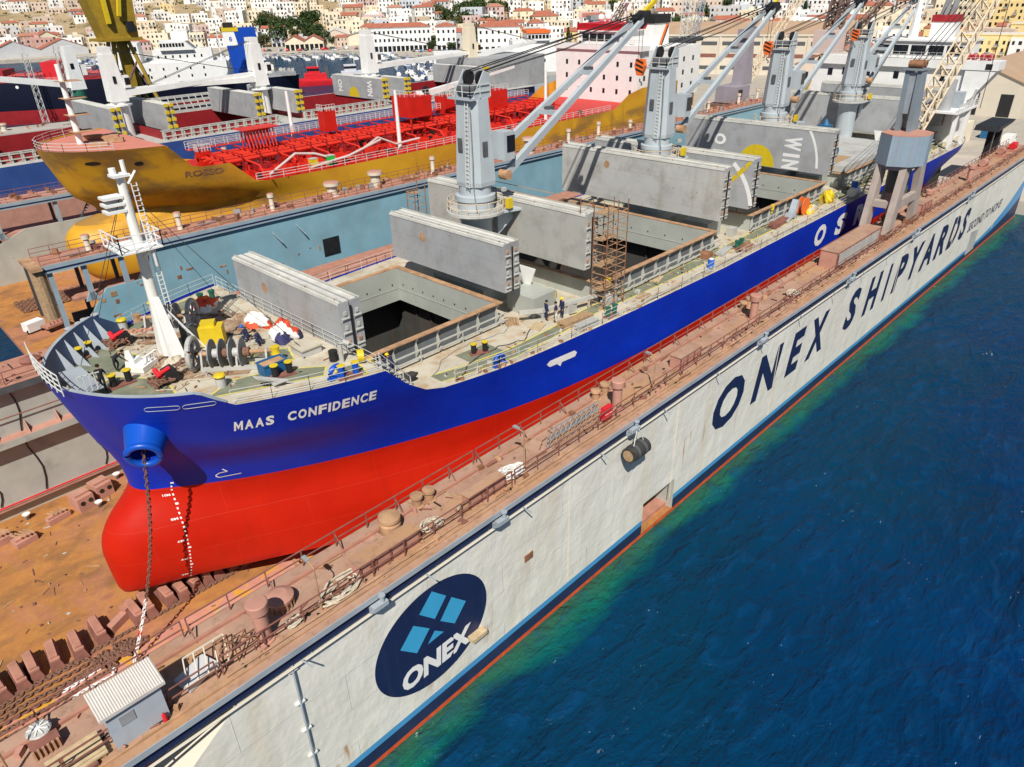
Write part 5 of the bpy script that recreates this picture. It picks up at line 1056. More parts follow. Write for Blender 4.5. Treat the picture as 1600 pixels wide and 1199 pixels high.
# deck cranes
def crane(cx, seed):
    p = MB(); p.rot((cx, YC, MZ), [(1.5, 0), (1.35, .4), (1.35, 6.3), (1.6, 7.1)], 28, 'crane_grey'); base = p.build('deck_crane', ship, smooth=40)
    q = MB(); q.rot((cx, YC, 20.4), [(1.35, 0), (2.5, .05), (2.5, .25), (1.5, .28)], 24, 'cover_pale'); q.rot((cx, YC, 20.7), [(1.55, 0), (1.55, .8), (1.7, .85), (1.7, 1.25), (1.35, 1.3), (1.35, 2.1)], 28, 'crane_grey')
    q.prism([(cx + 1.0, YC - 2.2, 20.42), (cx + 3.6, YC - 2.9, 20.4), (cx + 3.6, YC - .9, 20.4), (cx + 1.0, YC - .6, 20.4)], (0, 0, .2), 'crane_grey'); q.prism([(cx + 1.2, YC - 1.4, 18.4), (cx + 1.2, YC - 1.4, 20.39), (cx + 3.5, YC - 1.7, 20.39), (cx + 3.5, YC - 1.7, 20.0)], (0, .15, 0), 'crane_grey'); q.build('slew_platform', base, smooth=40)
    g = MB()
    for k in range(15): a = pi * .55 + 2 * pi * .92 * k / 15; g.beam((cx + 2.4 * cos(a), YC + 2.4 * sin(a), 20.65), (cx + 2.4 * cos(a), YC + 2.4 * sin(a), 21.6), .05, None, 'lattice_cream')
    for z in (21.1, 21.6): g.tube([(cx + 2.4 * cos(pi * .55 + 2 * pi * .92 * k / 20), YC + 2.4 * sin(pi * .55 + 2 * pi * .92 * k / 20), z) for k in range(20)], .035, 5, 'lattice_cream')
    g.build('platform_rail', base)
    h = MB()
    def sec(z, a, b, c): return [(cx - a + c, YC - b, z), (cx + a - c * .6, YC - b, z), (cx + a, YC - b + c, z), (cx + a, YC + b - c, z), (cx + a - c * .6, YC + b, z), (cx - a + c, YC + b, z), (cx - a, YC + b - c * 1.1, z), (cx - a, YC - b + c * 1.1, z)]
    L = [sec(22.75, 1.35, 1.45, .7), sec(23.1, 1.42, 1.5, .75), sec(29.5, 1.0, 1.25, .55)]
    o_ = len(h.v)
    for l in L: h.v += l
    for i in range(2):
        for k in range(8): h.f.append((o_ + i * 8 + k, o_ + i * 8 + (k + 1) % 8, o_ + i * 8 + 8 + (k + 1) % 8, o_ + i * 8 + 8 + k)); h.m.append('crane_grey')
    h.poly(L[2], 'crane_grey'); h.poly(L[0][::-1], 'crane_grey')
    h.prism([(cx - .95, YC - 1.2, 29.5), (cx + 1.0, YC - 1.2, 29.5), (cx + 1.0, YC - 1.2, 31.2), (cx + .4, YC - 1.2, 31.5), (cx - .2, YC - 1.2, 30.6)], (0, .12, 0), 'crane_grey'); h.prism([(cx - .95, YC + 1.08, 29.5), (cx + 1.0, YC + 1.08, 29.5), (cx + 1.0, YC + 1.08, 31.2), (cx + .4, YC + 1.08, 31.5), (cx - .2, YC + 1.08, 30.6)], (0, .12, 0), 'crane_grey')
    h.box(cx - 1.3, cx - .7, YC - 1.35, YC + 1.35, 29.45, 29.6, 'crane_grey'); h.box(cx - 1.4, cx - 1.36, YC - .2, YC + .3, 25.6, 26.6, 'grey_dark'); h.box(cx - .3, cx + .2, YC - 1.52, YC - 1.42, 25.2, 26.3, 'grey_dark'); h.build('crane_house', base)
    l = MB()
    for dy in (-.95, -.55): l.beam((cx - 1.5, YC + dy, 22.8), (cx - 1.12, YC + dy * .85, 29.4), .05, None, 'rail_white')
    for q in range(20): f = q / 19; l.beam((cx - 1.5 + .38 * f, YC - .95 + .14 * f, 22.9 + 6.4 * f), (cx - 1.5 + .38 * f, YC - .55 + .08 * f, 22.9 + 6.4 * f), .035, None, 'rail_white')
    l.build('ladder', base); l = MB(); rail(l, (cx - 1.3, YC - 1.3, 29.6), (cx - 1.3, YC + 1.3, 29.6), 3, 'rail_white', .95, .03); rail(l, (cx - 1.3, YC - 1.3, 29.6), (cx + .9, YC - 1.3, 29.6), 2, 'rail_white', .95, .03); l.build('top_rail', base)
    for dy in (-1.9, 1.9): l = MB(); l.cbox((cx + 1.5, YC + dy, 22.3), (.35, .3, .3), 0, 'cover_pale'); l.beam((cx + 1.2, YC + dy * .8, 22.3), (cx + 1.5, YC + dy, 22.3), .06, None, 'grey_dark'); l.build('floodlight', base)
    l = MB(); l.cbox((cx + 1.6, YC - 2.4, 21.2), (.5, .4, .8), 0, 'yellow_paint'); l.cbox((cx + 2.2, YC - 1.6, 20.9), (.4, .5, .4), 0, 'rust_rail'); l.tube([(cx - 1.2, YC - 1.4, 20.9), (cx - 1.45, YC - 1.35, 23), (cx - 1.35, YC - 1.3, 25), (cx - 1.2, YC - 1.1, 29)], .05, 5, 'grey_mid'); l.build('crane_fitting', base)
    s = MB(); [s.cyl((cx + .5, YC + y - .12, 30.9), (cx + .5, YC + y + .12, 30.9), .55, 16, 'black_steel') for y in (-.7, .7)]; s.cyl((cx - .2, YC - 1, 30.1), (cx - .2, YC + 1, 30.1), .4, 14, 'grey_dark'); s.build('sheave', base)
    c = MB(); c.box(cx + 1.3, cx + 2.5, YC - 2.3, YC - .9, 24.7, 26.9, 'crane_grey'); c.box(cx + 1.6, cx + 2.53, YC - 2.33, YC - 2.301, 25.3, 26.6, 'glass_dark'); c.box(cx + 2.501, cx + 2.53, YC - 2.2, YC - 1.0, 25.2, 26.6, 'glass_dark'); c.build('operator_cab', base)
    j = MB(); T = Vector((cx + 22.6, YC, 34.2))
    for sg in (-1, 1):
        a = Vector((cx + 1.95, YC + sg * 1.65, 23.4)); b = T + Vector((0, sg * .45, 0)); j.beam(a, b, .46, .62, 'crane_grey', .36, .45); j.cyl(a - Vector((0, .45, 0)), a + Vector((0, .45, 0)), .42, 14, 'rust_rail')
    for f in (.36, .62): a = Vector((cx + 1.95, YC, 23.4)).lerp(T, f); w_ = 1.65 + (.45 - 1.65) * f; j.beam(a - Vector((0, w_, 0)), a + Vector((0, w_, 0)), .4, .4, 'crane_grey'); j.cbox(a + Vector((.3, w_ * .2, .2)), (.8, .5, .5), 0, 'grey_dark')
    j.cbox(T + Vector((.1, 0, -.1)), (1.7, 1.3, .8), 0, 'black_steel', -.5); j.beam(T + Vector((.6, 0, .5)), T + Vector((2.4, 0, 1.5)), .35, .35, 'yellow_paint'); j.build('jib', base)
    k = MB()
    for dy, dz in ((-.75, 31.4), (-.55, 31.3), (.55, 31.3), (.75, 31.4)): k.tube([(cx + .5, YC + dy, dz), T + Vector((-.2, dy * .5, .35))], .045, 5, 'black_steel')
    for dy in (-.22, .22): k.tube([(cx + .4, YC + dy, 31.0), Vector((cx + .4, YC + dy, 31)).lerp(T, .5) - Vector((0, 0, .35)), T + Vector((0, dy, .1))], .03, 5, 'black_steel')
    for dy in (-.2, .2): k.tube([T + Vector((.3, dy, -.2)), T + Vector((.3, dy, -3.6))], .025, 4, 'black_steel')
    k.build('cable', base)
    b = MB(); hb_ = T + Vector((.3, 0, -5.1)); b.prism([(hb_.x, hb_.y - .45, hb_.z + 1.5), (hb_.x, hb_.y + .45, hb_.z + 1.5), (hb_.x, hb_.y + .62, hb_.z + .9), (hb_.x, hb_.y + .3, hb_.z), (hb_.x, hb_.y - .3, hb_.z), (hb_.x, hb_.y - .62, hb_.z + .9)], (.4, 0, 0), 'orange_bright')
    for i in range(3): z = hb_.z + .2 + .42 * i; b.add([(hb_.x - .01, hb_.y - .45, z), (hb_.x - .01, hb_.y + .45, z + .3), (hb_.x - .01, hb_.y + .45, z + .5), (hb_.x - .01, hb_.y - .45, z + .2)], [(0, 1, 2, 3)], 'black_steel')
    b.tube([hb_ + Vector((.2, .28 * cos(t) if t > 1 else 0, -.3 - .3 * t * .5)) for t in np.linspace(0, 4, 9)], .07, 6, 'grey_dark'); b.build('hook_block', base)
for i, cx in enumerate((41.2, 68.2, 95.5, 121.2)): crane(cx, i)
# superstructure
s = MB(); s.box(137, 147, YC - 11, YC + 13, MZ + .01, 24.2, 'white_paint'); s.box(136.4, 140.5, YC - 15.6, YC + 11.5, 24.25, 25.5, 'white_paint'); s.box(136.8, 144, YC - 10.6, YC + 3.4, 25.55, 28.0, 'white_paint'); s.box(136.5, 144.3, YC - 10.9, YC + 3.7, 28.05, 28.3, 'white_paint')
s.prism([(136.5, YC - 15.5, 24.2), (136.5, YC - 11.2, 24.2), (136.5, YC - 11.2, 17.5)], (3.5, 0, 0), 'white_paint'); ss = s.build('superstructure', ship)
for k in range(5): w_ = MB(); y = YC - 10 + k * 2.65; w_.box(136.74, 136.8, y, y + 2.2, 26.2, 27.5, 'glass_dark'); w_.build('bridge_window', ss)
for y, z in ((26, 22.6), (24.6, 22.6), (20, 22.4), (28.5, 22.6), (13, 22.4), (31, 22.4)): w_ = MB(); w_.box(136.95, 137, y, y + .8, z, z + 1.1, 'glass_dark'); w_.build('window', ss)
g = MB(); rail(g, (136.5, YC - 15.5, 25.5), (136.5, YC + 11.4, 25.5), 24, 'rail_white', 1.0, .03); g.build('wing_rail', ss)
w_ = MB(); w_.box(136.34, 136.39, YC - 14.8, YC - 13.9, 24.4, 25.2, 'black_steel'); w_.build('wing_port', ss)
f_ = MB(); f_.box(142.6, 146.4, YC - 6.4, YC - 3.0, 28.31, 30.6, 'white_paint'); f_.box(142.5, 146.5, YC - 6.5, YC - 2.9, 30.62, 31.6, 'far_red')
for k in range(6): f_.cyl((143 + .6 * k, YC - 4.6 + .7 * sin(k * 2), 31.6), (143 + .6 * k, YC - 5.0 + .7 * sin(k * 2), 33.2 + .6 * (k % 3)), .3, 9, 'grey_mid')
f_.build('funnel', ship)
f_ = MB(); f_.cone((140.5, YC - 1.2, 28.3), (140.5, YC - 1.2, 37), .8, .25, 8, 'white_paint'); f_.beam((140.5, YC - 3.2, 33), (140.5, YC + .8, 33), .2, None, 'white_paint'); f_.beam((140.5, YC - 2.6, 35), (140.5, YC + .2, 35), .15, None, 'white_paint'); f_.build('radar_mast', ship)
for k, y in enumerate((8.8, 9.8, 11.0, 12.0)): f_ = MB(); f_.sphere((138.4, y - 1.2, 26.0), .55, 10, 'far_red'); f_.build('life_ring_box', ship)
b = MB(); b.box(129.5, 140, 7.9, 12.6, 18.6, 18.9, 'white_paint'); rail(b, (129.5, 7.95, 18.9), (140, 7.95, 18.9), 10, 'rail_white', 1.1, .04, None, 2)
for x in (130.5, 136.8): b.beam((x, 8.3, MZ), (x, 8.3, 18.6), .55, .55, 'white_paint'); b.prism([(x, 8.2, 17.2), (x, 8.2, 18.59), (x + 1.4, 8.2, 18.59)], (0, .3, 0), 'white_paint')
b.cyl((131.4, 10.6, 18.9), (131.4, 10.6, 23.3), 1.0, 18, 'cover_grey'); b.cyl((133.8, 10.8, 18.9), (133.8, 10.8, 22.4), .55, 14, 'bulwark_grey'); b.beam((136.5, 8.4, 18.9), (135.2, 7.6, 21.8), .22, None, 'white_paint'); b.beam((138.8, 8.4, 18.9), (138.2, 7.8, 22.6), .3, None, 'white_paint'); b.box(134.5, 139.5, 9.2, 12.4, 18.95, 21.2, 'bulwark_grey'); b.build('boat_deck', ship)
# foremast
m = MB(); MX, MY = 14.35, 22.6
m.cone((MX, MY, 19.2), (MX + .05, MY, 28.0), .35, .25, 14, 'white_rusty'); m.cone((MX, MY, 16.6), (MX, MY, 19.2), .42, .35, 14, 'white_rusty')
for sg in (-1, 1): m.prism([(MX - .25, MY + sg * 1.25, FZ), (MX + .55, MY + sg * 1.35, FZ), (MX + .2, MY + sg * .3, 20.6), (MX - .15, MY + sg * .3, 20.6)], (0, sg * .1, 0), 'white_paint'); m.prism([(MX - .25, MY + sg * 1.25, FZ), (MX - .25, MY + sg * .45, FZ), (MX - .2, MY + sg * .25, 20.6), (MX - .2, MY + sg * .3, 20.6)], (.08, 0, 0), 'white_paint')
m.beam((MX + 2.2, MY - .6, FZ), (MX + .3, MY - .2, 20.0), .09, None, 'white_paint'); m.beam((MX + 2.2, MY + .2, FZ), (MX + .3, MY + .3, 20.0), .09, None, 'white_paint')
for k in range(9): f = k / 9; a = Vector((MX + 2.2, MY - .6, FZ)).lerp(Vector((MX + .3, MY - .2, 20)), f); c = Vector((MX + 2.2, MY + .2, FZ)).lerp(Vector((MX + .3, MY + .3, 20)), f); m.beam(a, c, .06, None, 'white_paint')
mast = m.build('foremast', ship, smooth=40)
m = MB(); m.box(MX - 1.5, MX + .9, MY - 1.5, MY + 1.3, 23.9, 24.0, 'white_paint'); rail(m, (MX - 1.5, MY - 1.5, 24), (MX + .9, MY - 1.5, 24), 3, 'white_paint', .95, .035); rail(m, (MX - 1.5, MY - 1.5, 24), (MX - 1.5, MY + 1.3, 24), 3, 'white_paint', .95, .035); rail(m, (MX + .9, MY - 1.5, 24), (MX + .9, MY + 1.3, 24), 3, 'white_paint', .95, .035)
m.beam((MX + .3, MY - 1.3, 22.8), (MX + .3, MY - 1.3, 23.9), .1, None, 'white_paint'); m.beam((MX, MY, 23), (MX + .2, MY - 1.4, 23.9), .12, None, 'white_paint'); m.build('mast_platform', mast)
for z in (26.1, 26.5, 26.9): m = MB(); m.cbox((MX - .7, MY + .2, z), (1.1, .9, .16), 0, 'white_paint'); m.build('horn', mast)
m = MB(); m.box(MX - .45, MX + .5, MY - .45, MY + .45, 28.0, 28.15, 'white_paint'); m.cyl((MX + .3, MY - .2, 28.1), (MX + .3, MY - .2, 28.9), .13, 8, 'white_paint'); m.cyl((MX - .25, MY + .1, 28.1), (MX - .25, MY + .1, 28.5), .2, 8, 'white_paint'); m.beam((MX + .3, MY - .3, 27.6), (MX + .75, MY - .6, 28.3), .12, None, 'white_paint'); m.build('mast_light', mast)
m = MB()
for dx in (.38, .68): m.beam((MX + dx + .05, MY - .5, 20), (MX + dx + .02, MY - .42, 27.6), .05, None, 'white_paint')
for k in range(26): z = 20.2 + k * .29; m.beam((MX + .43, MY - .5, z), (MX + .73, MY - .5, z), .035, None, 'white_paint')
m.build('mast_ladder', mast)
m = MB()
for e in ((9.2, 22.2, 17.9), (20.8, 27.5, 16.6), (20.5, 16, 16.6), (12.8, 31, 16.6)): m.tube([(MX, MY, 27.4), e], .022, 4, 'black_steel')
m.build('stay_wire', mast)
# lettering on the hull
for wd_, u0, u1 in (('MAAS', 0, .255), ('CONFIDENCE', .345, 1)): m = MB(); text_wide(m, wd_, lambda u, v: onhull(13.95 + 7.9 * (u0 + (u1 - u0) * u), 14.5 + .76 * v, .03), 'white_paint'); m.build('ship_name', ship)
for ch, x0, x1 in (('O', 80.9, 83.9), ('S', 86.7, 89.8), ('R', 92.4, 95.6)):
    m = MB(); text_fit(m, ch, lambda u, v: (x0 + (x1 - x0) * u, YC - hbs(x0 + (x1 - x0) * u, 11) - .03, 10.0 + 2.45 * v), 'white_paint', .055, .1); m.build('owner_letter', ship)
m = MB(); q = lambda x, z: (x, YC - H.hb(x, z) - .03, z)
m.poly([q(36.0, 12.05), q(36.35, 11.72), q(37.1, 11.72), q(37.45, 11.4), q(37.6, 11.72), q(39.0, 11.72), q(39.2, 12.02), q(38.9, 12.28), q(36.3, 12.28)], 'white_paint')
for k in range(26):
    z = 1.9 + k * .31; x = 10.5 + .6 * (z - 1.9) / 7.4; w_ = .09 if k % 5 else .17
    m.poly([onhull(x, z, .03), onhull(x + w_, z, .03), onhull(x + w_, z + .14, .03), onhull(x, z + .14, .03)], 'white_paint')
    if k % 5 == 2: text_fit(m, str(14 - k // 5 if 0 else (k // 5) * 2 + 2) + 'M', lambda u, v: onhull(x - .5 + .4 * u, z + .15 * v, .03), 'white_paint', .02)
p0 = [(13.75, 10.45), (14.0, 10.18), (13.6, 10.12), (13.42, 9.98), (13.4, 9.85), (13.55, 9.72), (14.7, 9.82)]
for a, c in zip(p0, p0[1:]): A_ = onhull(*a, .03); C_ = onhull(*c, .03); d = (C_ - A_).normalized(); n_ = d.cross(Vector((-.45, -.8, -.4))).normalized() * .045; m.add([A_ - n_, C_ - n_, C_ + n_, A_ + n_], [(0, 1, 2, 3)], 'white_paint')
m.build('hull_mark', ship)
# hawse pipe bulge and fairlead slots
m = MB(); a = Vector((10.75, 17.9, 15.25)); b_ = Vector((9.35, 15.75, 14.3)); m.cone(a, b_, 1.42, .95, 28, 'hawse_blue', caps=False)
d = (b_ - a).normalized(); u = d.cross(Vector((0, 0, 1))).normalized(); v = d.cross(u)
m.tube([b_ + u * (.86 * cos(t)) + v * (.86 * sin(t)) for t in np.linspace(0, 2 * pi, 29)[:-1]], .2, 10, 'hawse_blue', closed=True); m.cone(b_ - d * .02, b_ - d * .8, .8, .6, 24, 'hull_blue', caps=False); m.cone(b_ - d * .8, b_ - d * .82, .6, .01, 24, 'black_steel', caps=False); m.build('hawse_pipe', ship, smooth=50)
for x0, x1 in ((10.05, 11.5), (11.6, 13.1)):
    m = MB(); zc = 17.1; pts = []
    for k in range(24): t = 2 * pi * k / 24; cx = x0 + .18 if cos(t) < 0 else x1 - .18; pts.append(onhull(cx + .18 * cos(t), zc + .16 * sin(t), .03))
    m.poly(pts, 'hull_blue'); m.tube(pts, .02, 5, 'bulwark_grey', closed=True); m.build('fairlead_slot', ship)
# ---------------------------------------------------------------- fittings of the blue ship
def rail3(name, pts, m_='rail_white', h=1.05, step=1.6):
    m = MB()
    for a, b in zip(pts, pts[1:]):
        a = Vector(a); b = Vector(b); rail(m, a, b, max(1, round((b - a).length / step)), m_, h, .016, None, 2)
    return m.build(name, ship)
def edge(x, z=None, inset=.25):
    z = z or (FZ if x < 22.6 else MZ); return (x, YC - hbs(x, z) + inset, z)
rail3('guard_rail', [edge(x) for x in (14.0, 16, 18, 20, 22.3)])
for a, b in ((28, 46), (46.2, 64), (64.2, 82), (82.2, 100), (100.2, 118), (118.2, 136)): rail3('guard_rail', [edge(x) for x in np.linspace(a, b, 6)])
rail3('guard_rail', [(x, YC + hbs(x, FZ) - .25, FZ) for x in (13.8, 16, 18, 20, 22.3)]); rail3('guard_rail', [(x, YC + hbs(x, MZ) - .25, MZ) for x in np.linspace(24, 66, 12)])
rail3('guard_rail', [(22.3, y, FZ) for y in (10.8, 14, 18, 22, 26, 30, 32)], 'rail_white', 1.0, 1.3)
m = MB()
for k in range(8): m.beam((22.9 + k * .34, 10.9 + .1 * k, FZ - k * .38), (22.9 + k * .34, 11.8 + .1 * k, FZ - k * .38), .22, .04, 'stay_white')
rail(m, (22.6, 10.9, FZ), (25.4, 11.7, MZ), 4, 'rail_white', 1.0, .03); m.build('stairway', ship)
def bitts(x, y, z, rz, mt='black_steel', top='yellow_paint', name='mooring_bitts'):
    t = MB(); c, s = cos(rz), sin(rz); t.cbox((x, y, z + .06), (1.5, .6, .12), rz, 'red_oxide_dark'); o = t.build(name, ship)
    for k in (-.45, .45):
        b = MB(); p = (x + k * c, y + k * s, z + .12); b.rot(p, [(.2, 0), (.2, .62), (.25, .66), (.25, .72)], 14, mt); b.rot((p[0], p[1], p[2] + .721), [(.26, 0), (.26, .05), (.01, .06)], 14, top); b.build('post', o, smooth=35)
bitts(10.6, 26.7, FZ, .55); bitts(10.7, 20.9, FZ, .05); bitts(17.9, 14.5, FZ, -.2); bitts(32.3, 12.2, MZ, -.4); bitts(20.3, 29.6, FZ, 0, 'green_dark', 'green_dark')
bitts(11.3, 30.6, FZ, .5, 'hawse_blue', 'cover_pale', 'roller_fairlead'); bitts(12.6, 31.4, FZ, .4, 'hawse_blue', 'cover_pale', 'roller_fairlead'); bitts(20.6, 11.35, FZ, -.25, 'hawse_blue', 'yellow_paint', 'roller_fairlead'); bitts(66.5, 9.6, MZ, 0, 'green_dark', 'green_dark'); bitts(44.2, 9.0, MZ, .0, 'green_dark', 'green_dark')
for x, y, z in ((20.0, 11.75, FZ), (31.9, 9.7, MZ)):
    m = MB(); m.tube([(x + .45 * cos(t), y + .1 * sin(t * 2) * .2, z + .42 + .38 * sin(t)) for t in np.linspace(0, 2 * pi, 17)[:-1]], .16, 8, 'hawse_blue', closed=True); m.box(x - .6, x + .6, y - .2, y + .2, z, z + .14, 'hawse_blue'); m.build('panama_fairlead', ship, smooth=50)
for x, y in ((14.0, 29.4), (14.7, 16.1), (16.8, 31.0)):
    m = MB(); m.rot((x, y, FZ), [(.3, 0), (.3, .6), (.34, .64)], 14, 'cover_pale'); m.rot((x, y, FZ + .641), [(.3, 0), (.36, .1), (.3, .2), (.01, .24)], 14, 'yellow_paint'); m.build('pedestal_roller', ship, smooth=35)
# mooring winches
def winch(x, y, rz, nd, flip=1):
    b = MB(); c, s = cos(rz), sin(rz); L = .62 * nd + 1.2
    def P(u, v, z): return (x + u * c - v * s, y + u * s + v * c, FZ + z)
    b.beam(P(-.3, -.5, .15), P(L, -.5, .15), .22, .25, 'stay_white'); b.beam(P(-.3, .5, .15), P(L, .5, .15), .22, .25, 'stay_white'); b.cyl(P(-.4, 0, 1.0), P(L + .5, 0, 1.0), .13, 10, 'rust_rail')
    for u in (-.3, L * .5, L): b.prism([P(u, -.55, .2), P(u, .55, .2), P(u, .15, 1.15), P(u, -.15, 1.15)], (.12 * c, .12 * s, 0), 'cover_pale')
    w_ = b.build('mooring_winch', ship)
    for k in range(nd):
        u = .35 + k * .62; m = MB(); m.cyl(P(u, 0, 1.0), P(u + .06, 0, 1.0), .92, 28, 'grey_mid')
        m.cyl(P(u + .06, 0, 1.0), P(u + .5, 0, 1.0), .3, 16, 'cover_pale' if k % 2 == 0 else 'chain_rust')
        for j in range(3): a = j * pi / 3; m.beam(P(u - .02, .88 * cos(a), 1 + .88 * sin(a)), P(u - .02, -.88 * cos(a), 1 - .88 * sin(a)), .09, .05, 'cover_grey')
        m.build('drum', w_, smooth=30)
    g = MB(); g.rot((0, 0, 0), [(.01, 0)], 3, 'cover_pale') if 0 else None
    g = MB(); ring = [P(-.75, 1.0 * cos(t), 1.05 + 1.0 * sin(t)) for t in np.linspace(0, 2 * pi, 33)[:-1]]; g.tube(ring, .17, 8, 'cover_pale', closed=True)
    for j in range(6): a = j * pi / 3; g.beam(P(-.75, 0, 1.05), P(-.75, .95 * cos(a), 1.05 + .95 * sin(a)), .12, .1, 'grey_mid')
    g.build('chain_wheel', w_, smooth=40)
    h = MB(); h.rot(P(L + .6, 0, .75), [(.01, 0), (.3, .02), (.24, .25), (.3, .5), (.01, .52)], 14, 'yellow_paint' if flip > 0 else 'rust_rail'); h.build('warping_head', w_, smooth=40)
winch(15.3, 19.0, -.72, 4); winch(17.0, 26.2, -.72 + pi, 2, -1)
m = MB(); m.cbox((17.2, 22.1, FZ + .75), (1.5, 1.0, 1.3), -.6, 'yellow_paint'); m.cbox((17.1, 22.2, FZ + 1.55), (.9, .7, .3), -.6, 'yellow_paint'); m.build('winch_motor', ship)
m = MB(); m.cbox((16.2, 23.3, FZ + .7), (.8, .9, 1.4), .3, 'grey_dark'); m.tube([(16.2, 23, FZ + 1.4), (16.5, 22.6, FZ + 1.7), (16.8, 22.4, FZ + 1.2)], .05, 5, 'black_steel'); m.build('hydraulic_unit', ship)
# chain stoppers with piles of chain, white breakwater gear
for x, y, s in ((13.1, 27.0, 1), (12.9, 19.2, -1)):
    m = MB(); m.prism([(x - .5, y - .45, FZ), (x + .6, y - .45, FZ), (x + .35, y - .45, FZ + .9), (x - .25, y - .45, FZ + .75)], (0, .9, 0), 'black_steel'); m.cyl((x - .6, y - .2, FZ + .75), (x + .1, y - .2, FZ + .95), .13, 8, 'signal_red'); m.cyl((x - .6, y - .3, FZ + .6), (x - .6, y + .3, FZ + .9), .16, 8, 'signal_red'); m.build('chain_stopper', ship)
    c = MB(); rn = random.Random(int(x * 10)); chain(c, [(x - .7 + rn.uniform(-.5, .9), y + rn.uniform(-.7, .7), FZ + .12 + rn.random() * .35) for k in range(22)], .42); c.build('chain_pile', ship, smooth=60)
c = MB(); chain(c, [(13.3, 27.0, FZ + .8), (14.2, 25.8, FZ + .95), (15.2, 25.2, FZ + 1.0)], .42, lambda f: 'red_oxide', .07); c.build('windlass_chain', ship, smooth=60)
c = MB(); chain(c, [(13.2, 19.3, FZ + .7), (14.4, 19.6, FZ + .9), (15.2, 19.5, FZ + 1.0)], .42, None, .07); c.build('windlass_chain', ship, smooth=60)
m = MB(); m.cbox((12.5, 22.2, FZ + .22), (1.5, 1.1, .35), .6, 'white_paint'); m.cbox((12.2, 22.6, FZ + .5), (.7, .5, .4), .6, 'white_paint'); m.prism([(11.6, 22.8, FZ), (12.2, 22.2, FZ), (12.0, 22.4, FZ + 1.3), (11.8, 22.6, FZ + 1.3)], (.1, .1, 0), 'white_paint')
for k in range(3): m.tube([(12.4 + .3 * k, 21.7 + .2 * k, FZ + .4), (12.5 + .3 * k, 21.7 + .2 * k, FZ + .9), (12.9 + .3 * k, 21.9 + .2 * k, FZ + .9), (13.0 + .3 * k, 22 + .2 * k, FZ + .3)], .06, 6, 'white_paint')
m.build('chain_guide', ship)
m = MB(); m.box(20.0, 21.4, 15.6, 17.0, FZ + .01, FZ + .5, 'cover_pale'); m.box(19.9, 21.5, 15.5, 17.1, FZ + .503, FZ + .6, 'ship_deck'); m.build('access_hatch', ship)
m = MB(); m.box(16.6, 17.4, 13.2, 13.5, FZ + .3, FZ + .36, 'cover_pale')
for dy in (0, .55): m.beam((15.9, 13.6 + dy, FZ + .9), (17.8, 13.2 + dy, FZ + .05), .07, None, 'cover_pale')
for k in range(8): f = k / 8; m.beam((15.9 + 1.9 * f, 13.6 - .4 * f, FZ + .9 - .85 * f), (15.9 + 1.9 * f, 14.15 - .4 * f, FZ + .9 - .85 * f), .12, .03, 'cover_pale')
m.build('step_ladder', ship)
m = MB(); m.tube([(21.4, 13.3, FZ), (21.4, 13.3, FZ + 1.3), (21.55, 13.0, FZ + 1.5), (21.75, 12.8, FZ + 1.35)], .16, 8, 'cover_pale'); m.cyl((21.2, 13.9, FZ), (21.2, 13.9, FZ + .7), .3, 10, 'black_steel'); m.build('gooseneck_vent', ship, smooth=40)
m = MB(); m.cyl((22.0, 12.4, FZ + .5), (22.35, 12.2, FZ + .5), .42, 16, 'yellow_paint'); m.tube([(22.1, 12.3 - .02 * k, FZ + .9 - .05 * k + .1 * sin(k)) for k in range(14)], .05, 5, 'yellow_paint'); m.build('hose_reel', ship)
# main deck pipes, lugs, small parts
m = MB(); rn = random.Random(21)
for x0 in range(46, 126, 13):
    for y in (8.25, 8.4): m.tube([(x0, y + .1, MZ + .15), (x0 + 12, y + .1, MZ + .15)], .045, 5, 'ship_deck')
for k in range(170):
    x = rn.uniform(28, 136); y = rn.choice((rn.uniform(8.2, 8.7), rn.uniform(8.2, 10.4), rn.uniform(10, 10.6)));
    if YC - hbs(x, MZ) + .3 > y: y = YC - hbs(x, MZ) + .4
    m.cbox((x, y, MZ + .1), (rn.uniform(.1, .5), rn.uniform(.1, .3), rn.uniform(.1, .3)), rn.uniform(0, 3), rn.choice(('ship_deck', 'rust_brown', 'cover_pale', 'stay_white', 'rust_rail')))
tag(m.build('deck_fitting', ship), None, None, None, 'stuff')
for cx in (41.2, 68.2, 95.5, 121.2):                    # crane foundations and cross-deck gear between the hatches
    m = MB()
    m.box(cx - 2.6, cx + 2.6, YC - 3.2, YC + 3.2, MZ + .01, MZ + 1.5, 'coaming_grey'); m.box(cx - 1.6, cx + 1.2, YC - 8, YC - 5, MZ + .01, MZ + 1.7, 'coaming_grey'); m.box(cx + 1.0, cx + 2.0, YC - 9.6, YC - 8.8, MZ + .01, MZ + .9, 'stay_white')
    m.prism([(cx + .6, YC - 6.2, MZ + 3.2), (cx + .6, YC - 4.4, MZ + 3.2), (cx + .6, YC - 5.2, MZ + .6)], (.1, 0, 0), 'white_paint')
    m.build('crane_foundation', ship)
m = MB(); m.beam((39.8, 12.6, MZ + .9), (46.5, 11.0, MZ + .9), .28, .3, 'stay_white'); m.beam((38.2, 13.7, MZ + .9), (39.8, 12.6, MZ + .9), .28, .3, 'stay_white'); m.box(45.6, 46.6, 10.2, 11.0, MZ + .01, MZ + .75, 'cover_pale')
for x, y in ((39.8, 12.6), (42, 12.1), (44.4, 11.5)): m.beam((x, y, MZ), (x, y, MZ + .9), .14, None, 'stay_white')
m.build('pipe_gantry', ship)
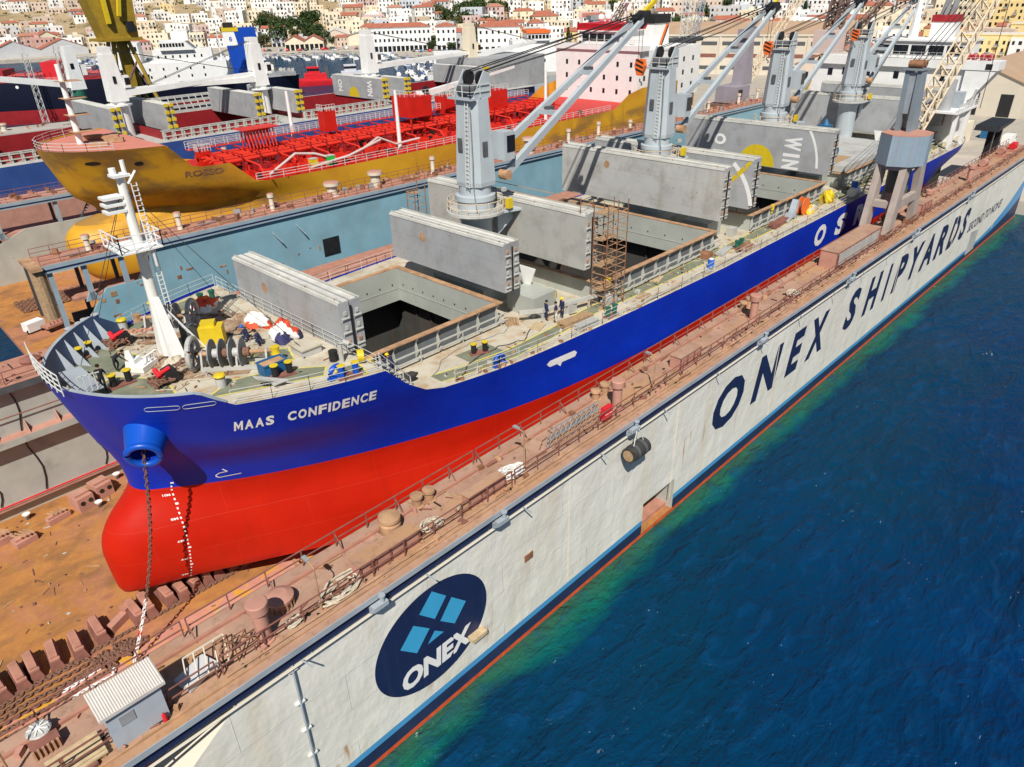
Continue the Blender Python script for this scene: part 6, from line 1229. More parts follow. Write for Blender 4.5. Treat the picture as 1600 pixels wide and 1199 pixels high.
for x, y, z in ((42.4, 13.6, MZ + 1.2), (46.8, 11.3, MZ + 1.7), (76.9, 11.3, MZ + 1.7), (24.2, 14.4, MZ + 1.6)):
    m = MB(); m.cbox((x, y, z), (.35, .35, .6), .4, 'yellow_paint'); m.cbox((x, y, z - .5), (.15, .15, .5), 0, 'yellow_paint'); m.build('hydraulic_jack', ship)
# ---------------------------------------------------------------- loose things on the blue ship
def stack(name, label, cat, x, y, z, rz, L, W, nx, nz, mt, group=None, var=.08):
    t = thing(name, label, cat, (x, y, z), group, rz); WOFF[t.name] = (0, 0, 0); rn = random.Random(int(x * 31 + y))
    for j in range(nz):
        for i in range(nx):
            m = MB(); w_ = W / nx; dx = rn.uniform(-var, var); m.box(-L / 2 + dx, L / 2 + dx, -W / 2 + i * w_, -W / 2 + (i + .86) * w_, .02 + j * .12, .02 + j * .12 + .1, mt); m.build('plank', t)
    return t
stack('plank_stack', 'bundle of long rusty-brown planks beside the man in white trousers', 'planks', 41.2, 10.3, MZ, -.12, 3.2, .9, 5, 4, 'wood'); stack('plank_stack', 'stack of grey weathered planks near the ship rail beside the green rollers', 'planks', 41.2, 9.15, MZ, -.05, 2.2, .7, 4, 4, 'cover_pale')
stack('pallet', 'pale wooden pallet lying on deck left of the three men', 'pallet', 38.6, 12.1, MZ, .3, 1.3, 1.0, 5, 1, 'wood_pale'); stack('pallet', 'orange-brown board pallet leaning at the coaming corner behind the three men', 'pallet', 37.8, 14.2, MZ, .9, 1.2, 1.1, 5, 2, 'wood'); stack('pallet', 'flat wooden board lying on the green walkway', 'pallet', 49.4, 9.4, MZ, .1, 1.5, .9, 4, 1, 'wood'); stack('pallet', 'tan boards dropped beside the coaming on the green walkway', 'pallet', 53.6, 10.9, MZ, .3, 1.6, .9, 4, 1, 'wood_pale')
stack('plank_stack', 'rusty tangled bundle of rods on deck near the blue drum', 'rods', 66.6, 8.9, MZ, .1, 2.6, 1.0, 6, 3, 'rust_brown', None, .4); stack('plank_stack', 'long brown plank pile below the white chute by the orange reel', 'planks', 77.0, 10.2, MZ, .05, 4.5, .9, 5, 4, 'red_oxide_dark', None, .3); stack('plank_stack', 'row of pale pipes laid beside the coaming of the second hold', 'pipes', 64.3, 10.1, MZ, .2, 3.0, .9, 6, 2, 'cover_pale')
m = MB(); tag(m.mat('rust_brown').box(61.2, 62.4, 10.2, 11.2, MZ + .01, MZ + .5, 'rust_brown').build('rusty_tray'), 'rusty square tray beside the second hold coaming', 'tray')
def lump(name, label, cat, x, y, z, rx, ry, h, mats, seed):
    m = MB(); rn = random.Random(seed); n = 26; R = 11; P = []
    for i in range(R):
        t = i / (R - 1) * pi / 2; r = cos(t) ** .8; row = []
        for k in range(n):
            a = 2 * pi * k / n; q = r * (1 + .20 * sin(3 * a + seed + i * .4) + .12 * sin(5 * a - seed * 2 + i) + rn.uniform(-.07, .07))
            row.append((x + rx * q * cos(a), y + ry * q * sin(a), z + .01 + h * sin(t) * (1 + .22 * sin(2 * a + seed * 2) + .1 * sin(7 * a + i)) * (1 if 0 < i else 0)))
        P.append(row + [row[0]])
    def mf(i, k):
        q = i / R + .16 * sin(k * .9 + seed) + .1 * sin(k * 2.3 + i)
        if len(mats) == 1 or q < .2: return mats[0]
        return mats[1] if sin(k * .24 + seed * 1.3 + i * .12) > .35 else mats[-1]
    m.grid(P[::-1], mf=lambda i, k: mf(R - 2 - i, k))
    return tag(m.build(name, smooth=70), label, cat)
lump('tarpaulin', 'large orange tarpaulin bundle with white and navy folds by the first hatch cover', 'tarpaulin', 21.0, 19.6, FZ, 1.0, 1.3, 1.0, ['tarp_navy', 'tarp_white', 'tarp_orange', 'tarp_orange'], 3); lump('tarpaulin', 'white and orange tarpaulin heap left of the large orange bundle', 'tarpaulin', 20.9, 22.8, FZ, .8, 1.1, .75, ['tarp_orange', 'tarp_white', 'tarp_white'], 5)
lump('tarpaulin', 'red inflatable bundle on a white sheet at the port side of the foredeck', 'tarpaulin', 19.6, 28.6, FZ, 1.0, .8, .8, ['tarp_white', 'tarp_orange', 'orange_bright'], 7); lump('sack', 'tan sack heap at the foot of the white mast', 'sack', 14.0, 20.9, FZ, .7, .5, .55, ['rope', 'rope'], 4)
lump('cable_heap', 'black tangle of rubber hoses on the main deck by the worker', 'hoses', 26.2, 13.2, MZ, .9, .6, .25, ['black_steel', 'rubber'], 6); lump('sack', 'yellow sacks on the deck beside the orange reel', 'sack', 83.6, 9.6, MZ, 1.4, .5, .7, ['yellow_paint', 'rope', 'yellow_paint'], 2); lump('sack', 'ochre bag standing by the rail before the dock crane', 'sack', 89.0, 10.0, MZ, .8, .8, 1.2, ['crane_ochre', 'yellow_paint'], 8)
m = MB(); m.box(17.0, 18.6, 15.0, 15.9, FZ + .05, FZ + .7, 'blue_skip'); m.box(17.06, 18.54, 15.06, 15.84, FZ + .701, FZ + .705, 'rust_rail'); t = thing('skip', 'open blue steel skip with scrap on the foredeck', 'skip', (17.8, 15.4, FZ)); o = m.build('body', t); o = MB(); [o.box(a, b, c, d, FZ + .7, FZ + .8, 'blue_skip') for a, b, c, d in ((17, 18.6, 14.95, 15.02), (17, 18.6, 15.88, 15.95), (16.96, 17.03, 15.02, 15.88), (18.57, 18.64, 15.02, 15.88))]; o.build('rim', t)
t = thing('drum', 'bright blue plastic drum at the rail beside the walkway', 'drum', (59.4, 8.7, MZ)); m = MB(); m.rot((59.4, 8.7, MZ), [(.01, .0), (.3, 0), (.32, .3), (.3, .32), (.32, .6), (.3, .85), (.01, .86)], 14, 'blue_bright'); m.build('body', t, smooth=40); m = MB(); m.rot((59.4, 8.7, MZ + .87), [(.22, 0), (.22, .06), (.01, .07)], 12, 'white_paint'); m.build('lid', t)
t = thing('cable_reel', 'orange cable reel standing on the deck beside the third hold', 'reel', (82.0, 10.0, MZ))
for dy in (-.3, .3): m = MB(); m.cyl((82, 10 + dy - .05, MZ + 1.0), (82, 10 + dy + .05, MZ + 1.0), 1.0, 24, 'orange_bright'); m.build('flange', t)
m = MB(); m.cyl((82, 9.76, MZ + 1.0), (82, 10.24, MZ + 1.0), .55, 16, 'rust_brown'); m.build('core', t)
t = thing('chute', 'bent white plastic sheet chute leaning by the orange reel', 'chute', (80, 10, MZ)); m = MB(); m.prism([(77.5, 9.6, MZ + .1), (80.0, 9.8, MZ + .4), (80.8, 10, MZ + 1.9), (80.5, 10, MZ + 2.0), (79.6, 9.9, MZ + .7), (77.4, 9.7, MZ + .3)], (0, .7, 0), 'bulwark_grey'); m.build('sheet', t)
t = thing('tank_container', 'white round tank with blue cap by the rail before the dock crane', 'tank', (93, 8.6, MZ)); m = MB(); m.cyl((92.4, 8.5, MZ + .7), (94.0, 8.5, MZ + .7), .55, 16, 'white_paint'); m.build('body', t, smooth=40); m = MB(); m.cyl((93.3, 8.6, MZ + 1.2), (93.3, 8.6, MZ + 1.9), .4, 14, 'blue_bright'); m.build('cap', t)
m = MB(); tag(m.rot((124, 9.6, MZ), [(.5, 0), (.5, .9), (.01, .95)], 12, 'green_bright').build('bin'), 'bright green bin on the far side deck of the blue ship', 'bin')
t = thing('grab_bucket', 'blue clamshell grab bucket standing on the closed pale hatch covers', 'grab bucket', (100.5, 16.4, 16.75))
for sg in (-1, 1): m = MB(); m.prism([(100.5 + sg * 1.9, 14.6, 17.6), (100.5 + sg * 1.4, 14.6, 16.85), (100.5, 14.6, 16.8), (100.5, 14.6, 18.2), (100.5 + sg * 1.2, 14.6, 18.3)], (0, 3.4, 0), 'blue_skip'); m.build('shell', t)
m = MB()
for sx in (-1, 1):
    for y in (14.9, 17.7): m.beam((100.5 + sx * 1.7, y, 17.7), (100.5 + sx * .5, 16.3 + (y - 16.3) * .4, 20.4), .22, None, 'black_steel')
m.build('arm', t); m = MB(); m.box(99.8, 101.2, 15.6, 17.0, 20.3, 21.0, 'blue_skip'); m.cone((100.5, 16.3, 21), (100.5, 16.3, 21.7), .5, .15, 10, 'blue_skip'); m.box(99.9, 101.1, 15.5, 17.1, 18.7, 19.3, 'black_steel'); m.build('head', t)
t.location.z -= .79
t = thing('wooden_mat', 'tan timber mat under the blue grab bucket', 'mat', (100.5, 15.9, 15.95)); m = MB(); m.box(98.2, 103.4, 13.2, 18.2, 15.955, 16.0, 'wood'); m.build('board', t)
# scaffold towers
def scaffold(label, x0, x1, y0, y1, z0, z1, n, lev, group):
    t = thing('scaffold_tower', label, 'scaffold', ((x0 + x1) / 2, (y0 + y1) / 2, z0), group); m = MB()
    for i in range(n + 1):
        x = x0 + (x1 - x0) * i / n
        for y in (y0, y1): m.beam((x, y, z0), (x, y, z1 + random.uniform(-.3, .5)), .06, None, 'rust_brown')
    m.build('standard', t); m = MB()
    k = z0 + .6
    while k < z1:
        for y in (y0, y1): m.beam((x0, y, k), (x1, y, k), .045, None, 'rust_rail')
        for i in range(n + 1): x = x0 + (x1 - x0) * i / n; m.beam((x, y0, k), (x, y1, k), .045, None, 'rust_rail')
        k += .62
    m.build('ledger', t)
    for j in range(lev): z = z0 + 1.6 + j * (z1 - z0 - 2.2) / max(1, lev - 1); m = MB(); m.box(x0, x0 + (x1 - x0) * .8, y0 + .5, y1 - .05, z, z + .06, 'wood'); m.build('platform', t)
scaffold('brown scaffold tower at the open end of the pale hatch cover', 44.6, 47.2, 10.0, 11.4, MZ, 21.9, 2, 4, None); scaffold('thin scaffold against the blue dock wall behind the first crane', 42.6, 43.9, 31.4, 32.6, MZ, 20.5, 1, 3, None)
scaffold('low scaffold rail standing along the top of the pale hatch cover', 44.0, 45.6, 12.3, 24, 21.25, 22.4, 1, 0, None)
for i, (lab, pts, r, mt) in enumerate((('black hose snaking along the green walkway of the main deck', [(29, 10.6), (31, 11.6), (34, 11.9), (36, 11.2), (39, 12.6)], .035, 'black_steel'), ('thin grey hose crossing the deck before the mooring bitts', [(27.6, 12.0), (30, 13.6), (33, 13.9), (36, 13.4), (38.5, 14.2)], .03, 'grey_mid'),
  ('pale rope trailing from the winch to the bulwark', [(16.5, 18.0), (15.0, 17.4), (13.6, 18.2), (12.6, 17.6), (11.6, 18.9)], .03, 'rope'), ('dark hose looped on the rusty foredeck behind the yellow motor', [(18, 22.5), (19.5, 23.4), (20.4, 22.6), (19.4, 21.8), (18.4, 22.9), (17, 24.4)], .04, 'black_steel'), ('long pale mooring line laid along the ship side past the blue drum', [(50, 8.9), (56, 9.2), (62, 8.8), (70, 9.3), (78, 8.9)], .035, 'rope'))):
    z = FZ if pts[0][0] < 22 else MZ; P = []
    for (xa, ya), (xb, yb) in zip(pts, pts[1:]): P += [(xa + (xb - xa) * k / 6, ya + (yb - ya) * k / 6 + .12 * sin(k + xa), z + .05) for k in range(6)]
    m = MB(); m.tube(P, r, 5, mt); tag(m.build('hose' if 'hose' in lab else 'rope', smooth=50), lab, 'hose' if 'hose' in lab else 'rope')
def litter(name, label, x0, x1, yf, z, n, seed, mats, big=.5):
    rn = random.Random(seed); m = MB()
    for k in range(n):
        x = rn.uniform(x0, x1); y = yf(x, rn); c = rn.choice(mats); q = rn.random()
        if q < .45: a = rn.uniform(0, 3.1); L = rn.uniform(.3, 1.4) * big * 2; m.beam((x, y, z + .04), (x + L * cos(a), y + L * sin(a), z + .04), rn.uniform(.03, .1), .05, c)
        elif q < .8: m.cbox((x, y, z + .06), (rn.uniform(.08, .4) * big * 2, rn.uniform(.06, .3) * big * 2, rn.uniform(.05, .2)), rn.uniform(0, 3), c)
        else: m.poly([(x + .22 * big * 2 * cos(t) * rn.uniform(.5, 1.2), y + .2 * big * 2 * sin(t) * rn.uniform(.5, 1.2), z + .015) for t in np.linspace(0, 2 * pi, 8)[:-1]], c)
    return tag(m.build(name), label, 'debris', None, 'stuff')
litter('foredeck_debris', 'scattered scrap, rags and tools lying about the rusty foredeck', 11.5, 21.5, lambda x, r: YC + r.uniform(-.7, .75) * H.hb(x, FZ), FZ, 190, 41, ('rust_brown', 'wood', 'rope', 'black_steel', 'chain_rust', 'cover_pale', 'rust_rail'), .3)
litter('deck_debris', 'scattered boards, rods and rubbish lying about the main deck', 28, 120, lambda x, r: r.uniform(max(9.0, YC - hbs(x, MZ) + .8), 11.4 if x > 46 or x < 37 else 15), MZ, 210, 42, ('rust_brown', 'wood', 'wood_pale', 'black_steel', 'cover_pale', 'rust_rail'), .32)
litter('floor_debris', 'scattered scrap and blasting grit on the orange dock floor', -6, 16, lambda x, r: r.uniform(22, 37.5) if r.random() < .7 else r.uniform(8, 19), FL, 150, 43, ('rust_brown', 'red_oxide_dark', 'rust_rail', 'wood', 'chain_rust', 'cover_pale'), .35)
litter('walkway_debris', 'scattered offcuts, bolts and wire on the near dock deck', -4, 145, lambda x, r: r.choice((r.uniform(.3, 1.1), r.uniform(1, 3.2))), DK, 560, 44, ('rust_brown', 'red_oxide_dark', 'rust_rail', 'wood', 'black_steel', 'pink_oxide'), .3)
litter('far_walkway_debris', 'scattered scrap on the far wing deck of the white dock', -8, 20, lambda x, r: r.uniform(38.6, 42.4), 11.5, 90, 45, ('rust_brown', 'red_oxide_dark', 'rust_rail', 'black_steel'), .5)
# ---------------------------------------------------------------- people
def person(label, loc, rz, pose, cloth, hat, trousers=None, group='workers on the blue ship', cuffs=None):
    P = {'pel': (0, 0, .95), 'ch': (0.02, 0, 1.3), 'nk': (.02, 0, 1.5), 'hd': (.05, 0, 1.66), 'sl': (0, .2, 1.42), 'sr': (0, -.2, 1.42), 'el': (.02, .27, 1.13), 'er': (.02, -.27, 1.13), 'wl': (.12, .26, .88), 'wr': (.12, -.26, .88),
         'hl': (0, .1, .9), 'hr': (0, -.1, .9), 'kl': (.03, .11, .5), 'kr': (.03, -.11, .5), 'al': (0, .11, .09), 'ar': (0, -.11, .09), 'fl': (.17, .12, .05), 'fr': (.17, -.12, .05)}
    P.update(pose); K = list(P); R = dict(pel=.15, ch=.165, nk=.06, hd=.105, sl=.075, sr=.075, el=.05, er=.05, wl=.036, wr=.036, hl=.1, hr=.1, kl=.065, kr=.065, al=.045, ar=.045, fl=.04, fr=.04)
    E = [('pel', 'ch'), ('ch', 'nk'), ('nk', 'hd'), ('ch', 'sl'), ('ch', 'sr'), ('sl', 'el'), ('sr', 'er'), ('el', 'wl'), ('er', 'wr'), ('pel', 'hl'), ('pel', 'hr'), ('hl', 'kl'), ('hr', 'kr'), ('kl', 'al'), ('kr', 'ar'), ('al', 'fl'), ('ar', 'fr')]
    me = bpy.data.meshes.new('p'); me.from_pydata([P[k] for k in K], [(K.index(a), K.index(b)) for a, b in E], []); ob = bpy.data.objects.new('p', me); COL.objects.link(ob)
    md_ = ob.modifiers.new('s', 'SKIN'); me.skin_vertices.new() if not me.skin_vertices else None
    for i, k in enumerate(K): sv = me.skin_vertices[0].data[i]; sv.radius = (R[k], R[k] * (1.25 if k == 'hd' else 1)); sv.use_root = (k == 'pel')
    ob.modifiers.new('b', 'SUBSURF').levels = 1; ob.modifiers['b'].render_levels = 1
    ev = bpy.data.meshes.new_from_object(ob.evaluated_get(bpy.context.evaluated_depsgraph_get())); m = MB(); tr = trousers or cloth
    mats = {('nk', 'hd'): 'skin', ('ch', 'nk'): cloth, ('el', 'wl'): cuffs or 'skin', ('er', 'wr'): cuffs or 'skin', ('al', 'fl'): 'black_steel', ('ar', 'fr'): 'black_steel'}
    for e in (('pel', 'hl'), ('pel', 'hr'), ('hl', 'kl'), ('hr', 'kr'), ('kl', 'al'), ('kr', 'ar')): mats[e] = tr
    m.v = [tuple(v.co) for v in ev.vertices]
    for p in ev.polygons:
        c = p.center; best = min(E, key=lambda e: ((Vector(P[e[0]]).lerp(Vector(P[e[1]]), max(0, min(1, (c - Vector(P[e[0]])).dot(Vector(P[e[1]]) - Vector(P[e[0]])) / max(1e-6, (Vector(P[e[1]]) - Vector(P[e[0]])).length_squared)))) - c).length))
        m.f.append(tuple(p.vertices)); m.m.append('skin' if c.z > P['nk'][2] + .02 and (c - Vector(P['hd'])).length < .3 else mats.get(best, cloth))
    for w_, e_ in (('wl', 'el'), ('wr', 'er')):              # hands with fingers and thumb
        a = Vector(P[w_]); d = (a - Vector(P[e_])).normalized(); s_ = d.cross(Vector((0, 0, 1)) if abs(d.z) < .8 else Vector((1, 0, 0))).normalized(); m.beam(a, a + d * .1, .075, .03, 'skin')
        for f in range(4): q = a + d * .1 + s_ * (.028 - .019 * f); m.cone(q, q + d * (.065 + .012 * (f in (1, 2))) - Vector((0, 0, .012)), .009, .007, 5, 'skin')
        m.cone(a + d * .03 + s_ * .035, a + d * .075 + s_ * .075, .011, .008, 5, 'skin')
    h = Vector(P['hd']); m.cone(h + Vector((.09, 0, 0)), h + Vector((.135, 0, -.01)), .02, .008, 6, 'skin')
    for sg in (-1, 1): m.cbox(h + Vector((.095, sg * .04, .03)), (.02, .025, .014), 0, 'black_steel'); m.cbox(h + Vector((0, sg * .105, 0)), (.04, .02, .06), 0, 'skin')
    m.cbox(h + Vector((.098, 0, -.06)), (.015, .05, .012), 0, 'red_oxide_dark')
    bpy.data.objects.remove(ob); bpy.data.meshes.remove(me); bpy.data.meshes.remove(ev)
    t = thing('person', label, 'person', loc, group, rz); WOFF[t.name] = (0, 0, 0); m.build('body', t, smooth=60)
    g = MB()
    if hat in ('helmet_yellow', 'helmet_blue'): g.rot(h + Vector((0, 0, .03)), [(.165, 0), (.14, .01), (.135, .07), (.09, .125), (.01, .14)], 14, hat); g.build('helmet', t, smooth=50)
    else: g.rot(h + Vector((-.015, 0, .0)), [(.118, 0), (.125, .05), (.09, .12), (.01, .14)], 12, 'hair'); g.build('hair', t, smooth=50)
    return t
walk = {'kl': (.16, .11, .52), 'al': (.2, .11, .12), 'fl': (.36, .12, .07), 'kr': (-.03, -.11, .5), 'ar': (-.22, -.11, .12), 'fr': (-.08, -.12, .05), 'el': (-.08, .28, 1.15), 'wl': (-.02, .3, .9), 'er': (.1, -.28, 1.15), 'wr': (.25, -.26, .95)}
lean = {'ch': (.22, 0, 1.22), 'nk': (.36, 0, 1.36), 'hd': (.46, 0, 1.48), 'sl': (.26, .2, 1.32), 'sr': (.26, -.2, 1.32), 'el': (.45, .25, 1.12), 'er': (.45, -.25, 1.12), 'wl': (.68, .2, 1.1), 'wr': (.68, -.2, 1.1)}
crouch = {'pel': (-.05, 0, .42), 'hl': (-.05, .1, .4), 'hr': (-.05, -.1, .4), 'ch': (.12, 0, .76), 'nk': (.2, 0, .96), 'hd': (.27, 0, 1.1), 'sl': (.14, .2, .88), 'sr': (.14, -.2, .88), 'el': (.32, .26, .68), 'er': (.32, -.26, .68), 'wl': (.52, .18, .6), 'wr': (.52, -.18, .6), 'kl': (.32, .16, .5), 'kr': (.32, -.16, .5)}
stoop = {'ch': (.3, 0, 1.12), 'nk': (.46, 0, 1.24), 'hd': (.58, 0, 1.3), 'sl': (.34, .2, 1.2), 'sr': (.34, -.2, 1.2), 'el': (.5, .26, .98), 'er': (.5, -.26, .98), 'wl': (.68, .2, .8), 'wr': (.68, -.2, .8), 'kl': (.14, .12, .5), 'kr': (-.05, -.12, .5)}
person('man in black T-shirt and trousers walking near the bow bulwark', (9.7, 20.9, FZ), 1.1, walk, 'cloth_black', 'hair'); person('man in black overalls stooping over the white chain guide', (11.2, 23.0, FZ), -.5, stoop, 'cloth_black', 'hair', None, 'workers on the blue ship', 'cloth_black')
person('man in navy overalls and blue helmet crouching behind the grey winch drums', (18.9, 20.7, FZ), 2.2, crouch, 'cloth_navy', 'helmet_blue', None, 'workers on the blue ship', 'cloth_navy'); person('bare-headed man in dark overalls crouching at the yellow warping head', (19.2, 19.5, FZ), 2.6, crouch, 'cloth_navy', 'hair', None, 'workers on the blue ship', 'cloth_navy')
person('man in navy overalls and yellow helmet leaning on the first hold coaming', (25.9, 14.3, MZ), 1.75, lean, 'cloth_navy', 'helmet_yellow', None, 'workers on the blue ship', 'cloth_navy'); person('bare-headed man in dark overalls, left of the three men on deck', (40.0, 12.4, MZ), -.4, {}, 'cloth_navy', 'hair', None, 'workers on the blue ship', 'cloth_navy')
person('man in white trousers and dark harness beside the brown planks', (40.3, 11.6, MZ), 2.4, {}, 'cloth_navy', 'hair', 'cloth_white'); person('man in navy overalls and yellow helmet, right of the three men on deck', (41.3, 11.8, MZ), 2.9, {}, 'cloth_navy', 'helmet_yellow', None, 'workers on the blue ship', 'cloth_navy')
# ---------------------------------------------------------------- second floating dock (slightly turned), with the ochre tanker
def wingwall(par, x0, x1, y0, y1, z1, mt, deckm='red_oxide', fr=11.0, lo=None):
    """wing wall whose near end is an open frame under the deck beam; fr = length of the open frame"""
    m = MB(); a = x0 + fr
    m.box(a, x1, y0 + .01, y1, FL, z1 - .5, mt); m.box(x0, x1, y0 - .2, y1 + .2, z1 - .45, z1, deckm); m.box(x0, x1, y0 - .3, y0 - .21, z1 - .85, z1 + .02, 'dock2_beam'); m.box(x0, x1, y0 - .32, y0 - .305, z1 - .62, z1 - .42, 'navy')
    m.prism([(a - .01, y0 + .01, -1), (a - .01, y0 + .01, z1 * .66), (x0 + fr * .5, y0 + .01, z1 * .66), (x0 + 2.0, y0 + .01, 4.0), (x0 + 1.2, y0 + .01, -1)], (0, .25, 0), mt)
    m.box(x0 + 2.0, a, y0 + .3, y1, z1 * .60, z1 * .63, deckm); m.box(x0 + 2.0, a, y1 - .3, y1 - .05, FL, z1 * .40, 'grey_dark')
    for x in (x0 + fr * .36, x0 + fr * .72):
        m.box(x - .28, x + .28, y0 + .02, y0 + .35, z1 * .58, z1 - .47, 'dock2_beam'); m.prism([(x - .8, y0 + .02, z1 * .58), (x + .8, y0 + .02, z1 * .58), (x + .28, y0 + .02, z1 * .66), (x - .28, y0 + .02, z1 * .66)], (0, .3, 0), 'dock2_beam'); m.box(x - .2, x + .2, y1 - .4, y1 - .1, FL, z1 - .5, 'grey_dark')
    w_ = m.build('wing_wall', par)
    s = MB(); s.box(x0 - 1.2, x0 - .05, y0 - .6, y1 + .3, z1 - .35, z1 + .05, 'rust_rail'); s.cyl((x0 - .5, y0 + .5, z1 - 6), (x0 - .5, y0 + .5, z1 - .4), .75, 14, 'wood'); s.cyl((x0 - .5, y0 + 2.3, z1 - 6), (x0 - .5, y0 + 2.3, z1 - .4), .75, 14, 'rubber'); s.box(x0 + .3, x0 + .8, y0, y0 + .5, -1, z1 - .5, 'dock2_beam'); s.build('end_fender', par)
    r = MB(); rail(r, (x0, y0 + .1, z1), (x1, y0 + .1, z1), int((x1 - x0) / 2), 'red_oxide_dark', 1.0, .035); r.build('guard_rail', par)
    r = MB(); rail(r, (x0, y1 - .1, z1), (x1, y1 - .1, z1), int((x1 - x0) / 2), 'red_oxide_dark', 1.0, .035); r.build('guard_rail', par)
    t = MB()
    for k in range(11): x = x0 + fr * .85 + k * .3; t.box(x, x + .32, y0 + 1, y0 + 1.8, z1 * .62 + k * .36, z1 * .62 + k * .36 + .06, 'grey_dark')
    t.beam((x0 + fr * .85, y0 + 1, z1 * .62 + .2), (x0 + fr * .85 + 3.3, y0 + 1, z1 + .1), .06, .2, 'grey_dark'); t.build('stairway', par)
def deckjunk(par, x0, x1, y0, y1, z, n, seed, vents=6):
    rn = random.Random(seed); m = MB()
    for k in range(n):
        x = rn.uniform(x0, x1); y = rn.uniform(y0, y1); c = rn.choice(('red_oxide_dark', 'rust_brown', 'pink_oxide', 'rust_rail', 'grey_mid'))
        if rn.random() < .4: m.beam((x, y, z + .1), (x + rn.uniform(.5, 3), y + rn.uniform(-.3, .3), z + .15), .12, None, c)
        else: m.cbox((x, y, z + .25), (rn.uniform(.2, 1), rn.uniform(.2, .7), rn.uniform(.2, .9)), rn.uniform(0, 3), c)
    tag(m.build('deck_fitting', par), None, None, None, 'stuff')
    for k in range(vents):
        x = x0 + (x1 - x0) * (k + .5 + rn.uniform(-.2, .2)) / vents; y = rn.uniform(y0 + .6, y1 - .6); h = rn.uniform(1.8, 2.8); q = rn.choice((.3, .3, .3, .75)); v = MB()
        v.rot((x, y, z), [(q * 1.2, 0), (q, .1), (q, h - .5), (q * 1.5, h - .45), (q * 1.5, h - .05), (.01, h)], 12, 'warehouse_wall'); v.rot((x, y, z + h + .004), [(q * 1.5, -.05), (q * 1.3, .04), (.01, .08)], 12, 'pink_oxide'); v.build('ventilator', par, smooth=35)
d2 = thing('floating_dock', 'pale blue floating dock holding the ochre tanker behind the big blue ship', 'floating dock', (42, 63.8, -.3), None, -.033); WOFF[d2.name] = (42, 63.8, -.3)
m = MB(); m.add([(14, 67, FL), (180, 67, FL), (180, 100, FL), (14, 100, FL)], [(0, 1, 2, 3)], 'pontoon_floor'); m.box(14, 180, 63.9, 103.4, -3, FL - .02, 'red_oxide'); m.build('pontoon', d2)
wingwall(d2, 17.4, 180, 63.8, 67.9, 12.0, 'dock2_blue'); deckjunk(d2, 19, 178, 64.6, 67.4, 12.0, 260, 4, 16); wingwall(d2, 12, 180, 99.5, 103.5, 11.7, 'dock_inner', 'pink_oxide', 22); deckjunk(d2, 14, 60, 100, 103, 11.7, 60, 5, 4)
for x, z in ((44, 9.6), (47.5, 9.9)):
    m = MB(); m.beam((x, 63.75, z), (x + .9, 63.2, z - 1.4), .14, None, 'dock2_beam'); m.build('wall_bracket', d2)
m = MB(); m.box(51.0, 53.6, 63.74, 63.8, 4.5, 7.0, 'black_steel'); m.build('wall_opening', d2)
m = MB(); rn = random.Random(8)
for k in range(26): x = rn.uniform(20, 52); z = rn.uniform(3, 8.5); m.box(x, x + rn.uniform(.1, .9), 63.77, 63.808, z, z + rn.uniform(.15, .6), 'rust_brown' if k % 3 else 'rust_rail')
m.build('rust_patch', d2)
for i, (x, y, lab) in enumerate(((17.2, 78.5, 'small green and white machine on the second dock floor at far left'), (19.3, 77.0, 'rusty flat trailer next to the green and white machine'))):
    t = thing('machine' if i == 0 else 'trailer', lab, 'machine' if i == 0 else 'trailer', (x, y, FL))
    m = MB(); m.cbox((x, y, FL + .8), (2.2, 1.3, 1.1) if i == 0 else (3.0, 1.4, .3), .3, 'h_white' if i == 0 else 'red_oxide'); m.build('body', t); m = MB(); [m.cbox((x + dx, y - .6, FL + .3), (.5, .2, .5), .3, 'black_steel') for dx in (-.8, .8)]; m.build('wheel', t)
    m = MB(); [m.cbox((x - .7 + .45 * k, y - .63 + .13 * k, FL + .8), (.25, .1, .9) if i == 0 else (.1, .1, 1.0), .3, 'green_dark' if i == 0 else 'red_oxide_dark') for k in range(4)]; m.build('grille' if i == 0 else 'stake', t)
cc = MB(); chain(cc, [p for k in range(6) for p in ([(18 + i * 2.2, 90.5 - k * .9, FL + .2) for i in range(7)] if k % 2 == 0 else [(18 + i * 2.2, 90.5 - k * .9, FL + .2) for i in range(6, -1, -1)])], .55, None, .09); tag(cc.build('laid_chain', smooth=60), 'rows of rusty chain laid across the floor of the second dock', 'chain')
# ---- tanker
TY_ = 84.5; TZ = 14.1
HT = Hull([(1.4, [(30, 0), (34, 3), (45, 8), (60, 11), (70, 11.6)]), (4, [(26.4, 0), (27.2, 2.4), (30, 4.2), (38, 6.3), (48, 9.8), (60, 12.2), (70, 12.5)]), (8, [(25.0, 0), (25.9, 2.5), (28.5, 4.1), (34, 5), (42, 7.2), (50, 10), (62, 12.3), (70, 12.5)]),
 (10.4, [(26.4, 0), (27.6, 1.9), (30, 2.9), (36, 4.4), (44, 7.6), (52, 10.5), (64, 12.4), (70, 12.5)]), (11.6, [(30.5, 0), (32, 1.2), (36, 3.8), (44, 7.8), (52, 10.8), (64, 12.5), (70, 12.5)]), (14.1, [(27.8, 0), (29, 2.2), (33, 5.4), (40, 9), (48, 11.4), (64, 12.5), (70, 12.5)]),
 (18, [(26.1, 0), (27, 2.6), (30, 6), (36, 9.3), (44, 11.6), (64, 12.5), (70, 12.5)]), (21, [(25.1, 0), (25.8, 3.2), (28, 6.6), (33, 9.8), (42, 12), (64, 12.5), (70, 12.5)])], 70.0)
def tsheer(x): return 20.6 if x < 37 else (20.6 - (x - 37) * 1.1 if x < 40 else (17.3 if x < 44.5 else (17.3 - (x - 44.5) * .9 if x < 48 else (TZ if x < 129 else min(17.5, TZ + (x - 129) * .5)))))
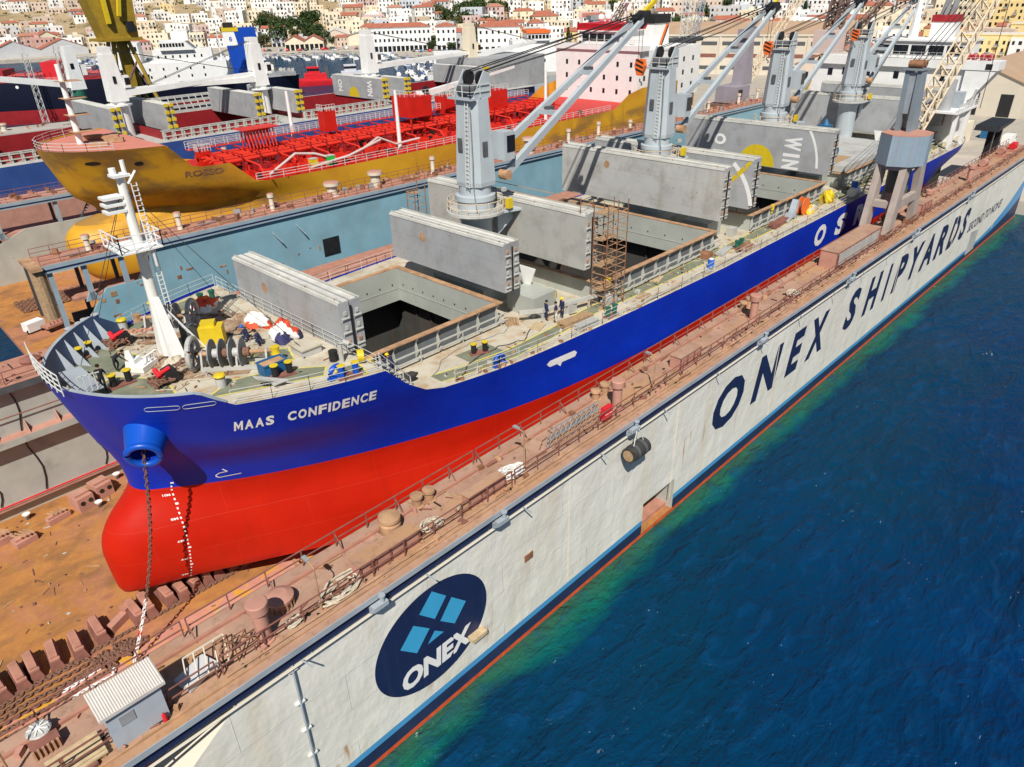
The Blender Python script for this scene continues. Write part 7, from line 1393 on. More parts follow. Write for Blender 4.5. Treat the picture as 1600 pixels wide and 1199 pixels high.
tank = thing('tanker', 'rust-ochre tanker with bright red deck standing in the pale blue dock', 'tanker', (96, TY_, 1.4)); th = MB(); zt = [1.4, 2.2, 3.2, 4.4, 6, 7.5, 9, 10.0, 10.6, 11.6, 12.6, TZ]; both = []
for sg in (-1, 1):
    cols = []
    for k in range(46):
        f = k / 45; col = [(HT.x(f, z), TY_ + sg * HT.hb(HT.x(f, z), z), z) for z in zt]
        for j in range(1, 6):
            top = 20
            for it in range(6): top = tsheer(HT.x(f, top))
            z = TZ + (top - TZ) * j / 5; x = HT.x(f, z); col.append((x, TY_ + sg * HT.hb(x, z), z))
        cols.append(col)
    for x in np.linspace(76, 168, 20):
        tp = tsheer(x); q = 1 - max(0, (x - 140) / 28) ** 2 * .35; cols.append([(x, TY_ + sg * 12.5 * q * (1 - max(0, (x - 130) / 38) * max(0, 1 - z / 9)), z) for z in zt] + [(x, TY_ + sg * 12.5 * q, TZ + (tp - TZ) * j / 5) for j in range(1, 6)])
    if sg == 1: cols = cols[::-1]
    th.grid(cols, mf=lambda i, j: 'tanker_bulb' if (zt[min(j, 11)] < 10.5 and j < 9 and (i if sg == -1 else len(cols) - 1 - i) < 24) else 'tanker_ochre'); both.append(cols if sg == -1 else cols[::-1])
th.poly([both[0][-1][j] for j in range(17)] + [both[1][-1][j] for j in range(16, -1, -1)], 'tanker_ochre'); th.build('hull', tank, smooth=40)
m = MB(); m.grid([[(x, TY_ - HT.hb(x, 20.4) + .05, 20.45), (x, TY_ + HT.hb(x, 20.4) - .05, 20.45)] for x in np.linspace(25.4, 37.2, 12)], 'tanker_fcdeck'); m.poly([(37.2, TY_ - 7.3, TZ), (37.2, TY_ + 7.3, TZ), (37.2, TY_ + 9.7, 20.45), (37.2, TY_ - 9.7, 20.45)], 'tanker_fcdeck'); m.build('forecastle_deck', tank)
m = MB(); m.grid([[(x, TY_ - HT.hb(x, TZ) + .05, TZ), (x, TY_ + HT.hb(x, TZ) - .05, TZ)] for x in list(np.linspace(37.2, 70, 14))] + [[(x, TY_ - 12.45, TZ), (x, TY_ + 12.45, TZ)] for x in (100, 140)], 'tanker_red'); m.build('main_deck', tank)
def rails(par, pts, mt, h=1.1, step=2.0, z=None):
    r = MB()
    for a, b in zip(pts, pts[1:]): rail(r, a, b, max(1, round((Vector(b) - Vector(a)).length / step)), mt, h, .035, None, 2)
    return r.build('guard_rail', par)
rails(tank, [(x, TY_ - HT.hb(x, 20.4) + .15, 20.45) for x in (31.5, 29, 27, 25.9, 25.5)] + [(25.45, TY_, 20.45)] + [(x, TY_ + HT.hb(x, 20.4) - .15, 20.45) for x in (25.5, 26.5, 29, 33)], 'rail_white'); rails(tank, [(x, TY_ - HT.hb(x, TZ) + .2, TZ) for x in (48, 54, 60, 68)] + [(x, TY_ - 12.3, TZ) for x in (80, 95, 110, 128)], 'rail_white')
m = MB()
for k, y in enumerate((-3.2, -2.4, -1.6, -.8, .2, 1.1, 2.0, 2.8)): m.tube([(46, TY_ + y, TZ + 1.6 + .3 * (k % 2)), (121, TY_ + y, TZ + 1.6 + .3 * (k % 2))], .22 if k % 3 else .32, 7, 'tanker_pipe')
m.build('cargo_pipe', tank, smooth=50)
m = MB()
for k in range(26):
    x = 47 + k * 2.9
    for y in (-4.2, 3.8): m.beam((x, TY_ + y, TZ), (x, TY_ + y, TZ + 2.6), .16, None, 'bulker_maroon')
    m.beam((x, TY_ - 4.2, TZ + 2.5), (x, TY_ + 3.8, TZ + 2.5), .16, None, 'tanker_red')
    if k % 2: m.tube([(x + .8, TY_ - 3, TZ + 1.6), (x + .8, TY_ - 7.5, TZ + 1.3), (x + .8, TY_ - 8.5, TZ + .1)], .16, 6, 'tanker_pipe')
m.build('pipe_rack', tank)
m = MB(); m.box(46, 121, TY_ + 4.4, TY_ + 5.6, TZ + 2.6, TZ + 2.7, 'tanker_pipe'); rail(m, (46, TY_ + 4.4, TZ + 2.7), (121, TY_ + 4.4, TZ + 2.7), 36, 'rail_white', 1.1, .04, None, 2); rail(m, (46, TY_ + 5.6, TZ + 2.7), (121, TY_ + 5.6, TZ + 2.7), 36, 'rail_white', 1.1, .04, None, 2); m.build('catwalk', tank)
for i, (x, y, sx, sy, z0, h) in enumerate(((68, 1.2, 2.2, 2, 2.6, 3.2), (83, -2.5, 5, 5, 3.2, 3.4), (104, -1.5, 4.5, 4, 1.5, 4), (46, 1, 1.8, 1.6, 0, 2.8), (96, 3, 2.5, 3, 2, 3))):
    m = MB(); m.box(x, x + sx, TY_ + y, TY_ + y + sy, TZ + z0, TZ + z0 + h, 'tanker_red')
    for a in (x + .1, x + sx - .3):
        for b in (TY_ + y + .1, TY_ + y + sy - .3): m.box(a, a + .2, b, b + .2, TZ, TZ + z0 - .003, 'tanker_pipe')
    o = m.build('deck_house', tank); r = MB(); rail(r, (x, TY_ + y, TZ + z0 + h), (x + sx, TY_ + y, TZ + z0 + h), 4, 'rail_white', 1.0, .04); rail(r, (x, TY_ + y, TZ + z0 + h), (x, TY_ + y + sy, TZ + z0 + h), 4, 'rail_white', 1.0, .04); r.build('guard_rail', o)
m = MB()
for k in range(9): x = 53 + k * .55; m.tube([(x, TY_ + 1, TZ + 1), (x, TY_ + 1, TZ + 4.6), (x, TY_ - .6, TZ + 5.0), (x, TY_ - 1.2, TZ + 2.4)], .12, 6, 'tanker_pipe')
m.box(52.2, 58.4, TY_ - 1.2, TY_ + 2.2, TZ + 5.1, TZ + 5.2, 'tanker_pipe'); m.build('manifold', tank)
m = MB(); rn = random.Random(4)
for k in range(240): x = rn.uniform(48, 121); y = rn.uniform(-11, 4); m.cbox((x, TY_ + y, TZ + .3), (rn.uniform(.2, .8), rn.uniform(.2, .8), rn.uniform(.3, 1.1)), 0, rn.choice(('tanker_red', 'tanker_pipe', 'bulker_maroon', 'tanker_pipe', 'black_steel')))
for k in range(30): x = 50 + k * 2.4; m.beam((x, TY_ - 12, TZ + .12), (x, TY_ - 4, TZ + .12), .14, .22, 'tanker_pipe')
tag(m.build('deck_fitting', tank), None, None, None, 'stuff')
for x in (75.5, 64.5, 112): m = MB(); m.cone((x, TY_ - 8.5 if x != 64.5 else TY_ + 6, TZ), (x, TY_ - 8.5 if x != 64.5 else TY_ + 6, TZ + 9), .35, .25, 10, 'white_paint'); m.build('light_mast', tank)
m = MB(); m.tube([(51, TY_ - 9.5, TZ + .2), (56, TY_ - 8.6, TZ + 2.2), (59, TY_ - 9, TZ + 1.8), (62, TY_ - 10.4, TZ + .6), (66, TY_ - 10, TZ + .9), (71, TY_ - 8.8, TZ + 2.4), (74, TY_ - 9.4, TZ + 1.0), (79, TY_ - 9.4, TZ + 1.2)], .2, 7, 'h_pink'); m.tube([(57, TY_ - 10.8, TZ + .3), (64, TY_ - 10.6, TZ + .9), (71, TY_ - 9.4, TZ + 2.1)], .2, 7, 'h_pink'); m.build('transfer_hose', tank, smooth=60)
for i, (x, c) in enumerate(((60.5, 'green_bright'), (57.5, 'yellow_paint'))): m = MB(); m.box(x, x + 1.1, TY_ - 10.4, TY_ - 9.4, TZ + .01, TZ + 1.3, c); m.box(x - .03, x + 1.13, TY_ - 10.43, TY_ - 9.37, TZ + 1.31, TZ + 1.4, 'cover_pale'); tag(m.build('deck_crate'), ('green crate under the pink hose on the red tanker deck', 'yellow-green crate near the white rail of the red tanker deck')[i], 'crate')
m = MB(); m.cyl((88, TY_, TZ), (88, TY_, TZ + 3.6), 1.1, 18, 'tanker_red'); m.cyl((88, TY_, TZ + 3.61), (88, TY_, TZ + 7), 1.15, 18, 'white_paint'); m.beam((88.8, TY_ - .2, TZ + 6.6), (112, TY_, TZ + 9.2), .9, 1.0, 'white_paint', .5, .5); m.cyl((88, TY_ - 1.2, TZ + 7.3), (88, TY_ - .9, TZ + 7.3), .7, 14, 'black_steel'); m.build('hose_crane', tank)
SX = 139.0; s = MB(); s.box(SX, SX + 25, TY_ - 11.2, TY_ + 12, TZ + .01, 24.6, 'white_paint'); s.box(SX - .4, SX + 2.8, TY_ - 12, TY_ + 12.2, 24.61, 25.6, 'white_paint'); s.box(SX + .4, SX + 9, TY_ - 6, TY_ + 5, 25.61, 28.2, 'white_paint'); s.prism([(SX + .3, TY_ - 6.2, 28.42), (SX + 9.2, TY_ - 6.2, 28.42), (SX + 9.6, TY_ - 6.6, 29.8), (SX - .2, TY_ - 6.6, 29.8)], (0, 12.4, 0), 'signal_red'); s.box(SX - .05, SX + 9.45, TY_ - 6.65, TY_ + 5.65, 28.21, 28.41, 'white_paint'); ts = s.build('superstructure', tank)
for k in range(5): w_ = MB(); y = TY_ - 5.6 + k * 2.1; w_.box(SX + .33, SX + .4, y, y + 1.8, 26.3, 27.8, 'glass_dark'); w_.build('bridge_window', ts)
for z in (15.8, 18.6, 21.4):
    for k in range(6): w_ = MB(); y = TY_ - 9.6 + k * 3.6; w_.box(SX - .05, SX, y, y + .6, z, z + 1.0, 'glass_dark'); w_.build('window', ts)
    for k in range(6): w_ = MB(); x = SX + 2 + k * 3.9; w_.box(x, x + .7, TY_ - 11.25, TY_ - 11.2, z, z + 1.0, 'glass_dark'); w_.build('window', ts)
rails(ts, [(SX - .3, TY_ - 12, 25.6), (SX - .3, TY_ + 12, 25.6)], 'rail_white'); f_ = MB()
f_.prism([(152, TY_ - 5, 17), (160, TY_ - 5, 17), (159.4, TY_ - 5, 29.2), (153.2, TY_ - 5, 29.2)], (0, 6, 0), 'white_paint'); f_.box(153.0, 159.6, TY_ - 5.2, TY_ + 1.2, 29.21, 31, 'black_steel'); f_.prism([(152.1, TY_ - 5.02, 18.4), (152.9, TY_ - 5.02, 18.4), (158.9, TY_ - 5.02, 29), (158.1, TY_ - 5.02, 29)], (0, -.05, 0), 'orange_bright'); f_.prism([(152.9, TY_ - 5.02, 18.4), (153.4, TY_ - 5.02, 18.4), (159.2, TY_ - 5.02, 28.6), (158.95, TY_ - 5.02, 29)], (0, -.05, 0), 'black_steel'); f_.build('funnel', tank)
f_ = MB(); [f_.sphere((142 + 2.5 * k, TY_ + 1.5, 30.8), .8, 10, 'white_paint') for k in range(2)]; f_.beam((146, TY_ - 2, 29.8), (146.6, TY_ - 2, 37), .35, None, 'white_paint'); f_.beam((146, TY_ - 5, 29.8), (146.6, TY_ - 3, 35), .2, None, 'white_paint'); f_.box(145, 147.6, TY_ - 5, TY_ - 2, 33.6, 33.8, 'white_paint'); f_.build('radar_mast', tank)
m = MB(); text_fit(m, 'ROSSO', lambda u, v: (38.9 + 4.6 * u, TY_ - HT.hb(38.9 + 4.6 * u, 16.1 + .8 * v) - .04, 16.1 + .8 * v), 'rust_brown', .02); m.build('ship_name', tank)
for x0, z0, w_, h in ((28.6, 19.0, 1.5, .5), (33.4, 18.6, 1.0, .5)):
    m = MB(); m.poly([(x0 + w_ * (.5 + .5 * cos(t)), TY_ - HT.hb(x0 + w_ * (.5 + .5 * cos(t)), z0 + h * sin(t) * .5) - .04, z0 + h * .5 * sin(t)) for t in np.linspace(0, 2 * pi, 19)[:-1]], 'black_steel'); m.build('fairlead_slot', tank)
m = MB(); m.cone((30.6, TY_ + .5, 20.45), (30.6, TY_ + .5, 30), .42, .3, 12, 'white_paint')
for z in (22, 24, 26, 28): m.box(29.9, 32.6, TY_ - .8, TY_ + 1.6, z, z + .05, 'rust_rail')
m.build('foremast', tank)
for i, (x, y) in enumerate(((33, 3), (34.5, 1), (34, -2), (31.5, -3.6))): m = MB(); m.cbox((x, TY_ + y, 20.75), (2.2, .9, .5), -.5, 'rust_rail'); m.build('mooring_winch', tank)
# ---------------------------------------------------------------- grey-hatched bulk carrier behind the tanker
BY = 128.0; b3 = thing('bulk_carrier', 'blue-hulled cargo ship with white cranes and grey hatch covers beyond the ochre tanker', 'cargo ship', (70, BY, 0)); BZ = 14.1
m = MB(); P = []
for k in range(28):
    x = -12 + k * 6.1; t = max(0, (2 - k) / 2); w_ = 13.5 * sqrt(max(.02, 1 - t * t * .9)) * (1 - max(0, (x - 138) / 30) ** 2 * .4); P.append([(x, BY - w_ * .8, 1.0), (x, BY - w_, 3.0), (x, BY - w_, 8.4), (x, BY - w_, BZ)])
for sg in (1, -1):
    Q = [[(a, BY + sg * (b - BY), z) for a, b, z in r] for r in P]; m.grid(Q if sg == 1 else Q[::-1], mf=lambda i, j: 'pink_oxide' if j < 2 else 'bulker_blue')
m.build('hull', b3, smooth=40)
BH = [(24, 48), (54, 77), (83.5, 104.5), (112, 138)]; m = MB(); e = [-12] + [v for h in BH for v in h] + [152]
for i in range(len(e) - 1):
    if i % 2: m.grid([[(x, BY - 13.4, BZ), (x, BY - 9.6, BZ)] for x in (e[i], e[i + 1])], 'cover_pale'); m.grid([[(x, BY + 9.6, BZ), (x, BY + 13.4, BZ)] for x in (e[i], e[i + 1])], 'cover_pale')
    else: m.grid([[(x, BY - 13.4, BZ), (x, BY + 13.4, BZ)] for x in (e[i], e[i + 1])], 'cover_pale')
m.build('main_deck', b3)
for a, b in BH:
    m = MB(); T = 15.6
    m.box(a, b, BY - 9.7, BY - 9.5, 8, T, 'bulker_maroon'); m.box(a, b, BY + 9.5, BY + 9.7, 8, T, 'bulker_maroon'); m.box(a - .2, a, BY - 9.7, BY + 9.7, 8, T, 'bulker_maroon'); m.box(b, b + .2, BY - 9.7, BY + 9.7, 8, T, 'bulker_maroon'); m.box(a, b, BY - 9.4, BY + 9.4, 6, 6.1, 'hold_dark'); m.box(a - .3, b + .3, BY - 10, BY - 9.71, T - .1, T + .05, 'cover_pale'); m.box(a - .3, b + .3, BY + 9.71, BY + 10, T - .1, T + .05, 'cover_pale')
    n = int((b - a) / 1.7)
    for k in range(n + 1): x = a + (b - a) * k / n; m.box(x - .12, x + .12, BY - 11.0, BY - 9.72, BZ, T - .12, 'stay_white')
    for z in (BZ + .5, BZ + 1.3): m.box(a - .5, b + .5, BY - 11.1, BY - 11.0, z, z + .18, 'stay_white')
    m.build('hatch_coaming', b3)
def cov3(x, z1, mark=False):
    m = MB(); [m.box(x + d, x + d + .85, BY - 9.7, BY + 9.7, 15.3, z1, 'cover_grey') for d in (0, 1.0)]; m.box(x, x + 1.85, BY - 9.6, BY + 9.6, z1 + .003, z1 + .06, 'cover_top'); o = m.build('hatch_cover', b3)
    f_ = MB()
    for d in (.2, 1.2):
        for k in range(4): z = 15.8 + k * (z1 - 16.2) / 3; f_.box(x + d, x + d + .6, BY - 10.1, BY - 9.71, z, z + .55, 'yellow_paint')
    f_.box(x + .86, x + .99, BY - 9.8, BY - 9.6, 15.3, z1 - .3, 'black_steel'); f_.build('cover_hinge', o)
    if mark:
        X = x - .008; k_ = MB(); text_fit(k_, 'WIN', lambda u, v: (X, BY - 4.2 - 1.9 * v, z1 - .5 - 3.4 * u), 'white_paint', .04); k_.build('painted_letter', o); k_ = MB(); text_fit(k_, 'ON', lambda u, v: (X, BY + 7.4 - 1.6 * v, z1 - .9 - 2.6 * u), 'white_paint', .03); k_.build('painted_letter', o); k_ = MB(); k_.poly([(X, BY + 1.2 + 2.0 * cos(t), 15.4 + 2.2 * sin(t)) for t in np.linspace(0, pi, 18)], 'yellow_paint'); k_.build('painted_mark', o)
for x, z, mk in ((46, 20.2, 0), (55.2, 19.9, 0), (73, 19.9, 0), (82, 19.6, 0), (104.2, 19.8, 1), (110.5, 19.4, 0), (136, 19.6, 0)): cov3(x, z, mk)
def crane3(cx, jx, jz, mt='white_paint', jm='white_paint'):
    p = MB(); p.cone((cx, BY, BZ), (cx, BY, 19.5), 1.5, 1.4, 18, mt); base = p.build('deck_crane', b3, smooth=40)
    q = MB(); q.cyl((cx, BY, 19.51), (cx, BY, 19.8), 2.3, 18, mt); q.prism([(cx - 1.5, BY - 1.5, 20.3), (cx + 1.5, BY - 1.5, 20.3), (cx + .9, BY - 1.3, 28.2), (cx - 1.1, BY - 1.3, 28.2)], (0, 2.8, 0), mt); q.cyl((cx, BY, 19.8), (cx, BY, 20.4), 1.4, 16, mt); q.box(cx - .9, cx + .7, BY - 1.2, BY + 1.4, 28.21, 29.4, mt); q.box(cx - .4, cx + .1, BY - 1.53, BY - 1.4, 23.4, 24.6, 'glass_dark'); q.box(cx + 1.3, cx + 2.4, BY - 1.6, BY - .3, 22.5, 24.6, mt); q.box(cx + 1.5, cx + 2.43, BY - 1.63, BY - 1.61, 23, 24.2, 'glass_dark'); q.build('crane_house', base)
    j = MB(); j.beam((cx + 1.2, BY - 1.0, 21.6), (jx, BY - .6, jz), .9, 1.1, jm, .6, .6); j.beam((cx + 1.2, BY + 1.0, 21.6), (jx, BY + .6, jz), .9, 1.1, jm, .6, .6); j.build('jib', base)
    k = MB(); [k.tube([(cx, BY + d, 29), (jx, BY + d, jz + .4)], .05, 4, 'black_steel') for d in (-.5, .5)]; k.build('cable', base)
    l = MB(); l.beam((cx - .6, BY - 1.7, BZ), (cx - .6, BY - 1.5, 19.5), .5, .08, mt); l.build('ladder', base)
crane3(51.2, 79, 22.6); crane3(80, 57, 22.0); crane3(108.5, 140, 22.4); crane3(141, 166, 23.5, 'h_cream'); crane3(21, -8, 25)
s = MB(); s.box(138.5, 158, BY - 11, BY + 11, BZ + .01, 21.4, 'cover_grey'); s.build('superstructure', b3)
m = MB()
for k in range(5): m.box(58, 76, BY + 10.6 + .7 * k, BY + 11.0 + .7 * k, BZ + .4 + .9 * k, BZ + .9 + .9 * k, 'cover_pale')
for k in range(13): x = 58 + k * 1.5; m.beam((x, BY + 10.5, BZ), (x, BY + 13.4, BZ + 4.4), .16, None, 'cover_pale')
m.build('folded_ramp', b3)
# ---------------------------------------------------------------- ships in the basin
def simple_hull(par, L, B, D, zb, mats, n=18):
    m = MB(); P = []
    for i in range(n + 1):
        t = i / n; x = -L / 2 + L * t; w_ = B / 2 * (1 - max(0, (t - .78) / .22) ** 2.2) * (1 - .25 * max(0, (.1 - t) / .1) ** 2); P.append([(x - (1.5 if t > .9 else 0) * (1 - z / D), max(.05, w_ * (.55 + .45 * min(1, z / D + .6))), z) for z in (-2, zb, D)])
    for sg in (1, -1):
        Q = [[(a, sg * b, z) for a, b, z in r] for r in P]; m.grid(Q[::-1] if sg == 1 else Q, mf=lambda i, j: mats[j])
    m.poly([(r[2][0], -r[2][1], D) for r in P] + [(r[2][0], r[2][1], D) for r in reversed(P)], mats[2]); m.poly([(P[0][j][0], P[0][j][1], P[0][j][2]) for j in (0, 1, 2)] + [(P[0][j][0], -P[0][j][1], P[0][j][2]) for j in (2, 1, 0)], mats[1]); return m.build('hull', par, smooth=40)
nv = thing('tanker', 'dark navy tanker with red deck moored at the far left', 'tanker', (62, 291, -.35), None, radians(-33)); WOFF[nv.name] = (0, 0, 0); simple_hull(nv, 112, 18, 13.4, 4.6, ['far_red', 'far_navy', 'far_red'])
m = MB()
for y in (-4, -2, 0, 2, 4): m.tube([(-48, y, 15), (44, y, 15)], .3, 6, 'far_red')
for k in range(24): m.beam((-46 + k * 3.8, -6, 13.4), (-46 + k * 3.8, -6, 16), .25, None, 'far_red'); m.beam((-46 + k * 3.8, -6, 16), (-46 + k * 3.8, 6, 16), .25, None, 'signal_red')
m.build('pipe_rack', nv)
m = MB(); m.beam((-8, 0, 13.4), (-8, 0, 23), 2.0, 2.0, 'signal_red'); m.beam((-26, -2, 23.5), (8, 0, 23), 1.1, 1.1, 'signal_red'); m.build('hose_crane', nv); m = MB(); m.box(24, 30, -6, 6, 13.41, 19, 'signal_red'); m.box(8, 12, -6, 5, 13.41, 17, 'far_red'); m.build('deck_house', nv)
for k in range(9): m = MB(); m.cyl((-40 + k * 7, -9.05, 12), (-40 + k * 7, -8.9, 12), .5, 10, 'white_paint'); m.build('porthole', nv)
rails(nv, [(-54, -8.6, 13.4), (34, -8.6, 13.4)], 'rail_white')
for i, (x, y, h) in enumerate(((82, 262, 24), (74, 268, 22))):
    t = thing('lattice_mast', ('tall', 'shorter')[i] + ' pale lattice mast in front of the navy tanker at left', 'mast', (x, y, 2)); m = MB()
    for a, b in ((-.8, -.8), (.8, -.8), (.8, .8), (-.8, .8)): m.beam((x + a, y + b, 0), (x + a * .8, y + b * .8, h), .16, None, 'rail_white')
    for k in range(10): z = k * h / 10; [m.beam((x + a, y + b, z), (x + c, y + d, z + h / 10), .09, None, 'rail_white') for a, b, c, d in ((-.8, -.8, .8, -.8), (.8, -.8, .8, .8), (.8, .8, -.8, .8), (-.8, .8, -.8, -.8))]
    m.build('frame', t)
t = thing('jib_crane', 'thick white harbour crane with a level jib in front of the dark navy tanker', 'crane', (80, 245, 2.2)); m = MB(); m.cone((80, 245, 2.2), (80, 245, 12), 2.2, 1.8, 14, 'green_dark'); m.build('pedestal', t); m = MB(); m.prism([(77.8, 243.4, 12.01), (82.2, 243.4, 12.01), (81.4, 243.4, 24.4), (78.8, 243.4, 24.4)], (0, 3.2, 0), 'white_paint'); m.box(82.21, 83.6, 243.6, 245.6, 16, 19, 'white_paint'); m.build('crane_house', t); m = MB(); m.beam((78.6, 245, 13.5), (44, 246, 19.5), 1.7, 2.0, 'white_paint', 1.0, 1.2); m.build('jib', t); m = MB(); m.box(79.2, 80.2, 243.3, 243.39, 18, 19.6, 'glass_dark'); m.build('window', t)
pr = thing('pier', 'low grey concrete pier in front of the navy tanker at left', 'pier', (55, 247, -.3)); m = MB(); m.box(20, 92, 240, 254, -3, 2.2, 'concrete'); m.build('deck', pr); deckjunk(pr, 24, 90, 241, 253, 2.2, 70, 6, 3)
ws = thing('white_ship', 'white ship with stepped superstructure and a tall blue funnel in the basin', 'ship', (140, 281, -.35), None, radians(-27)); WOFF[ws.name] = (0, 0, 0); ws.scale = (.76, .95, .95); simple_hull(ws, 92, 17, 8.5, 1.2, ['far_red', 'far_navy', 'cover_pale'])
m = MB(); m.box(-44, 10, -8.2, 8.2, 8.51, 16, 'white_paint'); m.box(-24, 4, -7.6, 7.6, 16.01, 20.4, 'white_paint'); m.box(-42, -30, -7, 7, 16.01, 23.5, 'white_paint'); m.box(-20, -8, -8.8, 8.8, 20.41, 23.6, 'white_paint'); m.prism([(-8, -8.8, 20.41), (-8, -8.8, 23.6), (-4, -8.8, 20.41)], (0, 17.6, 0), 'white_paint'); m.box(-14, -6, -5, 5, 23.61, 27, 'white_paint'); s_ = m.build('superstructure', ws)
for k in range(8): w_ = MB(); x = -19.6 + k * 1.45; w_.box(x, x + 1.1, -8.87, -8.8, 21.7, 23.0, 'glass_dark'); w_.build('bridge_window', s_)
for z in (10.4, 13.2, 17.6):
    for k in range(7): w_ = MB(); x = -40 + k * 6.4 if z < 16 else -22 + k * 3.4; y = -8.2 if z < 16 else -7.6; w_.box(x, x + .8, y - .06, y, z, z + 1.0, 'glass_dark'); w_.build('window', s_)
for k in range(4): w_ = MB(); x = -41 + k * 2.8; w_.box(x, x + 1.8, -7.07, -7, 20.6, 22.2, 'glass_dark'); w_.build('bridge_window', s_)
m = MB(); m.prism([(13, -4, 8.5), (28, -4, 8.5), (27, -4, 27.4), (11, -4, 27.4)], (0, 8, 0), 'funnel_blue'); m.prism([(10.9, -4.06, 21), (17.4, -4.06, 21), (16.4, -4.06, 26.2), (10.6, -4.06, 26.2)], (0, .05, 0), 'white_paint'); m.box(10.6, 18.6, -4.2, 4.2, 26.21, 27.6, 'yellow_paint'); m.box(11.5, 16.5, -3, 3, 27.61, 29.4, 'black_steel'); o = m.build('funnel', ws)
m = MB(); m.rot((0, 0, 0), [(0.01, 0)], 3, 'funnel_blue') if 0 else None; [m.add([(14.2 + .75 * r * cos(t), -4.12, 23.4 + .9 * r * sin(t)) for t, r in ((a, 1), (a + .35, 1), (a + .35, .6), (a, .6))], [(0, 1, 2, 3)], 'funnel_blue') for a in np.arange(.6, 5.6, .35)]; m.box(13.6, 14.9, -4.13, -4.08, 23.25, 23.6, 'funnel_blue'); m.build('funnel_emblem', o)
m = MB()
for x, h in ((-34, 33), (-11, 36), (-2, 30), (8, 28)): m.cone((x, 0, 16), (x, 0, h), .5, .15, 7, 'white_paint'); m.beam((x - 1.5, 0, h - 3), (x + 1.5, 0, h - 3), .2, None, 'white_paint'); m.beam((x, -1.5, h - 5), (x, 1.5, h - 5), .2, None, 'white_paint')
m.build('mast', ws); m = MB(); m.box(30, 44, -6, 6, 8.51, 10, 'grey_mid'); [m.cbox((31 + 2 * k, rnd.uniform(-5, 5), 10.6), (1.4, 1.2, 1.2), k, rnd.choice(('grey_dark', 'rust_brown', 'cover_pale'))) for k in range(7)]; m.build('deck_gear', ws)
fr = thing('ferry', 'white ferry with an orange-roofed bridge beyond the tanker', 'ferry', (236, 202, -.35), None, radians(-40)); WOFF[fr.name] = (0, 0, 0); simple_hull(fr, 74, 16, 7, 1, ['far_red', 'white_paint', 'cover_pale'])
m = MB(); m.box(-34, 22, -7.8, 7.8, 7.01, 15, 'white_paint'); m.box(-2, 16, -7, 7, 15.01, 18.5, 'white_paint'); m.box(4, 13, -8, 8, 18.51, 21.2, 'white_paint'); m.box(3.6, 13.4, -8.3, 8.3, 21.21, 22.2, 'orange_bright'); o = m.build('superstructure', fr)
for k in range(6): w_ = MB(); w_.box(4.3 + k * 1.45, 5.4 + k * 1.45, -8.07, -8, 19.3, 20.7, 'glass_dark'); w_.build('bridge_window', o)
for k in range(9): w_ = MB(); w_.box(-30 + k * 5, -28.6 + k * 5, -7.86, -7.8, 10.6, 11.8, 'glass_dark'); w_.build('window', o)
gb = thing('concrete_caisson', 'long grey concrete caisson lying in front of the white ferry', 'caisson', (205, 158, -.3), None, radians(-30)); WOFF[gb.name] = (0, 0, 0); m = MB(); m.box(-26, 26, -5, 5, -2, 10.5, 'cover_grey'); m.box(-25, 25, -4, 4, 10.51, 10.7, 'concrete'); m.build('body', gb); m = MB(); m.box(16, 21, -2.5, 2.5, 10.71, 17, 'grey_mid'); m.box(16.5, 20, -2, 2, 17.01, 27, 'bulwark_grey'); m.box(15.6, 20.8, -2.2, 2.2, 27.01, 28.4, 'grey_mid'); m.build('crane_tower', gb)
# ---------------------------------------------------------------- shipyard cranes
def lattice(mb, p, q, w0, w1, n, mt, r=.12):
    p = Vector(p); q = Vector(q); d = (q - p).normalized(); a = d.cross(Vector((0, 0, 1)))
    a = (a if a.length > .1 else Vector((1, 0, 0))).normalized(); b = a.cross(d); K = []
    for k in range(n + 1):
        c = p.lerp(q, k / n); w_ = w0 + (w1 - w0) * k / n; K.append([c + a * i * w_ + b * j * w_ for i, j in ((-.5, -.5), (.5, -.5), (.5, .5), (-.5, .5))])
    for i in range(4): mb.beam(K[0][i], K[-1][i], r * 1.5, None, mt)
    for k in range(n):
        for i in range(4): mb.beam(K[k][i], K[k + 1][(i + 1) % 4], r, None, mt); mb.beam(K[k + 1][i], K[k + 1][(i + 1) % 4], r, None, mt)
t = thing('dock_crane', 'grey portal crane with a slab-sided cabin standing on the dock by the ship', 'crane', (89, 2.2, DK))
m = MB()
for x, y in ((84.6, .9), (92.6, .9), (84.6, 3.4), (92.6, 3.4)):
    sx = 1 if x < 88 else -1; m.prism([(x - .75, y, DK + .5), (x + .75, y, DK + .5), (x + sx * 1.5 + .8, y, DK + 7.6), (x + sx * 1.5 - .8, y, DK + 7.6)], (0, .7, 0), 'portal_beige'); m.box(x - 1.1, x + 1.1, y - .1, y + .8, DK + .02, DK + .49, 'rust_brown')
for y in (.95, 3.45): m.box(85.2, 92.0, y, y + .6, DK + 3.0, DK + 3.9, 'portal_beige')
for x in (84.9, 91.6): m.box(x, x + .8, 1.6, 3.45, DK + 3.1, DK + 3.8, 'portal_beige')
m.box(85.4, 90.6, .9, 4.3, DK + 7.1, DK + 7.6, 'crane_purple'); m.cyl((88.6, 2.5, DK + 4.2), (88.6, 2.5, DK + 7.6), 1.2, 14, 'grey_dark'); m.build('portal', t)
m = MB(); c = [(85.2, .7), (86.8, -.2), (88.6, 0), (89.4, 1.0), (89.4, 3.4), (88.0, 4.4), (85.6, 4.4), (84.4, 2.8)]; m.prism([(x, y, 19.3) for x, y in c], (0, 0, 3.1), 'cab_blue'); m.prism([(x, y, 22.405) for x, y in c], (0, 0, .1), 'pink_oxide'); mc = m.build('machinery_house', t)
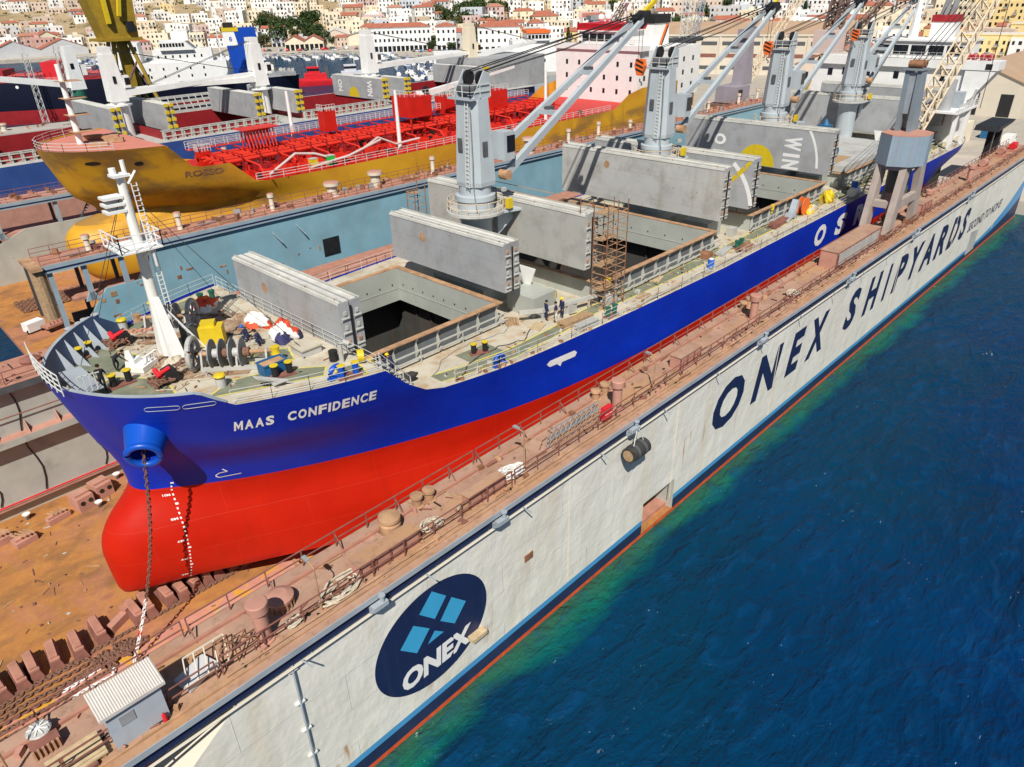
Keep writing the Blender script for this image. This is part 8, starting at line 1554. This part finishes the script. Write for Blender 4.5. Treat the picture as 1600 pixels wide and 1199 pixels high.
m = MB(); m.box(91.0, 91.65, -.87, -.82, 21.9, 22.9, 'cover_pale') if 0 else m.cbox((89.03, .47, 21.4), (.8, .06, .8), .896, 'glass_dark'); m.build('window', mc); m = MB(); m.cbox((89.03, .47, 20.2), (.7, .06, .45), .896, 'lattice_cream'); m.build('warning_plate', mc)
m = MB()
for y in (2.0, 3.2): m.prism([(87.2, y, 22.5), (89.6, y, 22.5), (88.2, y, 28.6), (86.6, y, 28.6)], (0, .45, 0), 'tower_grey')
m.prism([(87.25, 2.46, 24.3), (87.5, 2.46, 24.3), (86.95, 2.46, 28.4), (86.7, 2.46, 28.4)], (0, .73, 0), 'bulwark_grey'); m.box(86.4, 88.4, 1.9, 3.8, 28.61, 28.8, 'tower_grey')
for k in range(2): m.cyl((86.9 + k * 1.0, 2.1, 29.2), (86.9 + k * 1.0, 3.5, 29.2), .36, 14, 'rust_brown')
m.build('tower', t); m = MB(); lattice(m, (90.0, 2.6, 22.6), (113, 1.6, 40.5), 1.7, 1.2, 17, 'lattice_cream', .11); m.build('lattice_jib', t)
m = MB(); [m.tube([(87.5, y, 29.5), (113, y - .9, 41)], .045, 4, 'black_steel') for y in (1.9, 2.4, 2.9, 3.4)]; m.tube([(112.6, 1.6, 40), (112.6, 1.6, 22)], .04, 4, 'black_steel'); m.build('cable', t)
t = thing('portal_crane', 'ochre portal crane with splayed legs standing behind the white-craned ship at left', 'crane', (96, 246, 0))
m = MB()
for a, b in ((-7, -6), (8, -6), (8, 6), (-7, 6)): m.beam((96 + a, 246 + b, 0), (96 + a * .3, 246 + b * .35, 25), 1.0, 1.0, 'crane_ochre')
for a, b, c, d in ((-7, -6, 8, -6), (8, -6, 8, 6), (8, 6, -7, 6), (-7, 6, -7, -6)): m.beam((96 + a * .8, 246 + b * .8, 7), (96 + c * .45, 246 + d * .45, 19), .5, .5, 'lattice_brown')
m.beam((97, 246, 8), (97, 246, 25), 2.6, 2.6, 'crane_ochre'); m.box(89.5, 102, 240.5, 251.5, 25.01, 25.8, 'crane_ochre'); m.build('portal', t); m = MB(); m.prism([(91.2, 242, 25.81), (101.4, 242, 25.81), (102.5, 242, 40), (88, 242, 40)], (0, 8, 0), 'crane_ochre'); m.box(98, 100.4, 240.6, 241.9, 27.5, 30.5, 'glass_dark'); m.beam((93, 241, 30), (93, 241, 40), 1.2, 1.2, 'yellow_paint'); m.beam((96.5, 240.8, 32), (98.5, 241, 40), 1.0, 1.0, 'yellow_paint'); m.build('machinery_house', t)
m = MB(); lattice(m, (96, 244, 40), (118, 240, 66), 2.4, 1.4, 12, 'crane_ochre', .2); m.build('lattice_jib', t)
t = thing('tower_crane', 'purple-grey jib crane with a tall plated tower and a low cabin on the quay', 'crane', (186, 75, 2))
m = MB(); [m.beam((186 + a, 75 + b, 1), (186 + a * .7, 75 + b * .7, 8), .9, .9, 'lattice_brown') for a in (-5, 5) for b in (-4, 4)]; m.box(180, 192, 70.5, 79.5, 8.01, 9.2, 'lattice_brown'); m.build('portal', t)
m = MB(); m.box(181.5, 188.5, 72, 78, 9.5, 13.4, 'crane_purple'); m.prism([(186.4, 73, 13.41), (191, 73, 13.41), (189.4, 73, 24.5), (187.2, 73, 24.5)], (0, 3.4, 0), 'crane_purple'); m.box(186.4, 192.4, 73.2, 76.2, 24.51, 26.5, 'crane_purple'); m.cyl((192, 73.4, 26), (192, 76, 26), .9, 12, 'grey_dark'); o = m.build('crane_house', t); m = MB(); m.box(182.4, 184.6, 71.94, 72, 11, 12.7, 'glass_dark'); m.build('window', o)
m = MB(); lattice(m, (191, 74.6, 14), (217, 71, 40), 1.8, 1.2, 15, 'lattice_cream', .13); m.build('lattice_jib', t)
t = thing('lattice_mast', 'brown steel lattice mast tower rising behind the second ship crane', 'mast', (184, 90, 2)); m = MB(); lattice(m, (184, 90, 1), (184, 90, 24), 5.0, 3.4, 8, 'lattice_brown', .28); lattice(m, (184, 90, 24.5), (184, 90, 48), 2.2, 1.8, 12, 'rail_white', .12); m.box(179.5, 189, 87.5, 92.5, 23.5, 24.5, 'grey_dark'); m.build('frame', t); m = MB(); lattice(m, (187, 89, 24.5), (191, 88, 48), 1.4, 1.0, 12, 'bulwark_grey', .12); m.build('lattice_jib', t)
t = thing('portal_crane', 'yellow-legged portal crane with a rust-brown tower behind the fourth ship crane', 'crane', (210, 62, 2)); m = MB()
for a, b in ((-7, -5), (7, -5), (7, 5), (-7, 5)): m.beam((210 + a, 62 + b, 1), (210 + a * .15, 62 + b * .2, 19), .8, .8, 'crane_ochre')
m.beam((205, 57, 7), (214, 66, 13), .4, .4, 'lattice_brown'); m.cyl((210, 62, 10), (210, 62, 20), 1.3, 12, 'crane_ochre'); m.build('portal', t); m = MB(); m.box(206.5, 213, 59, 65, 20.01, 25.5, 'h_pink'); m.box(213.1, 216, 60, 64, 20.01, 24, 'lattice_brown'); lattice(m, (211, 62, 25.5), (214, 61, 44), 3.2, 2.2, 9, 'lattice_brown', .4); m.build('crane_house', t); m = MB(); lattice(m, (214, 60, 22), (238, 48, 46), 1.6, 1.0, 14, 'lattice_brown', .16); m.build('lattice_jib', t)
t = thing('portal_crane', 'lattice boom crane with a yellow jib tip beyond the tanker bridge', 'crane', (226, 150, 0)); m = MB(); [m.beam((226 + a, 150 + b, 0), (226 + a * .5, 150 + b * .5, 14), .8, .8, 'grey_mid') for a in (-4, 4) for b in (-4, 4)]; m.box(222, 230, 146, 154, 14.01, 18, 'bulwark_grey'); m.build('portal', t); m = MB(); lattice(m, (226, 150, 18), (236, 146, 34), 2.2, 1.8, 9, 'lattice_brown', .18); lattice(m, (236, 146, 34), (243, 143, 46), 1.8, 1.2, 7, 'yellow_paint', .28); m.build('lattice_jib', t)
# shipyard ground clutter behind the docks
q = MB(); rn = random.Random(12)
for i, (x, y, sx, sy, h, c, lab) in enumerate(((176, 55, 8, 5, 5, 'grey_mid', 'grey workshop container block at the far end of the docks'), (186, 42, 10, 6, 6.5, 'cover_pale', 'pale workshop shed at the far end of the docks beneath the purple-grey crane'), (178, 24, 6, 5, 4.5, 'red_oxide', 'rust-red container on the quay behind the blue ship stern'), (172, 8, 7, 4, 4, 'cover_grey', 'grey container beside the tan-roofed shed at right'), (196, 22, 9, 6, 5, 'h_cream', 'cream site office behind the ship bridge at right'))):
    t = thing('container', lab, 'container', (x, y, 2)); m = MB(); m.box(x, x + sx, y, y + sy, -3, 2 + h, c); m.build('body', t); m = MB(); m.box(x - .08, x - .003, y + 1, y + 3, 2.1, 4.6, 'grey_dark'); m.build('door', t)
t = thing('steel_pontoon', 'black wedge-shaped steel pontoon on two legs beyond the dock end', 'pontoon', (160, 8, 2)); m = MB(); m.prism([(158, 7.5, 12.2), (168, 7.5, 12.6), (170, 7.5, 13.0), (159, 7.5, 13.0)], (0, 4, 0), 'black_steel'); m.build('body', t); m = MB(); [m.box(x, x + .7, 8.5, 9.5, 1, 12.1, 'black_steel') for x in (160, 166)]; m.build('leg', t)
for i, (x, y) in enumerate(((144.5, 2.2), (139, 2.6), (128, 2.4))):
    t = thing('dock_winch', ('red', 'dusty red', 'small pink')[i] + ' mooring winch on the far stretch of the white dock deck', 'winch', (x, y, DK)); m = MB(); m.box(x - 1.2, x + 1.2, y - .8, y + .8, DK + .004, DK + .35, 'red_oxide'); m.build('bed', t); m = MB(); m.cyl((x - .9, y, DK + .9), (x + .6, y, DK + .9), .5, 14, ('signal_red', 'red_oxide', 'pink_oxide')[i]); m.build('drum', t); m = MB(); m.box(x + .65, x + 1.15, y - .4, y + .4, DK + .36, DK + 1.3, 'signal_red' if i == 0 else 'red_oxide_dark'); m.build('motor', t)
for i, (x, y, c, lab) in enumerate(((205, 14, 'white_paint', 'white van parked on the quay before the tan-roofed shed'), (212, 20, 'blue_skip', 'dark blue lorry parked on the quay near the tan-roofed shed'), (199, 5, 'signal_red', 'red forklift truck on the quay at the right edge'))):
    t = thing('van' if i == 0 else ('lorry' if i == 1 else 'forklift'), lab, 'van' if i == 0 else ('lorry' if i == 1 else 'forklift'), (x, y, 2)); m = MB(); m.box(x - 2.6, x + 1.4, y - 1, y + 1, 2.5, 4.7, c); m.prism([(x + 1.41, y - 1, 2.5), (x + 3, y - 1, 2.5), (x + 2.9, y - 1, 3.5), (x + 2.2, y - 1, 4.4), (x + 1.41, y - 1, 4.6)], (0, 2, 0), c); m.build('body', t); m = MB(); m.box(x + 1.6, x + 2.3, y - 1.03, y - 1.001, 3.5, 4.2, 'glass_dark'); m.build('window', t)
    for dx in (-1.6, 2.0):
        for dy in (-1.02, .82): m = MB(); m.cyl((x + dx, y + dy, 2.45), (x + dx, y + dy + .2, 2.45), .42, 12, 'rubber'); m.build('wheel', t)
yd = MB(); yd.box(153, 235, -8, 110, -3, 1.95, 'quay'); struct(yd, 'quay')
